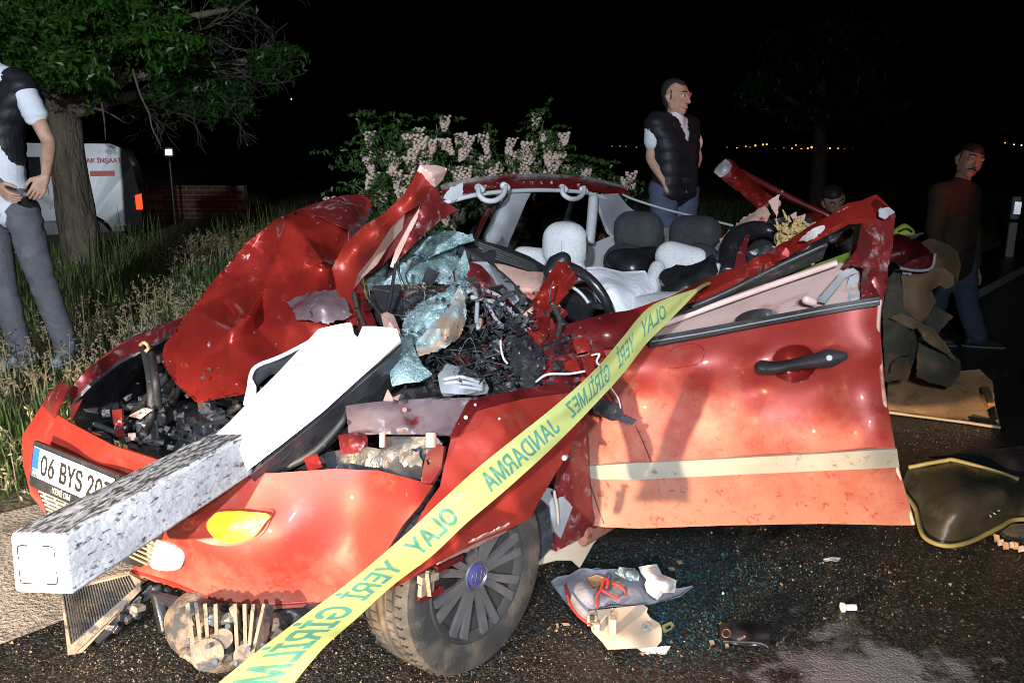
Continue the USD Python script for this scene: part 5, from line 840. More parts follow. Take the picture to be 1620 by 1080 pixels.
part(post, 'torn_side', panel([(634, 545, 2.20), (600, 578, 2.16), (560, 612, 2.13), (510, 656, 2.09), (450, 704, 2.05), (394, 750, 2.03), (404, 764, 2.08), (470, 722, 2.12), (540, 664, 2.17), (600, 612, 2.22), (630, 566, 2.25)], sp=6, th=.012, crumple=.012, seed=8), 'engine_grey', 25)
part(post, 'under_side', panel([(400, 752, 2.06), (470, 700, 2.1), (540, 645, 2.15), (618, 575, 2.22), (632, 600, 2.3), (570, 665, 2.22), (500, 720, 2.16), (440, 748, 2.12)], sp=7, th=.012, crumple=.03, cscale=10, seed=9), 'engine_black', 25)
part(post, 'side_channel', panel([(398, 600, 2.16), (404, 583, 2.18), (440, 568, 2.2), (490, 542, 2.22), (538, 520, 2.24), (520, 540, 2.2), (470, 572, 2.17), (440, 590, 2.15), (428, 590, 2.15), (415, 600, 2.14), (404, 612, 2.14)], sp=5, th=.01), 'black_plastic', 25)
part(post, 'channel_edge', tube([at(388, 640, 2.08), at(394, 612, 2.12), at(398, 590, 2.15), (at(410, 577, 2.17)), at(450, 561, 2.19), at(535, 516, 2.22)], .006, 7, 4), 'white_paint', True)
part(post, 'channel_flange', panel([(388, 645, 2.07), (392, 612, 2.12), (400, 600, 2.13), (406, 612, 2.12), (404, 632, 2.09), (392, 652, 2.06)], sp=4, th=.01), 'white_paint', 25)

# ------------------------------------------------------------------ barrier tape, its back towards us
eu = [(340, 1084, 1.42), (400, 1035, 1.46), (480, 974, 1.53), (560, 914, 1.60), (640, 846, 1.68), (700, 790, 1.74), (760, 736, 1.80), (820, 688, 1.86), (880, 640, 1.92), (940, 586, 1.99), (980, 540, 2.05), (1020, 492, 2.12), (1050, 474, 2.17), (1099, 457, 2.26)]
el = [(462, 1084, 1.40), (512, 1024, 1.45), (565, 977, 1.52), (622, 925, 1.59), (684, 878, 1.67), (738, 827, 1.73), (794, 780, 1.79), (852, 728, 1.85), (902, 680, 1.91), (948, 632, 1.98), (988, 588, 2.04), (1022, 544, 2.11), (1058, 508, 2.17), (1103, 462, 2.26)]
EU = spline([at(*q) for q in eu], 6); EL = spline([at(*q) for q in el], 6); SL = np.concatenate([[0], np.cumsum(np.linalg.norm(np.diff((EU + EL) / 2, axis=0), axis=1))])
def ribbon(s, t, o=0):
    """s metres from the top end, t from 0 (lower edge) to 1 (upper edge), o in front"""
    x = SL[-1] - np.clip(s, 0, SL[-1]); a = np.stack([np.interp(x, SL, EL[:, k]) for k in range(3)], -1); b = np.stack([np.interp(x, SL, EU[:, k]) for k in range(3)], -1)
    p = a + (b - a) * np.asarray(t)[..., None]; p = p + (CAM - p) / np.linalg.norm(CAM - p, axis=-1, keepdims=True) * (np.asarray(o) + .012 * np.sin(np.asarray(t) * np.pi) * 0)[..., None]
    return p
tape = thing('barrier_tape', 'yellow barrier tape with green reversed lettering stretched across the red car', 'tape', at(1100, 460, 2.26))
def wrk(s, t): return .006 * np.sin(t * 3.1 + s * 9) + .005 * (meshkit.fbm(np.stack([s * 14, t * 1.3, s * 0], -1), 3, 4) - .5) + .004 * np.sin(t * 9 + 5 * np.sin(s * 5))
ss, tt = np.meshgrid(np.linspace(0, SL[-1], 140), np.linspace(0, 1, 9), indexing='ij')
tv = ribbon(ss, tt, wrk(ss, tt)).reshape(-1, 3); i, j = np.meshgrid(np.arange(139), np.arange(8), indexing='ij'); k = i * 9 + j
tq = np.stack([k, k + 9, k + 10, k + 1], -1).reshape(-1, 4)
part(tape, 'ribbon', solidify(tv, np.vstack([tq[:, [0, 1, 2]], tq[:, [0, 2, 3]]]), .0006), 'tape_yellow', 60)
def s_at(px, py):
    d = [np.hypot(*(np.array(pr(p)) - (px, py))) for p in (EU + EL) / 2]; i = int(np.argmin(d)); return SL[-1] - SL[i]
def pr(p):
    q = p - CAM; z = q[1] * cP - q[2] * sP; return 810 + FP * q[0] / z, 540 - FP * (q[1] * sP + q[2] * cP) / z
for word, (x0, y0), (x1, y1), h, t0 in (('OLAY', (1056, 492), (1018, 532), .040, .27), ('YERİ', (1010, 542), (978, 578), .040, .27), ('GİRİLMEZ', (966, 590), (902, 650), .042, .25), ('JANDARMA', (884, 670), (770, 772), .042, .24),
                                    ('OLAY', (722, 812), (650, 876), .042, .24), ('YERİ', (632, 888), (560, 948), .042, .24), ('GİRİLMEZ', (540, 962), (360, 1110), .044, .24)):
    sa, sb = s_at(x0, y0), s_at(x1, y1)
    if y1 > 1080: sb = sa + .30
    t = meshkit.text_mesh(word, h, .0004, True); t = t.subdivide_to_size(.008) if hasattr(t, 'subdivide_to_size') else t
    v = t.vertices.copy(); w = v[:, 0].max(); S = sa + v[:, 0] / w * (sb - sa); keep = S < SL[-1] - .002
    Tt = t0 + v[:, 1] / .078; P_ = ribbon(S, np.clip(Tt, 0, 1), wrk(S, Tt) + .0010 + v[:, 2])
    f = t.faces[keep[t.faces].all(1)]
    part(tape, 'lettering', trimesh.Trimesh(P_, f, process=False), 'tape_green', False)
part(tape, 'tied_end', tube([at(1100, 460, 2.27), at(1112, 452, 2.38), at(1122, 448, 2.5)], .006, 6, 3), 'tape_yellow', True)

# ------------------------------------------------------------------ people
def nrm(v): v = np.asarray(v, float); return v / np.linalg.norm(v)
def hand(wr, d, n, side, curl=.5, s=1.0):
    """palm, four unequal bent fingers and a thumb from the side of the palm. d: wrist to knuckles, n: palm side, side: towards the thumb"""
    d, n = nrm(d), nrm(n); t = nrm(np.cross(n, d)) * side; g = []
    kn = [wr + d * .088 * s + t * (.030 - .020 * k) * s for k in range(4)]
    g.append({'hull': [(wr, .024 * s)] + [(k - n * 0, .012 * s) for k in kn] + [(wr + d * .03 * s + t * .026 * s, .014 * s)]})
    for k, (p, L) in enumerate(zip(kn, (.070, .078, .072, .056))):
        q, dd, ch = p, d, [(p, .0100 * s)]
        for i, fr in enumerate((.45, .32, .23)):
            a = curl * (.55 + .35 * i); dd = nrm(dd * math.cos(a) + n * math.sin(a)); q = q + dd * L * fr * s; ch.append((q, (.0090 - .0008 * i) * s))
        g.append(ch)
    p0 = wr + d * .028 * s + t * .026 * s; p1 = p0 + nrm(d * .6 + t * .75 + n * .3) * .042 * s; p2 = p1 + nrm(d * .9 + t * .15 + n * .55) * .032 * s; p3 = p2 + nrm(d * .8 - t * .15 + n * .6) * .024 * s
    g.append([(p0, .015 * s), (p1, .0115 * s), (p2, .0100 * s), (p3, .0085 * s)])
    return g
def folded(m, amp):
    """cloth creases: ridges across the limb"""
    q = m.vertices * (4, 4, 9); w = meshkit.noise(q * .6, 3) * 2.5; nz = 1 - np.abs(meshkit.fbm(q + w[:, None], 3, 5) - .5) * 4
    m.vertices += m.vertex_normals * (nz * amp * .5)[:, None]; return m
def person(name, label, J, face, s=1.0, top='white_shirt', vest=None, sleeves='short', legs='grey_jeans', shoes='shoe_grey', hair_back=.0, moustache=False, toes=None, hands=None, group=None, jacket_len=.10, body_face=None, open_low=.0, open_h=.34, open_shift=0.):
    f = nrm(face); bf = nrm(body_face if body_face is not None else face); u = nrm(J['head'] - J['neck']); f = nrm(f - u * (f @ u)); sd = np.cross(f, u)
    base = (J['anL'] + J['anR']) / 2 * 1.0; base = base.copy(); base[2] = min(J['anL'][2], J['anR'][2]) - .08
    p = thing(name, label, 'person', base, group)
    c = J['head']
    head = [{'hull': [(c + u * .035 * s - f * .015 * s, .086 * s), (c + f * .045 * s + u * .02 * s, .050 * s), (c + f * .040 * s - u * .03 * s + sd * .028 * s, .034 * s), (c + f * .040 * s - u * .03 * s - sd * .028 * s, .034 * s),
                      (c + f * .058 * s - u * .092 * s, .026 * s), (c + f * .005 * s - u * .062 * s + sd * .045 * s, .026 * s), (c + f * .005 * s - u * .062 * s - sd * .045 * s, .026 * s)]},
            [(c + f * .088 * s + u * .012 * s, .010 * s), (c + f * .108 * s - u * .028 * s, .013 * s)], [(c + f * .100 * s - u * .032 * s + sd * .012 * s, .009 * s), (c + f * .100 * s - u * .032 * s - sd * .012 * s, .009 * s)],
            [(c + f * .078 * s + u * .028 * s + sd * .045 * s, .012 * s), (c + f * .090 * s + u * .032 * s, .012 * s), (c + f * .078 * s + u * .028 * s - sd * .045 * s, .012 * s)],
            [(c + f * .080 * s - u * .066 * s + sd * .022 * s, .008 * s), (c + f * .088 * s - u * .064 * s, .010 * s), (c + f * .080 * s - u * .066 * s - sd * .022 * s, .008 * s)]]
    for k in (-1, 1):
        head.append({'hull': [(c + sd * k * .082 * s + u * .015 * s - f * .008 * s, .012 * s), (c + sd * k * .090 * s + u * .004 * s - f * .022 * s, .012 * s), (c + sd * k * .080 * s - u * .034 * s - f * .004 * s, .009 * s)]})
    nk = J['neck']; shc = (J['shL'] + J['shR']) / 2; hpc = (J['hipL'] + J['hipR']) / 2
    lat = nrm(J['shL'] - J['shR']); ch = shc * .68 + hpc * .32; wa = shc * .28 + hpc * .72
    def torso(e, lo=0.0):
        return [{'hull': [(J['shL'], (.058 + e) * s), (J['shR'], (.058 + e) * s), (ch + lat * .085 * s + bf * .02 * s, (.092 + e) * s), (ch - lat * .085 * s + bf * .02 * s, (.092 + e) * s), (nk - u * .05 * s, (.05 + e) * s)]},
                {'hull': [(ch + lat * .085 * s + bf * .02 * s, (.092 + e) * s), (ch - lat * .085 * s + bf * .02 * s, (.092 + e) * s), (wa + lat * .07 * s + bf * .02 * s, (.088 + e) * s), (wa - lat * .07 * s + bf * .02 * s, (.088 + e) * s)]},
                {'hull': [(wa + lat * .07 * s + bf * .02 * s, (.088 + e) * s), (wa - lat * .07 * s + bf * .02 * s, (.088 + e) * s), (hpc + lat * .075 * s - (shc - hpc) * lo, (.092 + e) * s), (hpc - lat * .075 * s - (shc - hpc) * lo, (.092 + e) * s)]}]
    g = head + [[(nk - u * .03 * s, .058 * s), (c - u * .05 * s - f * .01 * s, .052 * s)]] + torso(-.012)
    for k, sg in (('L', 1), ('R', -1)):
        g += [[(J['sh' + k], .055 * s), (J['sh' + k] * .45 + J['el' + k] * .55, .046 * s), (J['el' + k], .039 * s)], [(J['el' + k], .039 * s), (J['el' + k] * .65 + J['wr' + k] * .35, .040 * s), (J['wr' + k], .026 * s)]]
        hd = (hands or {}).get(k); d = nrm(J['wr' + k] - J['el' + k])
        g += hand(J['wr' + k] + d * .015 * s, hd[0] if hd else d, hd[1] if hd else -lat * sg, hd[2] if hd else sg, hd[3] if hd else .45, s)
        g += [[(J['hip' + k], .085 * s), (J['kn' + k], .055 * s)], [(J['kn' + k], .055 * s), (J['kn' + k] * .65 + J['an' + k] * .35, .055 * s), (J['an' + k], .038 * s)]]
    part(p, 'body', blob(g, .02, 5), 'skin', True)
    # face details
    for k in (-1, 1):
        e = c + f * .083 * s + u * .010 * s + sd * k * .033 * s
        ey = part(p, 'eye', trimesh.creation.icosphere(2, .0105 * s).apply_translation(e - f * .004 * s), 'eye_white', True)
        part(ey, 'iris', trimesh.creation.icosphere(1, .006 * s).apply_translation(e + f * .006 * s), 'ink_black', True)
        part(p, 'eyebrow', tube([c + f * .094 * s + u * .034 * s + sd * k * .014 * s, c + f * .094 * s + u * .040 * s + sd * k * .034 * s, c + f * .080 * s + u * .034 * s + sd * k * .054 * s], .0055 * s, 5, 3), 'hair', True)
    if moustache:
        part(p, 'moustache', blob([[(c + f * .096 * s - u * .050 * s, .009 * s), (c + f * .084 * s - u * .060 * s + sd * k * .028 * s, .006 * s)] for k in (-1, 1)], .01, 2), 'hair', True)
    hb = hair_back
    part(p, 'hair', blob([{'hull': [(c + u * .050 * s - f * (.022 + hb) * s, .086 * s), (c + u * .065 * s + f * (.018 - hb) * s, .060 * s), (c - u * .01 * s - f * .040 * s, .072 * s), (c - u * .045 * s - f * .05 * s, .045 * s)]},
                          *[[(c + sd * k * .070 * s + u * .04 * s + f * .005 * s, .014 * s), (c + sd * k * .072 * s - u * .012 * s + f * .008 * s, .008 * s)] for k in (-1, 1)]], .015, 3), 'hair', True)
    # clothes follow the body
    st = torso(.006) + [[(nk - u * .045 * s, .066 * s), (nk - u * .015 * s, .064 * s)]]
    for k in 'LR':
        end = .52 if sleeves == 'short' else 1.0
        if sleeves == 'short':
            m = J['sh' + k] * (1 - end) + J['el' + k] * end; st.append([(J['sh' + k], .068 * s), (m, .064 * s)])
        else:
            st += [[(J['sh' + k], .072 * s), (J['el' + k], .056 * s)], [(J['el' + k], .056 * s), (J['wr' + k] * .96 + J['el' + k] * .04, .044 * s)]]
    part(p, 'shirt' if sleeves == 'short' else 'jacket', folded(blob(st if sleeves == 'short' else st + torso(.02, jacket_len), .016, 5), .018), top, True)
    if vest:
        vt = blob(torso(.024, .02) + [[(nk - u * .04 * s - bf * .02 * s, .074 * s), (nk + u * .012 * s - bf * .022 * s, .066 * s)]], .02, 6)
        axis = nrm(shc - hpc); h_ = (vt.vertices - hpc) @ axis; per = .085 * s                      # quilted: the filling swells between the seams
        vt.vertices += vt.vertex_normals * (.011 * s * np.abs(np.sin(h_ / per * np.pi)) ** .6 - .004 * s)[:, None]
        op = (vt.vertices - hpc - axis * h_[:, None]); front = (op @ bf > .02) & (np.abs(op @ lat - open_shift) < .008 * s + np.clip(h_ - .32 * s, 0, 1) * .35 + np.clip(open_h * s - h_, 0, 1) * open_low)
        vt.update_faces(~front[vt.faces].all(1)); vt.remove_unreferenced_vertices()
        vp = part(p, 'vest', vt, vest, True)
        part(vp, 'zip_pull', bar(hpc + bf * .13 * s + axis * .0, hpc + bf * .13 * s - axis * .02 * s, .005, .006), 'bare_steel', False)
    tr = [{'hull': [(J['hipL'], .100 * s), (J['hipR'], .100 * s), (hpc + (shc - hpc) * .10, .108 * s)]}]
    for k in 'LR': tr.append([(J['hip' + k], .100 * s), (J['hip' + k] * .5 + J['kn' + k] * .5, .088 * s), (J['kn' + k], .074 * s), (J['kn' + k] * .5 + J['an' + k] * .5, .068 * s), (J['an' + k] - UPV * .01, .062 * s)])
    tb = folded(blob(tr, .016, 4), .022)
    tp = part(p, 'trousers', tb, legs, True)
    part(tp, 'belt', trimesh.creation.revolve(np.array([(.155, -.018), (.162, -.018), (.162, .018), (.155, .018), (.155, -.018)]) * s, sections=32).apply_transform(trimesh.transformations.scale_matrix(.86, direction=bf)).apply_translation(hpc + (shc - hpc) * .16), 'ink_black', 30)
    td = toes or {}
    for k in 'LR':
        a = J['an' + k]; t_ = nrm(td.get(k, bf)); g0 = a - UPV * (.052 * s)
        sh = part(p, 'shoe', blob([{'hull': [(g0 - t_ * .055 * s, .038 * s), (g0 + t_ * .06 * s, .040 * s), (a - t_ * .01, .045 * s)]}, {'hull': [(g0 + t_ * .06 * s, .040 * s), (g0 + t_ * .155 * s - UPV * .010 * s, .030 * s)]}], .015, 4), shoes, True)
        part(sh, 'sole', blob([{'hull': [(g0 - t_ * .06 * s - UPV * .030 * s, (.040 * s, .040 * s, .009)), (g0 + t_ * .07 * s - UPV * .030 * s, (.045 * s, .045 * s, .009)), (g0 + t_ * .165 * s - UPV * .030 * s, (.034 * s, .034 * s, .009))]}], .03, 1), 'shoe_grey', True)
    return p
gz = lambda x, y: float(gh(np.array([x]), np.array([y]))[0])
DM = 5.35
J = dict(head=at(-34, 40, DM), neck=at(-22, 92, DM), shL=at(34, 136, DM - .05), shR=at(-78, 132, DM + .12), elL=at(78, 226, DM - .10), elR=at(-62, 236, DM - .05), wrL=at(73, 276, DM - .26), wrR=at(-8, 292, DM - .26),
         hipL=at(34, 334, DM), hipR=at(-18, 334, DM + .05), knL=at(66, 440, DM - .06), knR=at(4, 446, DM + .02), anL=at(106, 548, DM - .02), anR=at(34, 556, DM - .02))
person('person', 'person at far left in black quilted vest and grey jeans, hands at the waist', J, (.35, -.9, -.2), 1.04, vest='black_vest', toes={'L': (.1, -1, 0), 'R': (-.55, -.9, 0)},
       hands={'L': (at(52, 312, DM - .30) - at(73, 276, DM - .26), np.array([-.6, .6, -.2]), 1, .55), 'R': (at(22, 318, DM - .30) - at(-8, 292, DM - .26), np.array([.5, .7, .2]), -1, .55)}, body_face=(.30, -.95, 0), open_low=.60, open_h=.50, open_shift=.07)
DB = 6.05
J = dict(head=at(1071, 155, DB), neck=at(1068, 186, DB), shL=at(1038, 196, DB - .06), shR=at(1089, 200, DB + .14), elL=at(1030, 250, DB - .06), elR=at(1103, 250, DB + .18), wrL=at(1047, 281, DB - .12), wrR=at(1090, 284, DB + .1),
         hipL=at(1050, 300, DB - .04), hipR=at(1083, 300, DB + .06), knL=at(1052, 400, DB - .04), knR=at(1080, 400, DB + .06), anL=at(1053, 492, DB), anR=at(1080, 492, DB + .08))
for k in ('anL', 'anR'): J[k][2] = .08 + gz(J[k][0], J[k][1])
person('person', 'person standing behind the car in a black quilted vest and white shirt, hand in pocket', J, (.62, -.72, -.12), 1.0, vest='black_vest', legs='blue_jeans', hair_back=.018, body_face=(.5, -.86, 0),
       hands={'L': (np.array([.25, .1, -1]), np.array([.8, .3, 0]), 1, .35)})
DR = 6.0
J = dict(head=at(1534, 256, DR), neck=at(1520, 290, DR), shL=at(1488, 308, DR - .10), shR=at(1532, 304, DR + .22), elL=at(1478, 366, DR - .16), elR=at(1538, 364, DR + .24), wrL=at(1492, 416, DR - .22), wrR=at(1542, 418, DR + .2),
         hipL=at(1490, 410, DR - .06), hipR=at(1520, 408, DR + .1), knL=at(1478, 490, DR), knR=at(1530, 478, DR + .08), anL=at(1468, 545, DR + .1), anR=at(1546, 530, DR + .02))
J['anL'][2] = .085; J['anR'][2] = .085
person('person', 'person walking at far right in brown jacket and blue jeans, looking back', J, (-.05, -1, -.05), 1.0, top='brown_jacket', sleeves='long', legs='blue_jeans', shoes='ink_black', moustache=True, toes={'L': (.9, -.4, 0), 'R': (1, -.3, 0)}, body_face=(.85, -.5, 0), jacket_len=.12)
DC = 7.0
J = dict(head=at(1319, 318, DC), neck=at(1322, 346, DC + .06), shL=at(1352, 360, DC + .1), shR=at(1288, 360, DC + .1), elL=at(1362, 410, DC - .05), elR=at(1278, 410, DC - .05), wrL=at(1345, 440, DC - .25), wrR=at(1295, 440, DC - .25),
         hipL=at(1340, 420, DC + .5), hipR=at(1304, 420, DC + .5), knL=at(1345, 440, DC + .05), knR=at(1298, 440, DC + .05), anL=at(1342, 480, DC + .25), anR=at(1302, 480, DC + .25))
for k in ('anL', 'anR'): J[k][2] = .08
person('person', 'person bending down behind the torn rear of the car, only the face showing', J, (-.05, -1, -.15), 1.0, top='brown_jacket', sleeves='long', legs='blue_jeans', shoes='ink_black', moustache=True, body_face=(0, -1, 0))

# ------------------------------------------------------------------ trees, bush, grass
def compound(base, d, L, r, n=6, size=.04, droop=.3):
    """pinnate leaf: points and facings of its leaflets"""
    d = nrm(d); s = nrm(np.cross(d, UPV) + 1e-6); pts, nr = [], []
    for k in range(n):
        q = base + d * L * (k + 1) / n - UPV * droop * L * ((k + 1) / n) ** 2
        for sg in (-1, 1): pts.append(q + s * sg * size * .55 + r.normal(0, .004, 3)); nr.append(UPV + r.normal(0, .4, 3))
    pts.append(base + d * L * 1.08 - UPV * droop * L); nr.append(UPV + r.normal(0, .4, 3))
    return pts, nr
def crown(clumps, r, size, per=9, L=.16):
    P_, N_ = [], []
    for (x, y, D, rx, ry, n) in clumps:
        subs = r.normal(size=(max(2, n // 9), 3)); subs = subs / np.linalg.norm(subs, axis=1, keepdims=True) * (r.random((len(subs), 1)) ** .4)
        for _ in range(int(n * .85)):
            a = subs[r.integers(len(subs))] + r.normal(0, .13, 3)
            q = at(x + a[0] * rx, y + a[2] * ry, D + a[1] * rx / 140); p, nr = compound(q, r.normal(size=3) * (1, 1, .5), L, r, per, size); P_ += p; N_ += nr
    N_ = np.array(N_); N_ /= np.linalg.norm(N_, axis=1, keepdims=True)
    return leaves(np.array(P_), N_, size, r, .48)
def twigs(starts, r, depth=4, L=.5, rad=.012, spread=.5, n=3, up=.0):
    out = []
    def go(p, d, L, rad, k):
        q = [p]
        for i in range(3):
            d = nrm(d + r.normal(0, .16, 3) + UPV * up * .1); q.append(q[-1] + d * L / 3)
        out.append(tube(q, np.linspace(rad, rad * .6, 4), 4, caps=False))
        if k:
            for i in range(n): go(q[r.integers(1, 4)], nrm(d + r.normal(0, spread, 3)), L * r.uniform(.6, .85), rad * .6, k - 1)
    for p, d in starts: go(np.asarray(p, float), nrm(d), L, rad, depth)
    return trimesh.util.concatenate(out)
rt = np.random.default_rng(3)
TD = 9.4
base = at(128, 372, TD); base[2] = gz(base[0], base[1]) - .02
tree = thing('tree', 'tree with a broad ridged trunk and bright green leaves, in front of the white van', 'tree', base)
tk = tube([base + (0, 0, -.05), base + (0, 0, .1), at(116, 310, TD), at(106, 240, TD), at(100, 180, TD), at(92, 130, TD), at(80, 60, TD), at(70, -60, TD)], [.27, .21, .185, .165, .16, .155, .12, .07], 20, 6)
ang = np.arctan2(tk.vertices[:, 1] - base[1], tk.vertices[:, 0] - base[0]); cz = tk.vertices[:, 2]
dirs = tk.vertices - np.stack([np.interp(cz, [base[2], 2.3], [base[0], at(92, 130, TD)[0]]), np.full(len(cz), TD), cz], -1); dirs[:, 2] = 0
tk.vertices += dirs * (.16 * np.abs(np.sin(ang * 6 + cz * 1.2 + 2 * meshkit.noise(tk.vertices * (3, 3, 2), 4))) - .08 + .20 * (meshkit.fbm(tk.vertices * (6, 6, 2), 3, 2) - .5))[:, None]
part(tree, 'trunk', tk, 'bark', True)
for q in ([(100, 170, TD), (150, 140, TD + .1), (220, 120, TD + .2), (300, 110, TD + .3), (390, 95, TD + .3)], [(98, 180, TD), (160, 165, TD), (230, 150, TD + .1), (300, 165, TD + .2)], [(100, 150, TD), (170, 90, TD - .2), (260, 40, TD - .2), (360, 15, TD)], [(95, 160, TD), (40, 110, TD - .5), (-40, 70, TD - .8)], [(95, 140, TD), (120, 60, TD - .6), (160, 0, TD - 1)]):
    part(tree, 'limb', tube([at(*x) for x in q], np.linspace(.10, .025, len(q)), 9, 5), 'bark', True)
part(tree, 'bare_twigs', twigs([(at(x, y, TD + .2), (at(x2, y2, TD + rt.normal(0, .5)) - at(x, y, TD))) for x, y, x2, y2 in ((150, 150, 400, 100), (200, 130, 420, 40), (170, 100, 400, 10), (230, 120, 440, 90), (260, 110, 440, 60), (180, 150, 330, 160), (300, 110, 450, 100), (280, 60, 420, 20), (140, 160, 260, 130))],
     rt, 4, .62, .011, .42, 3), 'twig', True, kind='stuff')
bits('hanging_twig', tree, [tube([at(210, 110, 8.6), at(222, 150, 8.5), at(236, 180, 8.45), at(240, 200, 8.4), at(250, 222, 8.4), at(257, 236, 8.4)], [.012, .011, .009, .008, .006, .004], 5, 4), tube([at(160, 160, 8.7), at(165, 190, 8.7), at(167, 222, 8.7)], [.01, .008, .004], 5, 4), tube([at(130, 165, 8.9), at(170, 178, 8.8), at(200, 195, 8.8), at(212, 190, 8.8)], [.012, .01, .007, .004], 5, 4)], 'twig', True)
part(tree, 'crown', crown([(30, 70, 8.3, 90, 45, 150), (90, 95, 8.2, 75, 40, 120), (140, 110, 8.2, 40, 28, 55), (40, 30, 8.6, 110, 50, 120), (150, 25, 8.5, 80, 40, 90), (230, 60, 8.4, 70, 34, 90), (270, 70, 8.4, 40, 24, 45), (-60, 60, 8.2, 90, 60, 70), (100, 20, 8.8, 140, 40, 90), (210, 15, 8.8, 90, 30, 60)], rt, .085, 5, .20), 'leaf_green', False, kind='stuff')
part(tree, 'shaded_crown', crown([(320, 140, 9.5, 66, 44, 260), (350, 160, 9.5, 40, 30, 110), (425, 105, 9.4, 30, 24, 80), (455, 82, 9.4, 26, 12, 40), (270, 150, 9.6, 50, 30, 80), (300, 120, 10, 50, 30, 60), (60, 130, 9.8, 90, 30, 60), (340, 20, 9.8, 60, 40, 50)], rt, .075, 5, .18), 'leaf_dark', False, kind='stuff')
rt = np.random.default_rng(5)
b2 = at(1297, 290, 15.5); b2[2] = gz(b2[0], b2[1]) - .05
tree2 = thing('tree', 'dim tree with a thin straight trunk standing in the dark at the right', 'tree', b2)
part(tree2, 'trunk', tube([b2, at(1297, 240, 15.5), at(1298, 200, 15.5), at(1300, 120, 15.5)], [.17, .13, .11, .06], 12, 4), 'bark', True)
for q in ([(1298, 200, 15.5), (1350, 150, 15.4), (1400, 120, 15.4)], [(1298, 195, 15.5), (1240, 150, 15.5), (1200, 130, 15.4)], [(1300, 150, 15.5), (1290, 80, 15.4), (1310, 40, 15.4)]): part(tree2, 'limb', tube([at(*x) for x in q], [.07, .04, .015], 7, 4), 'bark', True)
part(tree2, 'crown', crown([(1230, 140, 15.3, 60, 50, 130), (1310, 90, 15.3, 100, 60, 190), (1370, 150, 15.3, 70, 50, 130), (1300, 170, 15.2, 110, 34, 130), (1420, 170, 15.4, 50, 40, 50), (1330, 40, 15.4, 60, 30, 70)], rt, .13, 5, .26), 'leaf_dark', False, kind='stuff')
# flowering bush behind the car
rb = np.random.default_rng(11)
b3 = at(760, 330, 6.3); b3[2] = gz(b3[0], b3[1])
bush = thing('flowering_bush', 'bush hung with clusters of pale pink white blossom growing behind the red car', 'bush', b3)
BR = [[(600, 190, 5.9)], [(575, 230, 5.8)], [(560, 275, 5.8)], [(620, 250, 5.7)], [(690, 180, 5.9)], [(655, 215, 5.8)], [(745, 215, 5.9)], [(720, 245, 5.7)], [(770, 240, 5.9)], [(600, 300, 5.6)], [(640, 290, 5.6)], [(860, 175, 6.0)], [(875, 215, 5.9)], [(820, 235, 5.9)], [(900, 255, 6.0)], [(935, 245, 6.1)], [(965, 270, 6.2)], [(860, 262, 5.9)], [(790, 265, 5.9)], [(700, 265, 5.7)], [(610, 320, 5.5)], [(925, 270, 6.0)], [(985, 285, 6.3)], [(570, 190, 5.9)], [(640, 195, 5.9)]]
fol, nor, wood, cl = [], [], [], []
for (e,) in BR:
    p1 = at(*e); p0 = b3 + rb.normal(0, .12, 3) * (1, 1, 0); p1 = p1 - np.array([0, 0, .07]); mid = (p0 + p1) / 2 + np.array([0, 0, .02]) + rb.normal(0, .08, 3)
    sp_ = spline([p0, mid, p1], 8); wood.append(tube(sp_, np.linspace(.016, .004, len(sp_)), 5))
    for k in range(len(sp_) // 2, len(sp_)):
        for _ in range(6):
            p, nr = compound(sp_[k] + rb.normal(0, .075, 3), rb.normal(size=3) * (1, 1, .35) + UPV * .1, rb.uniform(.11, .17), rb, 6, .036, .35); fol += p; nor += nr
        if e[0] != 985 and rb.random() < (.55 if e[0] < 620 else .95):
            for _ in range(rb.integers(2, 5) if e[0] > 620 else rb.integers(1, 3)): cl.append(sp_[k] + rb.normal(0, .075, 3) - np.array([0, 0, .03]))
for w_ in wood: part(bush, 'stem', w_, 'twig', True)
nor = np.array(nor); nor /= np.linalg.norm(nor, axis=1, keepdims=True)
part(bush, 'foliage', leaves(np.array(fol), nor, .040, rb, .5), 'leaf_shrub', False, kind='stuff')
octa = trimesh.creation.icosphere(0, 1.0)
for q in cl:
    L = rb.uniform(.07, .13); fl = []; dx = rb.normal(0, .25, 2)
    for k in range(26):
        t = k / 25; a = k * 2.4; rad = .036 * (1 - t * .75)
        m = octa.copy(); m.apply_scale(rb.uniform(.011, .018) * np.array([1, 1, rb.uniform(.6, 1)])); m.apply_translation(q + np.array([math.cos(a) * rad + dx[0] * L * t, math.sin(a) * rad + dx[1] * L * t, -t * L])); fl.append(m)
    part(bush, 'blossom_cluster', trimesh.util.concatenate(fl), 'blossom', False)
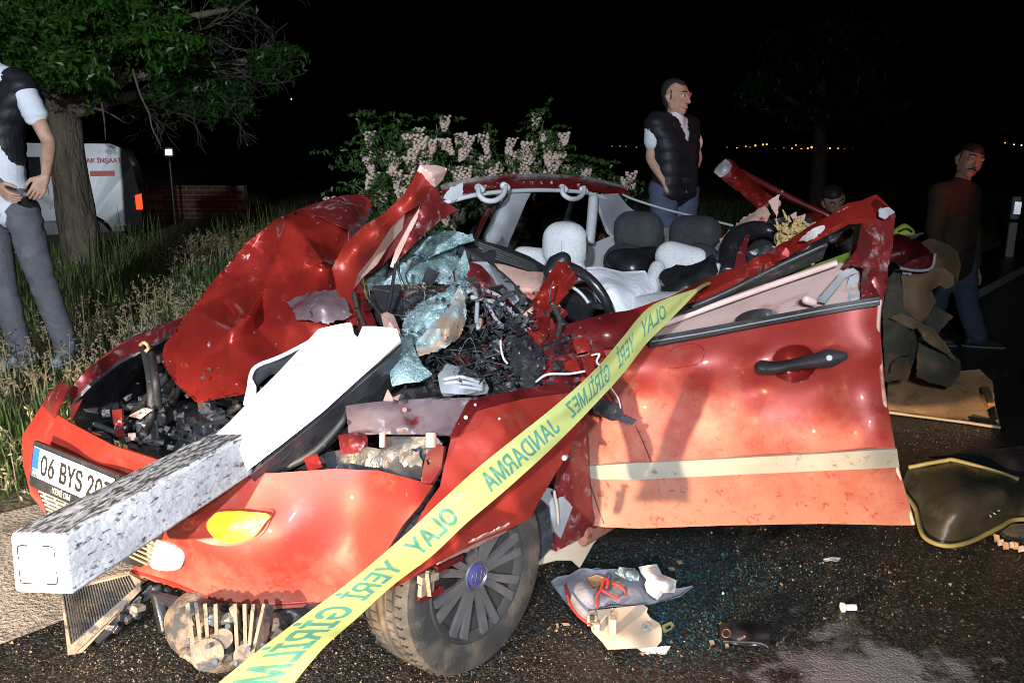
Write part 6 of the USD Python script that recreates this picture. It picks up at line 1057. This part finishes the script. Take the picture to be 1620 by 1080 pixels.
# grass
def blades(n, urange, vrange, h0, h1, w, r, dens=None, lean=.45, heads=False):
    u = r.uniform(*urange, n); v = r.uniform(*vrange, n)
    ok = ~((u > -1.0) & (u < 4.4) & (v > -1.05))
    if dens is not None: ok &= dens(u, v)
    u, v = u[ok], v[ok]; n = len(u)
    p = ORG + u[:, None] * RV + v[:, None] * LV; p[:, 2] = gh(p[:, 0], p[:, 1]) - .015
    h = (h0 + (h1 - h0) * r.random(n) ** 1.4)[:, None]; a = r.uniform(0, 2 * np.pi, n); d = np.stack([np.cos(a), np.sin(a), 0 * a], -1); b = r.uniform(.15, 1, n)[:, None] * lean
    s = np.stack([-np.sin(a), np.cos(a), 0 * a], -1) * (w * r.uniform(.6, 1.4, n))[:, None]
    pts = []
    for t in (0, .4, .75):
        c = p + UPV * h * t * (1 - .25 * b * t) + d * h * b * t * t; pts += [c - s * (1 - t * .55), c + s * (1 - t * .55)]
    pts.append(p + UPV * h * (1 - .35 * b) + d * h * b * 1.05)
    V_ = np.stack(pts, 1).reshape(-1, 3); k = np.arange(n)[:, None] * 7
    F_ = np.vstack([k + [0, 1, 3], k + [0, 3, 2], k + [2, 3, 5], k + [2, 5, 4], k + [4, 5, 6]])
    m = trimesh.Trimesh(V_, F_, process=False)
    if heads:
        tip = pts[-1]; q = np.repeat(tip, 7, 0) - np.repeat(d * h * b * .5 + UPV * h * .3, 7, 0) * np.tile(np.linspace(0, .9, 7), n)[:, None] + r.normal(0, .010, (n * 7, 3))
        m = trimesh.util.concatenate([m, leaves(q, nrm2(r.normal(size=(n * 7, 3))), .030, r, .35)])
    return m
nrm2 = lambda a: a / np.linalg.norm(a, axis=1, keepdims=True)
rg = np.random.default_rng(17)
patch = lambda sc, th, sd: (lambda u, v: meshkit.fbm(np.stack([u * sc, v * sc, u * 0], -1), 3, sd) > th)
edge = lambda u, v: v < -1.5 + .35 * (meshkit.noise(np.stack([u * 1.3, v * 1.3, u * 0], -1), 9) - .5) * 2
part(None, 'grass', trimesh.util.concatenate([blades(60000, (-6, 10), (-9.5, -1.35), .05, .19, .0045, rg, edge), blades(9000, (-3.2, 4), (-2.8, -1.3), .07, .24, .005, rg, lambda u, v: edge(u, v) & patch(1.6, .45, 3)(u, v)), blades(9000, (-2, 10), (-9, -5), .25, .65, .006, rg, patch(.8, .5, 4)), blades(16000, (6, 34), (-8, -.6), .08, .3, .007, rg)]),
     'grass_green', False, label='green verge grass growing beside the road left of and behind the car', cat='grass', kind='stuff')
part(None, 'dry_grass', trimesh.util.concatenate([blades(11000, (-5, 8), (-8, -2.8), .12, .36, .0028, rg, patch(.9, .48, 7), .6, True), blades(1800, (-4, 6), (-3.2, -1.9), .07, .22, .0026, rg, patch(.9, .5, 7), .6, True), blades(500, (-2.5, 3), (-2.2, -1.35), .10, .3, .0025, rg, None, .6, True)]),
     'grass_dry', False, label='tall dry straw coloured grass with seed heads on the verge', cat='dry grass', kind='stuff')
# ------------------------------------------------------------------ far things on the left: van, wall, work lamp
vb = np.array([-6.12, 13.9, -.24]); yaw = math.radians(200); vx = np.array([math.cos(yaw), math.sin(yaw), 0]); vy = np.array([-vx[1], vx[0], 0])   # vx: towards the nose, vy: towards us
if vy[1] > 0: vy = -vy
vpt = lambda x, y, z: vb + vx * x + vy * y + UPV * z
van = thing('white_van', 'white panel van with red lettering, parked behind the tree trunk', 'van', vb)
prof = np.array([(0, .34), (-.02, .9), (.06, 1.42), (.16, 1.66), (.34, 1.74), (2.55, 1.76), (2.85, 1.66), (3.35, 1.16), (4.05, 1.0), (4.3, .82), (4.36, .40), (4.2, .30), (.1, .30)])
pol = outline2d(prof).offset(-.05).offset(.05, manifold3d.JoinType.Round, 2, 16)
for cx in (.78, 3.5): pol = pol - manifold3d.CrossSection.circle(.37, 28).translate((cx, .31))
body = tm(pol.extrude(1.66)); bv = body.vertices.copy(); hz = np.clip((bv[:, 1] - .9) / .9, 0, 1); yy = bv[:, 2] - .83; yy *= 1 - .12 * hz ** 1.5
body = trimesh.Trimesh(np.array([vpt(a, b, c) for a, b, c in zip(bv[:, 0], yy, bv[:, 1])]), body.faces, process=False)
part(van, 'body', body, 'van_white', 35)
def on_van(x, z): return vpt(x, .834 * (1 - .12 * min(max((z - .9) / .9, 0), 1) ** 1.5), z)
def vside(pts, nm, m, o=.012): return part(van, nm, trimesh.convex.convex_hull(np.vstack([[on_van(x, z) + vy * (o + k) for k in (-.02, 0)] for x, z in pts])), m, 20)
vside([(2.0, 1.06), (2.0, 1.55), (2.62, 1.55), (3.12, 1.08)], 'side_window', 'window_dark')
vside([(1.32, 1.06), (1.32, 1.55), (1.9, 1.55), (1.9, 1.06)], 'side_window', 'window_dark')
vside([(-.02, .30), (-.02, .50), (.42, .50), (.42, .30)], 'rear_bumper', 'black_plastic')
vside([(1.17, .56), (1.17, .60), (3.1, .60), (3.1, .56)], 'side_moulding', 'black_plastic')
for x in (1.25, 1.95): vside([(x, .40), (x, 1.62), (x + .012, 1.62), (x + .012, .40)], 'door_gap', 'ink_black', .004)
part(van, 'tail_lamp', trimesh.convex.convex_hull(np.vstack([[on_van(x, z) + vy * o for o in (-.10, .015)] for x, z in ((-.03, .74), (-.03, .98), (.06, .96), (.06, .74))])), 'tail_glow', 20)
for cx in (.78, 3.5):
    for sg in (1, -1):
        w_ = part(van, 'wheel', cyl(vpt(cx, sg * .80, .31), vpt(cx, sg * .60, .31), .31, 32), 'tyre_rubber', 35)
        part(w_, 'rim', cyl(vpt(cx, sg * .812, .31), vpt(cx, sg * .76, .31), .19, 28), 'hubcap_grey', 35)
        for k in range(5):
            a = k * 1.2566; part(w_, 'rim_slot', cyl(vpt(cx + .12 * math.cos(a), sg * .82, .31 + .12 * math.sin(a)), vpt(cx + .12 * math.cos(a), sg * .78, .31 + .12 * math.sin(a)), .035, 10), 'ink_black', 30)
tdir = -vx
def vtext(s, x, z, h, m='van_red_print'):
    t = meshkit.text_mesh(s, h, .004, True); o = on_van(x, z) + vy * .006; nz = np.cross(tdir, UPV)
    tilt = on_van(x, z + .2) - on_van(x, z); tilt /= np.linalg.norm(tilt); part(van, 'lettering', frame(t, o, tdir, tilt, np.cross(tdir, tilt)), m, False)
vtext('AK İNŞAAT', .70, 1.46, .066)
vside([(.32, 1.26), (.32, 1.335), (.66, 1.335), (.66, 1.26)], 'printed_band', 'van_red_print', .004)
wl = thing('brick_wall', 'low reddish brick wall in the dark behind the white van, under the work lamp', 'wall', (-6.4, 15.6, -.25))
part(wl, 'mortar_core', trimesh.creation.box((1.9, .20, 1.02)).apply_translation((-5.9, 15.6, .25)), 'mortar', False)
for r_ in range(12):
    for c_ in range(8):
        x = -6.83 + c_ * .235 + (.117 if r_ % 2 else 0)
        if x + .22 > -4.95: continue
        part(wl, 'brick', rbox(.222, .215, .072, .006).apply_translation((x + .111, 15.6 + rng.normal(0, .004), -.215 + r_ * .085)), 'brick_red', 25)
lp = at(267, 241, 14.6)
lamp_t = thing('work_lamp', 'small bright white work lamp on a thin pole beside the white van', 'lamp', (lp[0], lp[1], -.25))
part(lamp_t, 'pole', cyl(np.array([lp[0] - .02, lp[1] + .05, -.25]), lp + (-.02, .05, .05), .02, 10), 'black_plastic', True)
part(lamp_t, 'housing', rbox(.20, .08, .18, .02).apply_translation(lp + (-.02, .05, 0)), 'black_plastic', 30)
part(lamp_t, 'lit_face', rbox(.10, .02, .10, .008).apply_translation(lp + (0, -.005, 0)), 'flood_glow', 30)
bits('guard_bar', lamp_t, [bar(lp + (x, -.04, -.12), lp + (x, -.04, .12), .008, .008) for x in (-.11, -.04, .09)], 'black_plastic')
# ------------------------------------------------------------------ road side on the right
mb = at(1598, 392, 11.2); mb[2] = gz(mb[0], mb[1]); mtp = at(1611, 311, 11.2); hgt = mtp[2] - mb[2]
mk = thing('marker_post', 'slim white roadside marker post with a bright reflector, at the right edge', 'marker post', mb)
part(mk, 'post', rbox(.10, .05, hgt, .012).apply_translation(mb + (0, 0, hgt / 2)), 'post_white', 30)
part(mk, 'reflector', frame(rbox(.085, .012, .17, .004), mb + (0, -.045, hgt - .15), nrm((11.2, -6.6, 0)), nrm((6.6, 11.2, 0)), UPV), 'reflector', 25)
part(mk, 'black_band', rbox(.104, .054, .05, .004).apply_translation(mb + (0, 0, hgt - .32)), 'ink_black', 25)
TL = [(1116, 248, 2, 1), (1124, 248, 2, 1.2), (1129, 248, 2, .9), (1140, 246, 0, .8), (1166, 234, 0, .8), (1180, 232, 0, .9), (1195, 230.5, 0, 1.3), (1207, 229, 0, 1.2), (1213, 228.6, 0, 1.2), (1227, 237, 2, .9), (1253, 235, 0, .9), (1259, 230, 0, .9), (1268, 236, 0, 1.1), (1278, 235, 0, 1.2), (1284, 233, 0, 1.4), (1284, 237, 0, 1.1), (1308, 235, 0, 1.0), (1313, 234.5, 0, 1.2), (1326, 235, 0, .9), (1349, 237, 0, .9), (1369, 249, 2, 2.0), (1384, 254, 0, .7), (1590, 226, 0, .9), (1604, 229, 2, .8), (1616, 230, 2, .8), (1007, 233, 1, 1.0), (981, 231, 1, 1.0), (968, 231.5, 1, .9), (990, 232, 1, .9), (1052, 237, 1, .8), (1100, 232, 1, .9), (1150, 233, 1, .8), (1187, 233, 1, .9), (1240, 234, 1, .9), (1296, 236, 1, .8), (1336, 236, 1, .9), (461, 157, 2, .7)]
for i, (x, y, c, s) in enumerate(TL):
    p = at(x, y, 640); part(None, 'town_light', trimesh.creation.icosphere(2, .55 * s).apply_translation(p), ('town_amber', 'town_faint', 'town_white')[c], True,
        'distant point of light among the town lights scattered along the dark skyline' if not (s == 2.0 or x == 461) else ('brightest white distant light, low at the right of the town lights' if s == 2.0 else 'single tiny white light high in the dark above the bush, left of it'), 'town light', 'town lights on the horizon' if not (s == 2.0 or x == 461) else None)
# ------------------------------------------------------------------ torn upholstery and board behind the door
D4 = 4.3
up = thing('torn_upholstery', 'torn olive and tan cloth hanging behind the open door beside the walking man', 'torn cloth', at(1440, 600, D4) * (1, 1, 0))
CL = [('cloth_fold', 'olive_cloth', [(1396, 500, 4.2), (1404, 440, 4.25), (1424, 420, 4.3), (1426, 452, 4.24), (1444, 490, 4.2), (1452, 545, 4.22), (1436, 600, 4.2), (1400, 604, 4.16)], [(1420, 520, 4.1), (1436, 480, 4.2)]),
      ('cloth_fold', 'tan_cloth', [(1424, 424, 4.26), (1450, 420, 4.28), (1492, 424, 4.3), (1508, 436, 4.3), (1508, 452, 4.3), (1494, 457, 4.28), (1484, 450, 4.28), (1474, 458, 4.28), (1480, 478, 4.26), (1460, 510, 4.2), (1432, 494, 4.2), (1428, 460, 4.22)], [(1465, 445, 4.2), (1450, 480, 4.14)]),
      ('cloth_fold', 'olive_cloth', [(1478, 484, 4.24), (1500, 496, 4.24), (1508, 500, 4.22), (1484, 527, 4.16), (1470, 520, 4.14), (1462, 508, 4.16)], []),
      ('cloth_fold', 'tan_cloth', [(1408, 502, 4.1), (1424, 496, 4.12), (1460, 512, 4.1), (1478, 520, 4.08), (1500, 550, 4.08), (1512, 572, 4.1), (1490, 556, 4.04), (1466, 542, 4.02), (1450, 518, 4.04), (1444, 522, 4.06)], [(1465, 525, 4.0)]),
      ('cloth_fold', 'olive_cloth', [(1452, 540, 4.2), (1470, 540, 4.18), (1500, 556, 4.18), (1518, 568, 4.2), (1519, 590, 4.2), (1508, 606, 4.18), (1504, 612, 4.18), (1478, 606, 4.14), (1450, 596, 4.16)], [(1485, 575, 4.08)]),
      ('cloth_lining', 'pale_grey_trim', [(1428, 420, 4.2), (1438, 416, 4.2), (1444, 424, 4.2), (1440, 436, 4.18), (1428, 434, 4.18)], []),
      ('cloth_lining', 'grey_trim', [(1394, 440, 4.3), (1420, 436, 4.3), (1422, 450, 4.3), (1396, 492, 4.26)], [])]
for nm, m, o, c in CL: part(up, nm, panel(o, c, sp=5, th=.006, crumple=.035, cscale=8, seed=int(o[0][0]), jag=1.2), m, True)
part(up, 'loose_thread', tube([at(1408, 590, 4.1), at(1410, 576, 4.1), at(1424, 564, 4.08), at(1440, 562, 4.1)], .003, 5, 5), 'black_rubber', True)
tb_ = thing('tan_blanket', 'tan cloth bundle between the torn rear of the car and the walking man', 'cloth', at(1480, 420, 4.6) * (1, 1, 0))
part(tb_, 'cloth', panel([(1456, 384, 4.7), (1470, 378, 4.8), (1500, 388, 4.85), (1514, 400, 4.85), (1519, 420, 4.8), (1514, 446, 4.7), (1500, 440, 4.6), (1478, 425, 4.55), (1462, 405, 4.6)], [(1490, 410, 4.6)], sp=5, th=.01, crumple=.04, seed=81), 'tan_cloth', True)
part(tb_, 'hem', panel([(1474, 420, 4.52), (1500, 430, 4.55), (1512, 442, 4.6), (1508, 462, 4.5), (1490, 450, 4.45), (1476, 436, 4.45)], [(1492, 440, 4.42)], sp=5, th=.01, crumple=.04, seed=82), 'olive_cloth', True)
bd = thing('fibre_board', 'brown bent board lying on the asphalt under the torn cloth', 'board', at(*Z(1490, 660, 0)))
part(bd, 'sheet', panel([Z(1404, 596, .16), Z(1450, 588, .18), Z(1520, 588, .20), Z(1549, 585, .21), Z(1562, 598, .18), Z(1570, 604, .17), Z(1574, 640, .08), Z(1582, 673, .012), Z(1530, 666, .012), Z(1405, 650, .012)], [Z(1490, 630, .12), Z(1440, 620, .12)], sp=6, th=.012, crumple=.02, cscale=5, seed=91), 'cardboard', True)
part(bd, 'edge', tube([at(*Z(x, y, .014)) for x, y in ((1405, 652), (1470, 660), (1530, 668), (1583, 676))], .009, 6), 'beige_plastic', True)
part(bd, 'torn_corner', panel([Z(1552, 612, .17), Z(1564, 612, .16), Z(1572, 634, .11), Z(1562, 640, .10)], [Z(1560, 625, .16)], sp=4, th=.008, crumple=.02), 'tan_cloth', True)
part(bd, 'dark_slot', panel([Z(1562, 648, .085), Z(1572, 642, .09), Z(1578, 664, .035), Z(1566, 662, .04)], sp=4, th=.006), 'ink_black', True)
part(bd, 'dark_slot', panel([Z(1532, 658, .045), Z(1574, 664, .03), Z(1576, 670, .02), Z(1534, 664, .03)], sp=4, th=.006), 'ink_black', True)
part(bd, 'orange_clip', rbox(.03, .02, .02, .004).apply_translation(at(*Z(1568, 639, .125))), 'orange_bit', 30)
hv = thing('hi_vis_cap', 'small yellow green high visibility cap beyond the torn rear of the car', 'cap', at(1432, 365, 5.0) - UPV * .04)
cp = at(1430, 366, 5.0)
part(hv, 'crown', blob([{'hull': [(cp + (x, 0, z), .035) for x, z in ((-.03, -.01), (.03, -.01), (0, .012))]}], .012, 4), 'hivis', True)
part(hv, 'dark_band', tube([cp + (-.05, -.035, .0), cp + (-.01, -.045, .02), cp + (.03, -.04, 0)], .007, 6, 4), 'ink_black', True)
part(hv, 'peak', panel([(1418, 372, 4.94), (1442, 372, 4.94), (1462, 368, 4.96), (1448, 376, 4.9), (1420, 376, 4.9)], sp=3, th=.006), 'grey_trim', True)
# ------------------------------------------------------------------ dark vinyl cover with yellow piping
cv = thing('vinyl_cover', 'dark olive vinyl cover edged with yellow piping lying on the road at the right', 'cover', at(*Z(1530, 860, 0)))
OL = [Z(1428, 768, .05), Z(1438, 738, .12), Z(1467, 732, .15), Z(1496, 728, .17), Z(1506, 725, .18), Z(1543, 733, .17), Z(1573, 742, .16), Z(1612, 755, .15), Z(1670, 772, .12), Z(1690, 820, .04), Z(1640, 822, .03), Z(1604, 823, .03), Z(1583, 834, .03), Z(1563, 844, .025), Z(1542, 854, .02), Z(1522, 861, .02), Z(1502, 864, .02), Z(1481, 861, .02), Z(1465, 852, .02), Z(1457, 841, .025), Z(1452, 823, .03), Z(1449, 807, .04), Z(1444, 796, .05), Z(1431, 775, .06)]
part(cv, 'sheet', panel(OL, [Z(1520, 770, .19), Z(1500, 810, .13), Z(1560, 800, .15), Z(1590, 775, .18), Z(1480, 780, .14), Z(1540, 830, .08), Z(1475, 830, .07)], sp=6, th=.006, crumple=.022, cscale=6, seed=95), 'olive_vinyl', True)
off = lambda p: np.asarray(at(*p)) + (CAM - at(*p)) * .006
part(cv, 'upper_piping', tube([off(Z(*q)) for q in ((1438, 739, .122), (1467, 733, .152), (1496, 728, .172), (1508, 727, .182), (1543, 736, .174), (1573, 745, .165), (1612, 758, .155))], .009, 7, 4), 'yellow_piping', True)
part(cv, 'lower_piping', tube([off(Z(*q)) for q in ((1431, 780, .06), (1444, 797, .055), (1450, 810, .045), (1453, 825, .035), (1458, 842, .03), (1466, 852, .026), (1482, 860, .025), (1502, 863, .025), (1522, 860, .025), (1543, 853, .025), (1563, 843, .03), (1583, 833, .035), (1604, 822, .038), (1640, 821, .038))], .009, 7, 4), 'yellow_piping', True)
part(cv, 'second_layer', panel([Z(1470, 724, .14), Z(1510, 716, .19), Z(1580, 710, .2), Z(1680, 700, .2), Z(1690, 775, .12), Z(1640, 768, .13), Z(1600, 752, .15), Z(1560, 738, .16), Z(1510, 724, .18)], [Z(1600, 728, .20)], sp=7, th=.006, crumple=.04, cscale=7, seed=96), 'leather', True)
bits('printed_mark', cv, [tube([off(Z(x, y, .108)), off(Z(x + dx, y + dy, .108))], .0022, 5) for x, y, dx, dy in ((1564, 808, 4, -2), (1570, 805, 5, -3), (1577, 802, 4, -3), (1566, 814, 2, 3), (1572, 811, 3, 2), (1578, 808, 4, -1), (1575, 800, 1, 3), (1582, 800, 0, 4))], 'wire_white', True)
part(cv, 'lower_flap', panel([Z(1582, 842, .03), Z(1600, 830, .04), Z(1640, 828, .04), Z(1660, 850, .02), Z(1620, 858, .02), Z(1590, 850, .02)], sp=5, th=.006, crumple=.02), 'olive_cloth', True)
sr = thing('striped_ribbon', 'twisted ribbon striped in tan and brown at the lower edge of the vinyl cover', 'ribbon', at(*Z(1595, 862, 0)))
for k, (x, y) in enumerate(((1576, 850), (1582, 856), (1590, 862), (1598, 860), (1606, 862), (1614, 866))):
    part(sr, 'ribbon_fold', panel([Z(x - 4, y - 6 + (k % 2) * 4, .03), Z(x + 5, y - 4, .035), Z(x + 6, y + 6, .012), Z(x - 3, y + 7, .01)], sp=2.5, th=.002, crumple=.012, cscale=20, seed=k), 'beige_plastic' if k % 2 else 'cardboard', True)
# ------------------------------------------------------------------ litter in front of the door
gc = thing('grey_garment', 'crumpled grey garment with red piping lying on the road below the door', 'garment', at(*Z(985, 940, 0)))
part(gc, 'cloth', panel([Z(871, 921, .02), Z(883, 913, .03), Z(902, 910, .05), Z(918, 900, .07), Z(944, 899, .08), Z(974, 901, .07), Z(994, 902, .06), Z(1018, 905, .06), Z(1043, 910, .05), Z(1071, 931, .03), Z(1096, 927, .04), Z(1076, 942, .02), Z(1024, 957, .03), Z(966, 958, .05), Z(946, 962, .05), Z(938, 985, .02), Z(918, 978, .02), Z(900, 958, .02), Z(889, 944, .02)],
    [Z(930, 930, .09), Z(960, 935, .06), Z(1000, 930, .07), Z(945, 915, .05), Z(980, 950, .06)], sp=4, th=.008, crumple=.030, cscale=11, seed=101), 'grey_cloth', True)
tub = lambda q, r: tube([at(*Z(*p)) + (CAM - at(*Z(*p))) * .010 for p in q], r, 6, 4)
bits('red_piping', gc, [tub(((895, 925, .04), (899, 943, .05), (904, 958, .05), (918, 976, .04), (936, 989, .03)), .0045), tub(((945, 960, .07), (944, 943, .09), (951, 932, .10), (956, 916, .11), (962, 918, .11), (960, 930, .10)), .005), tub(((951, 932, .10), (965, 940, .09), (980, 946, .08)), .004), tub(((968, 923, .10), (978, 925, .10), (987, 932, .09), (990, 939, .08)), .005)], 'red_trim', True)
part(gc, 'plaid_lining', panel([Z(928, 915, .075), Z(944, 910, .085), Z(956, 914, .085), Z(950, 928, .08), Z(938, 932, .085)], sp=3, th=.006, crumple=.01), 'cardboard', True)
bp = thing('beige_trim_panel', 'broken beige plastic trim panel lying against the grey garment', 'trim panel', at(*Z(985, 1020, 0)))
part(bp, 'panel', panel([Z(929, 967, .05), Z(1018, 957, .07), Z(1025, 961, .07), Z(1023, 969, .06), Z(1029, 978, .05), Z(1043, 986, .045), Z(1047, 995, .04), Z(1046, 1014, .02), Z(1038, 1023, .012), Z(962, 1027, .012), Z(954, 1016, .015), Z(937, 999, .02)], [Z(985, 990, .05), Z(1000, 1005, .05), Z(975, 1008, .045)], sp=4, th=.006), 'beige_plastic', 40)
P5 = lambda x, y, z: at(*Z(x, y, z))
bits('moulded_clip', bp, [rbox(.03, .03, .035, .004).apply_translation(P5(936, 978, .055)), rbox(.022, .03, .05, .004).apply_translation(P5(969, 988, .075)), rbox(.018, .02, .03, .004).apply_translation(P5(944, 992, .05))], 'beige_plastic', 30)
bits('clip_hole', bp, [rbox(.014, .012, .022, .002).apply_translation(P5(936, 974, .075) + (0, -.014, 0)), cyl(P5(1023, 992, .048), P5(1023, 992, .056), .014, 14)], 'engine_grey', 30)
ts = thing('white_tissue', 'crumpled bright white tissue on top of the grey garment', 'tissue', at(*Z(1045, 945, 0)))
part(ts, 'paper', panel([Z(1011, 897, .10), Z(1038, 893, .11), Z(1046, 909, .10), Z(1069, 918, .09), Z(1066, 936, .06), Z(1048, 936, .08), Z(1039, 948, .06), Z(1025, 936, .08), Z(1021, 925, .09), Z(1024, 916, .10), Z(1015, 906, .10)], [Z(1042, 925, .13), Z(1032, 910, .13), Z(1056, 926, .12)], sp=3.5, th=.006, crumple=.03, cscale=16, seed=104), 'tissue', True)
wr = thing('clear_wrapper', 'crumpled bluish clear wrapper beside the white tissue', 'wrapper', at(*Z(993, 915, 0)))
part(wr, 'film', panel([Z(973, 906, .09), Z(980, 897, .10), Z(1004, 899, .10), Z(1012, 908, .10), Z(1010, 919, .09), Z(996, 918, .09), Z(984, 912, .09)], [Z(994, 908, .12)], sp=3, th=.003, crumple=.03, cscale=22, seed=105), 'crazed_glass', 30)
pp = thing('torn_paper', 'torn white paper under the beige trim panel', 'paper', at(*Z(1035, 1030, 0)))
part(pp, 'sheet', panel([Z(1008, 1024, .01), Z(1062, 1021, .012), Z(1052, 1034, .008), Z(1036, 1032, .01), Z(1022, 1034, .008)], sp=3, th=.002, crumple=.006, jag=1), 'tissue', True)
yt = thing('yellow_tag', 'small yellow plastic tag beside the beige trim panel', 'tag', at(*Z(1058, 992, 0)))
part(yt, 'ring', panel([Z(1046, 990, .02), Z(1061, 983, .025), Z(1067, 989, .02), Z(1062, 995, .016), Z(1050, 1000, .012)], sp=3, th=.006, holes=[[Z(1052, 991, 0)[:2], Z(1060, 987, 0)[:2], Z(1062, 990, 0)[:2], Z(1053, 996, 0)[:2]]]), 'yellow_piping', 30)
sc = thing('glasses_case', 'dark flat glasses case with a round gold mark lying on the asphalt', 'glasses case', at(*Z(1178, 1010, 0)))
part(sc, 'case', panel([Z(1140, 990, .03), Z(1144, 987, .035), Z(1180, 989, .035), Z(1213, 993, .03), Z(1216, 1004, .03), Z(1216, 1020, .012), Z(1212, 1023, .01), Z(1180, 1019, .012), Z(1144, 1017, .012), Z(1140, 1013, .014)], [Z(1178, 1004, .042)], sp=3, th=.018), 'leather', 40)
part(sc, 'round_mark', tube([at(*Z(1149 + 6.5 * math.cos(t), 1001 + 6.5 * math.sin(t), .047)) for t in np.linspace(0, 2 * np.pi, 20)], .0018, 5), 'tan_cloth', True)
part(sc, 'snap', trimesh.creation.icosphere(1, .005).apply_translation(at(*Z(1178, 1006, .055))), 'bare_steel', True)
part(sc, 'lip', tube([at(*Z(x, y, .03)) for x, y in ((1144, 1014), (1180, 1015), (1204, 1017), (1216, 1023))], .004, 6, 3), 'engine_grey', True)
ct = thing('bottle_cap', 'small white plastic cap with a flange on the bare asphalt', 'cap', at(*Z(1343, 962, 0)))
a_, b_ = at(*Z(1333, 960, .014)), at(*Z(1354, 960, .014)); part(ct, 'body', cyl(a_, b_, .0105, 18), 'tissue', 30); part(ct, 'flange', cyl(a_ - (b_ - a_) * .08, a_ + (b_ - a_) * .12, .0155, 18), 'tissue', 30)
wp = thing('paper_strip', 'thin white paper strip lying below the middle of the door', 'paper', at(*Z(1314, 884, 0)))
part(wp, 'strip', panel([Z(1302, 884, .006), Z(1316, 881, .012), Z(1330, 882, .006), Z(1326, 887, .006), Z(1314, 886, .012), Z(1304, 887, .006)], sp=2.5, th=.002, crumple=.004), 'tissue', True)
for x, y, w_, h_ in ((895, 987, 14, 5), (882, 990, 5, 9), (1150, 1021, 7, 7), (1126, 1016, 9, 8), (1016, 1034, 6, 5), (760, 960, 8, 4), (1075, 889, 10, 6), (1062, 900, 12, 6)):
    s_ = thing('plastic_chip', 'small tan plastic chip scattered on the asphalt around the garment', 'chip', at(*Z(x, y, 0)), 'tan chips scattered on the asphalt')
    part(s_, 'chip', panel([Z(x - w_ * .5, y - h_ * .4, .010), Z(x + w_ * .3, y - h_ * .5, .014), Z(x + w_ * .5, y + h_ * .3, .006), Z(x - w_ * .2, y + h_ * .5, .006)], sp=2, th=.004, crumple=.004), 'tan_cloth', 25)
# glass crumbs and grit
rc = np.random.default_rng(31)
def crumbs(n, spots, size, r):
    tet = np.array([[1, 1, 1], [1, -1, -1], [-1, 1, -1], [-1, -1, 1.]]) / 1.7; F = np.array([[0, 1, 2], [0, 3, 1], [0, 2, 3], [1, 3, 2]])
    w = np.array([s[4] for s in spots], float); ch = r.choice(len(spots), n, p=w / w.sum()); P_ = []
    for c in ch:
        x, y, sx, sy, _ = spots[c]
        for _ in range(20):
            px, py = r.normal(x, sx), r.normal(y, sy)
            if py > 470: break
        else: px, py = x, y
        P_.append(at(*Z(px, py, .004)))
    P_ = np.array(P_); s = size * np.exp(r.normal(0, .45, n)); q = r.normal(size=(n, 3, 3)); q, _ = np.linalg.qr(q)
    V_ = np.einsum('ij,njk->nik', tet, q) * s[:, None, None] + P_[:, None] + np.array([0, 0, 1]) * s[:, None, None] * .6
    return trimesh.Trimesh(V_.reshape(-1, 3), (F[None] + np.arange(n)[:, None, None] * 4).reshape(-1, 3), process=False)
part(None, 'glass_crumbs', crumbs(9000, [(1060, 940, 60, 45, 3), (1120, 900, 70, 30, 2.2), (1040, 985, 14, 12, 1.6), (1100, 990, 40, 30, 1.6), (1230, 930, 120, 50, 1.2), (980, 900, 60, 30, .8), (1350, 900, 110, 50, .6), (900, 1000, 90, 40, .4)], .0021, rc), 'glass_bit', False, label='scattered blue green crumbs of broken glass on the road below the door', cat='broken glass', kind='stuff')
mat('grit_mix', [(.16, .11, .07), (.26, .19, .12), (.07, .05, .035)], 60, rough=.8)
part(None, 'grit', crumbs(6000, [(1000, 960, 260, 70, 3), (600, 1040, 200, 40, 1.5), (250, 1040, 150, 40, 1.5), (1350, 900, 160, 60, 2), (1480, 690, 60, 14, .6)], .0018, rc), 'grit_mix', False, label='loose grit and splinters strewn over the dark asphalt', cat='grit', kind='stuff')
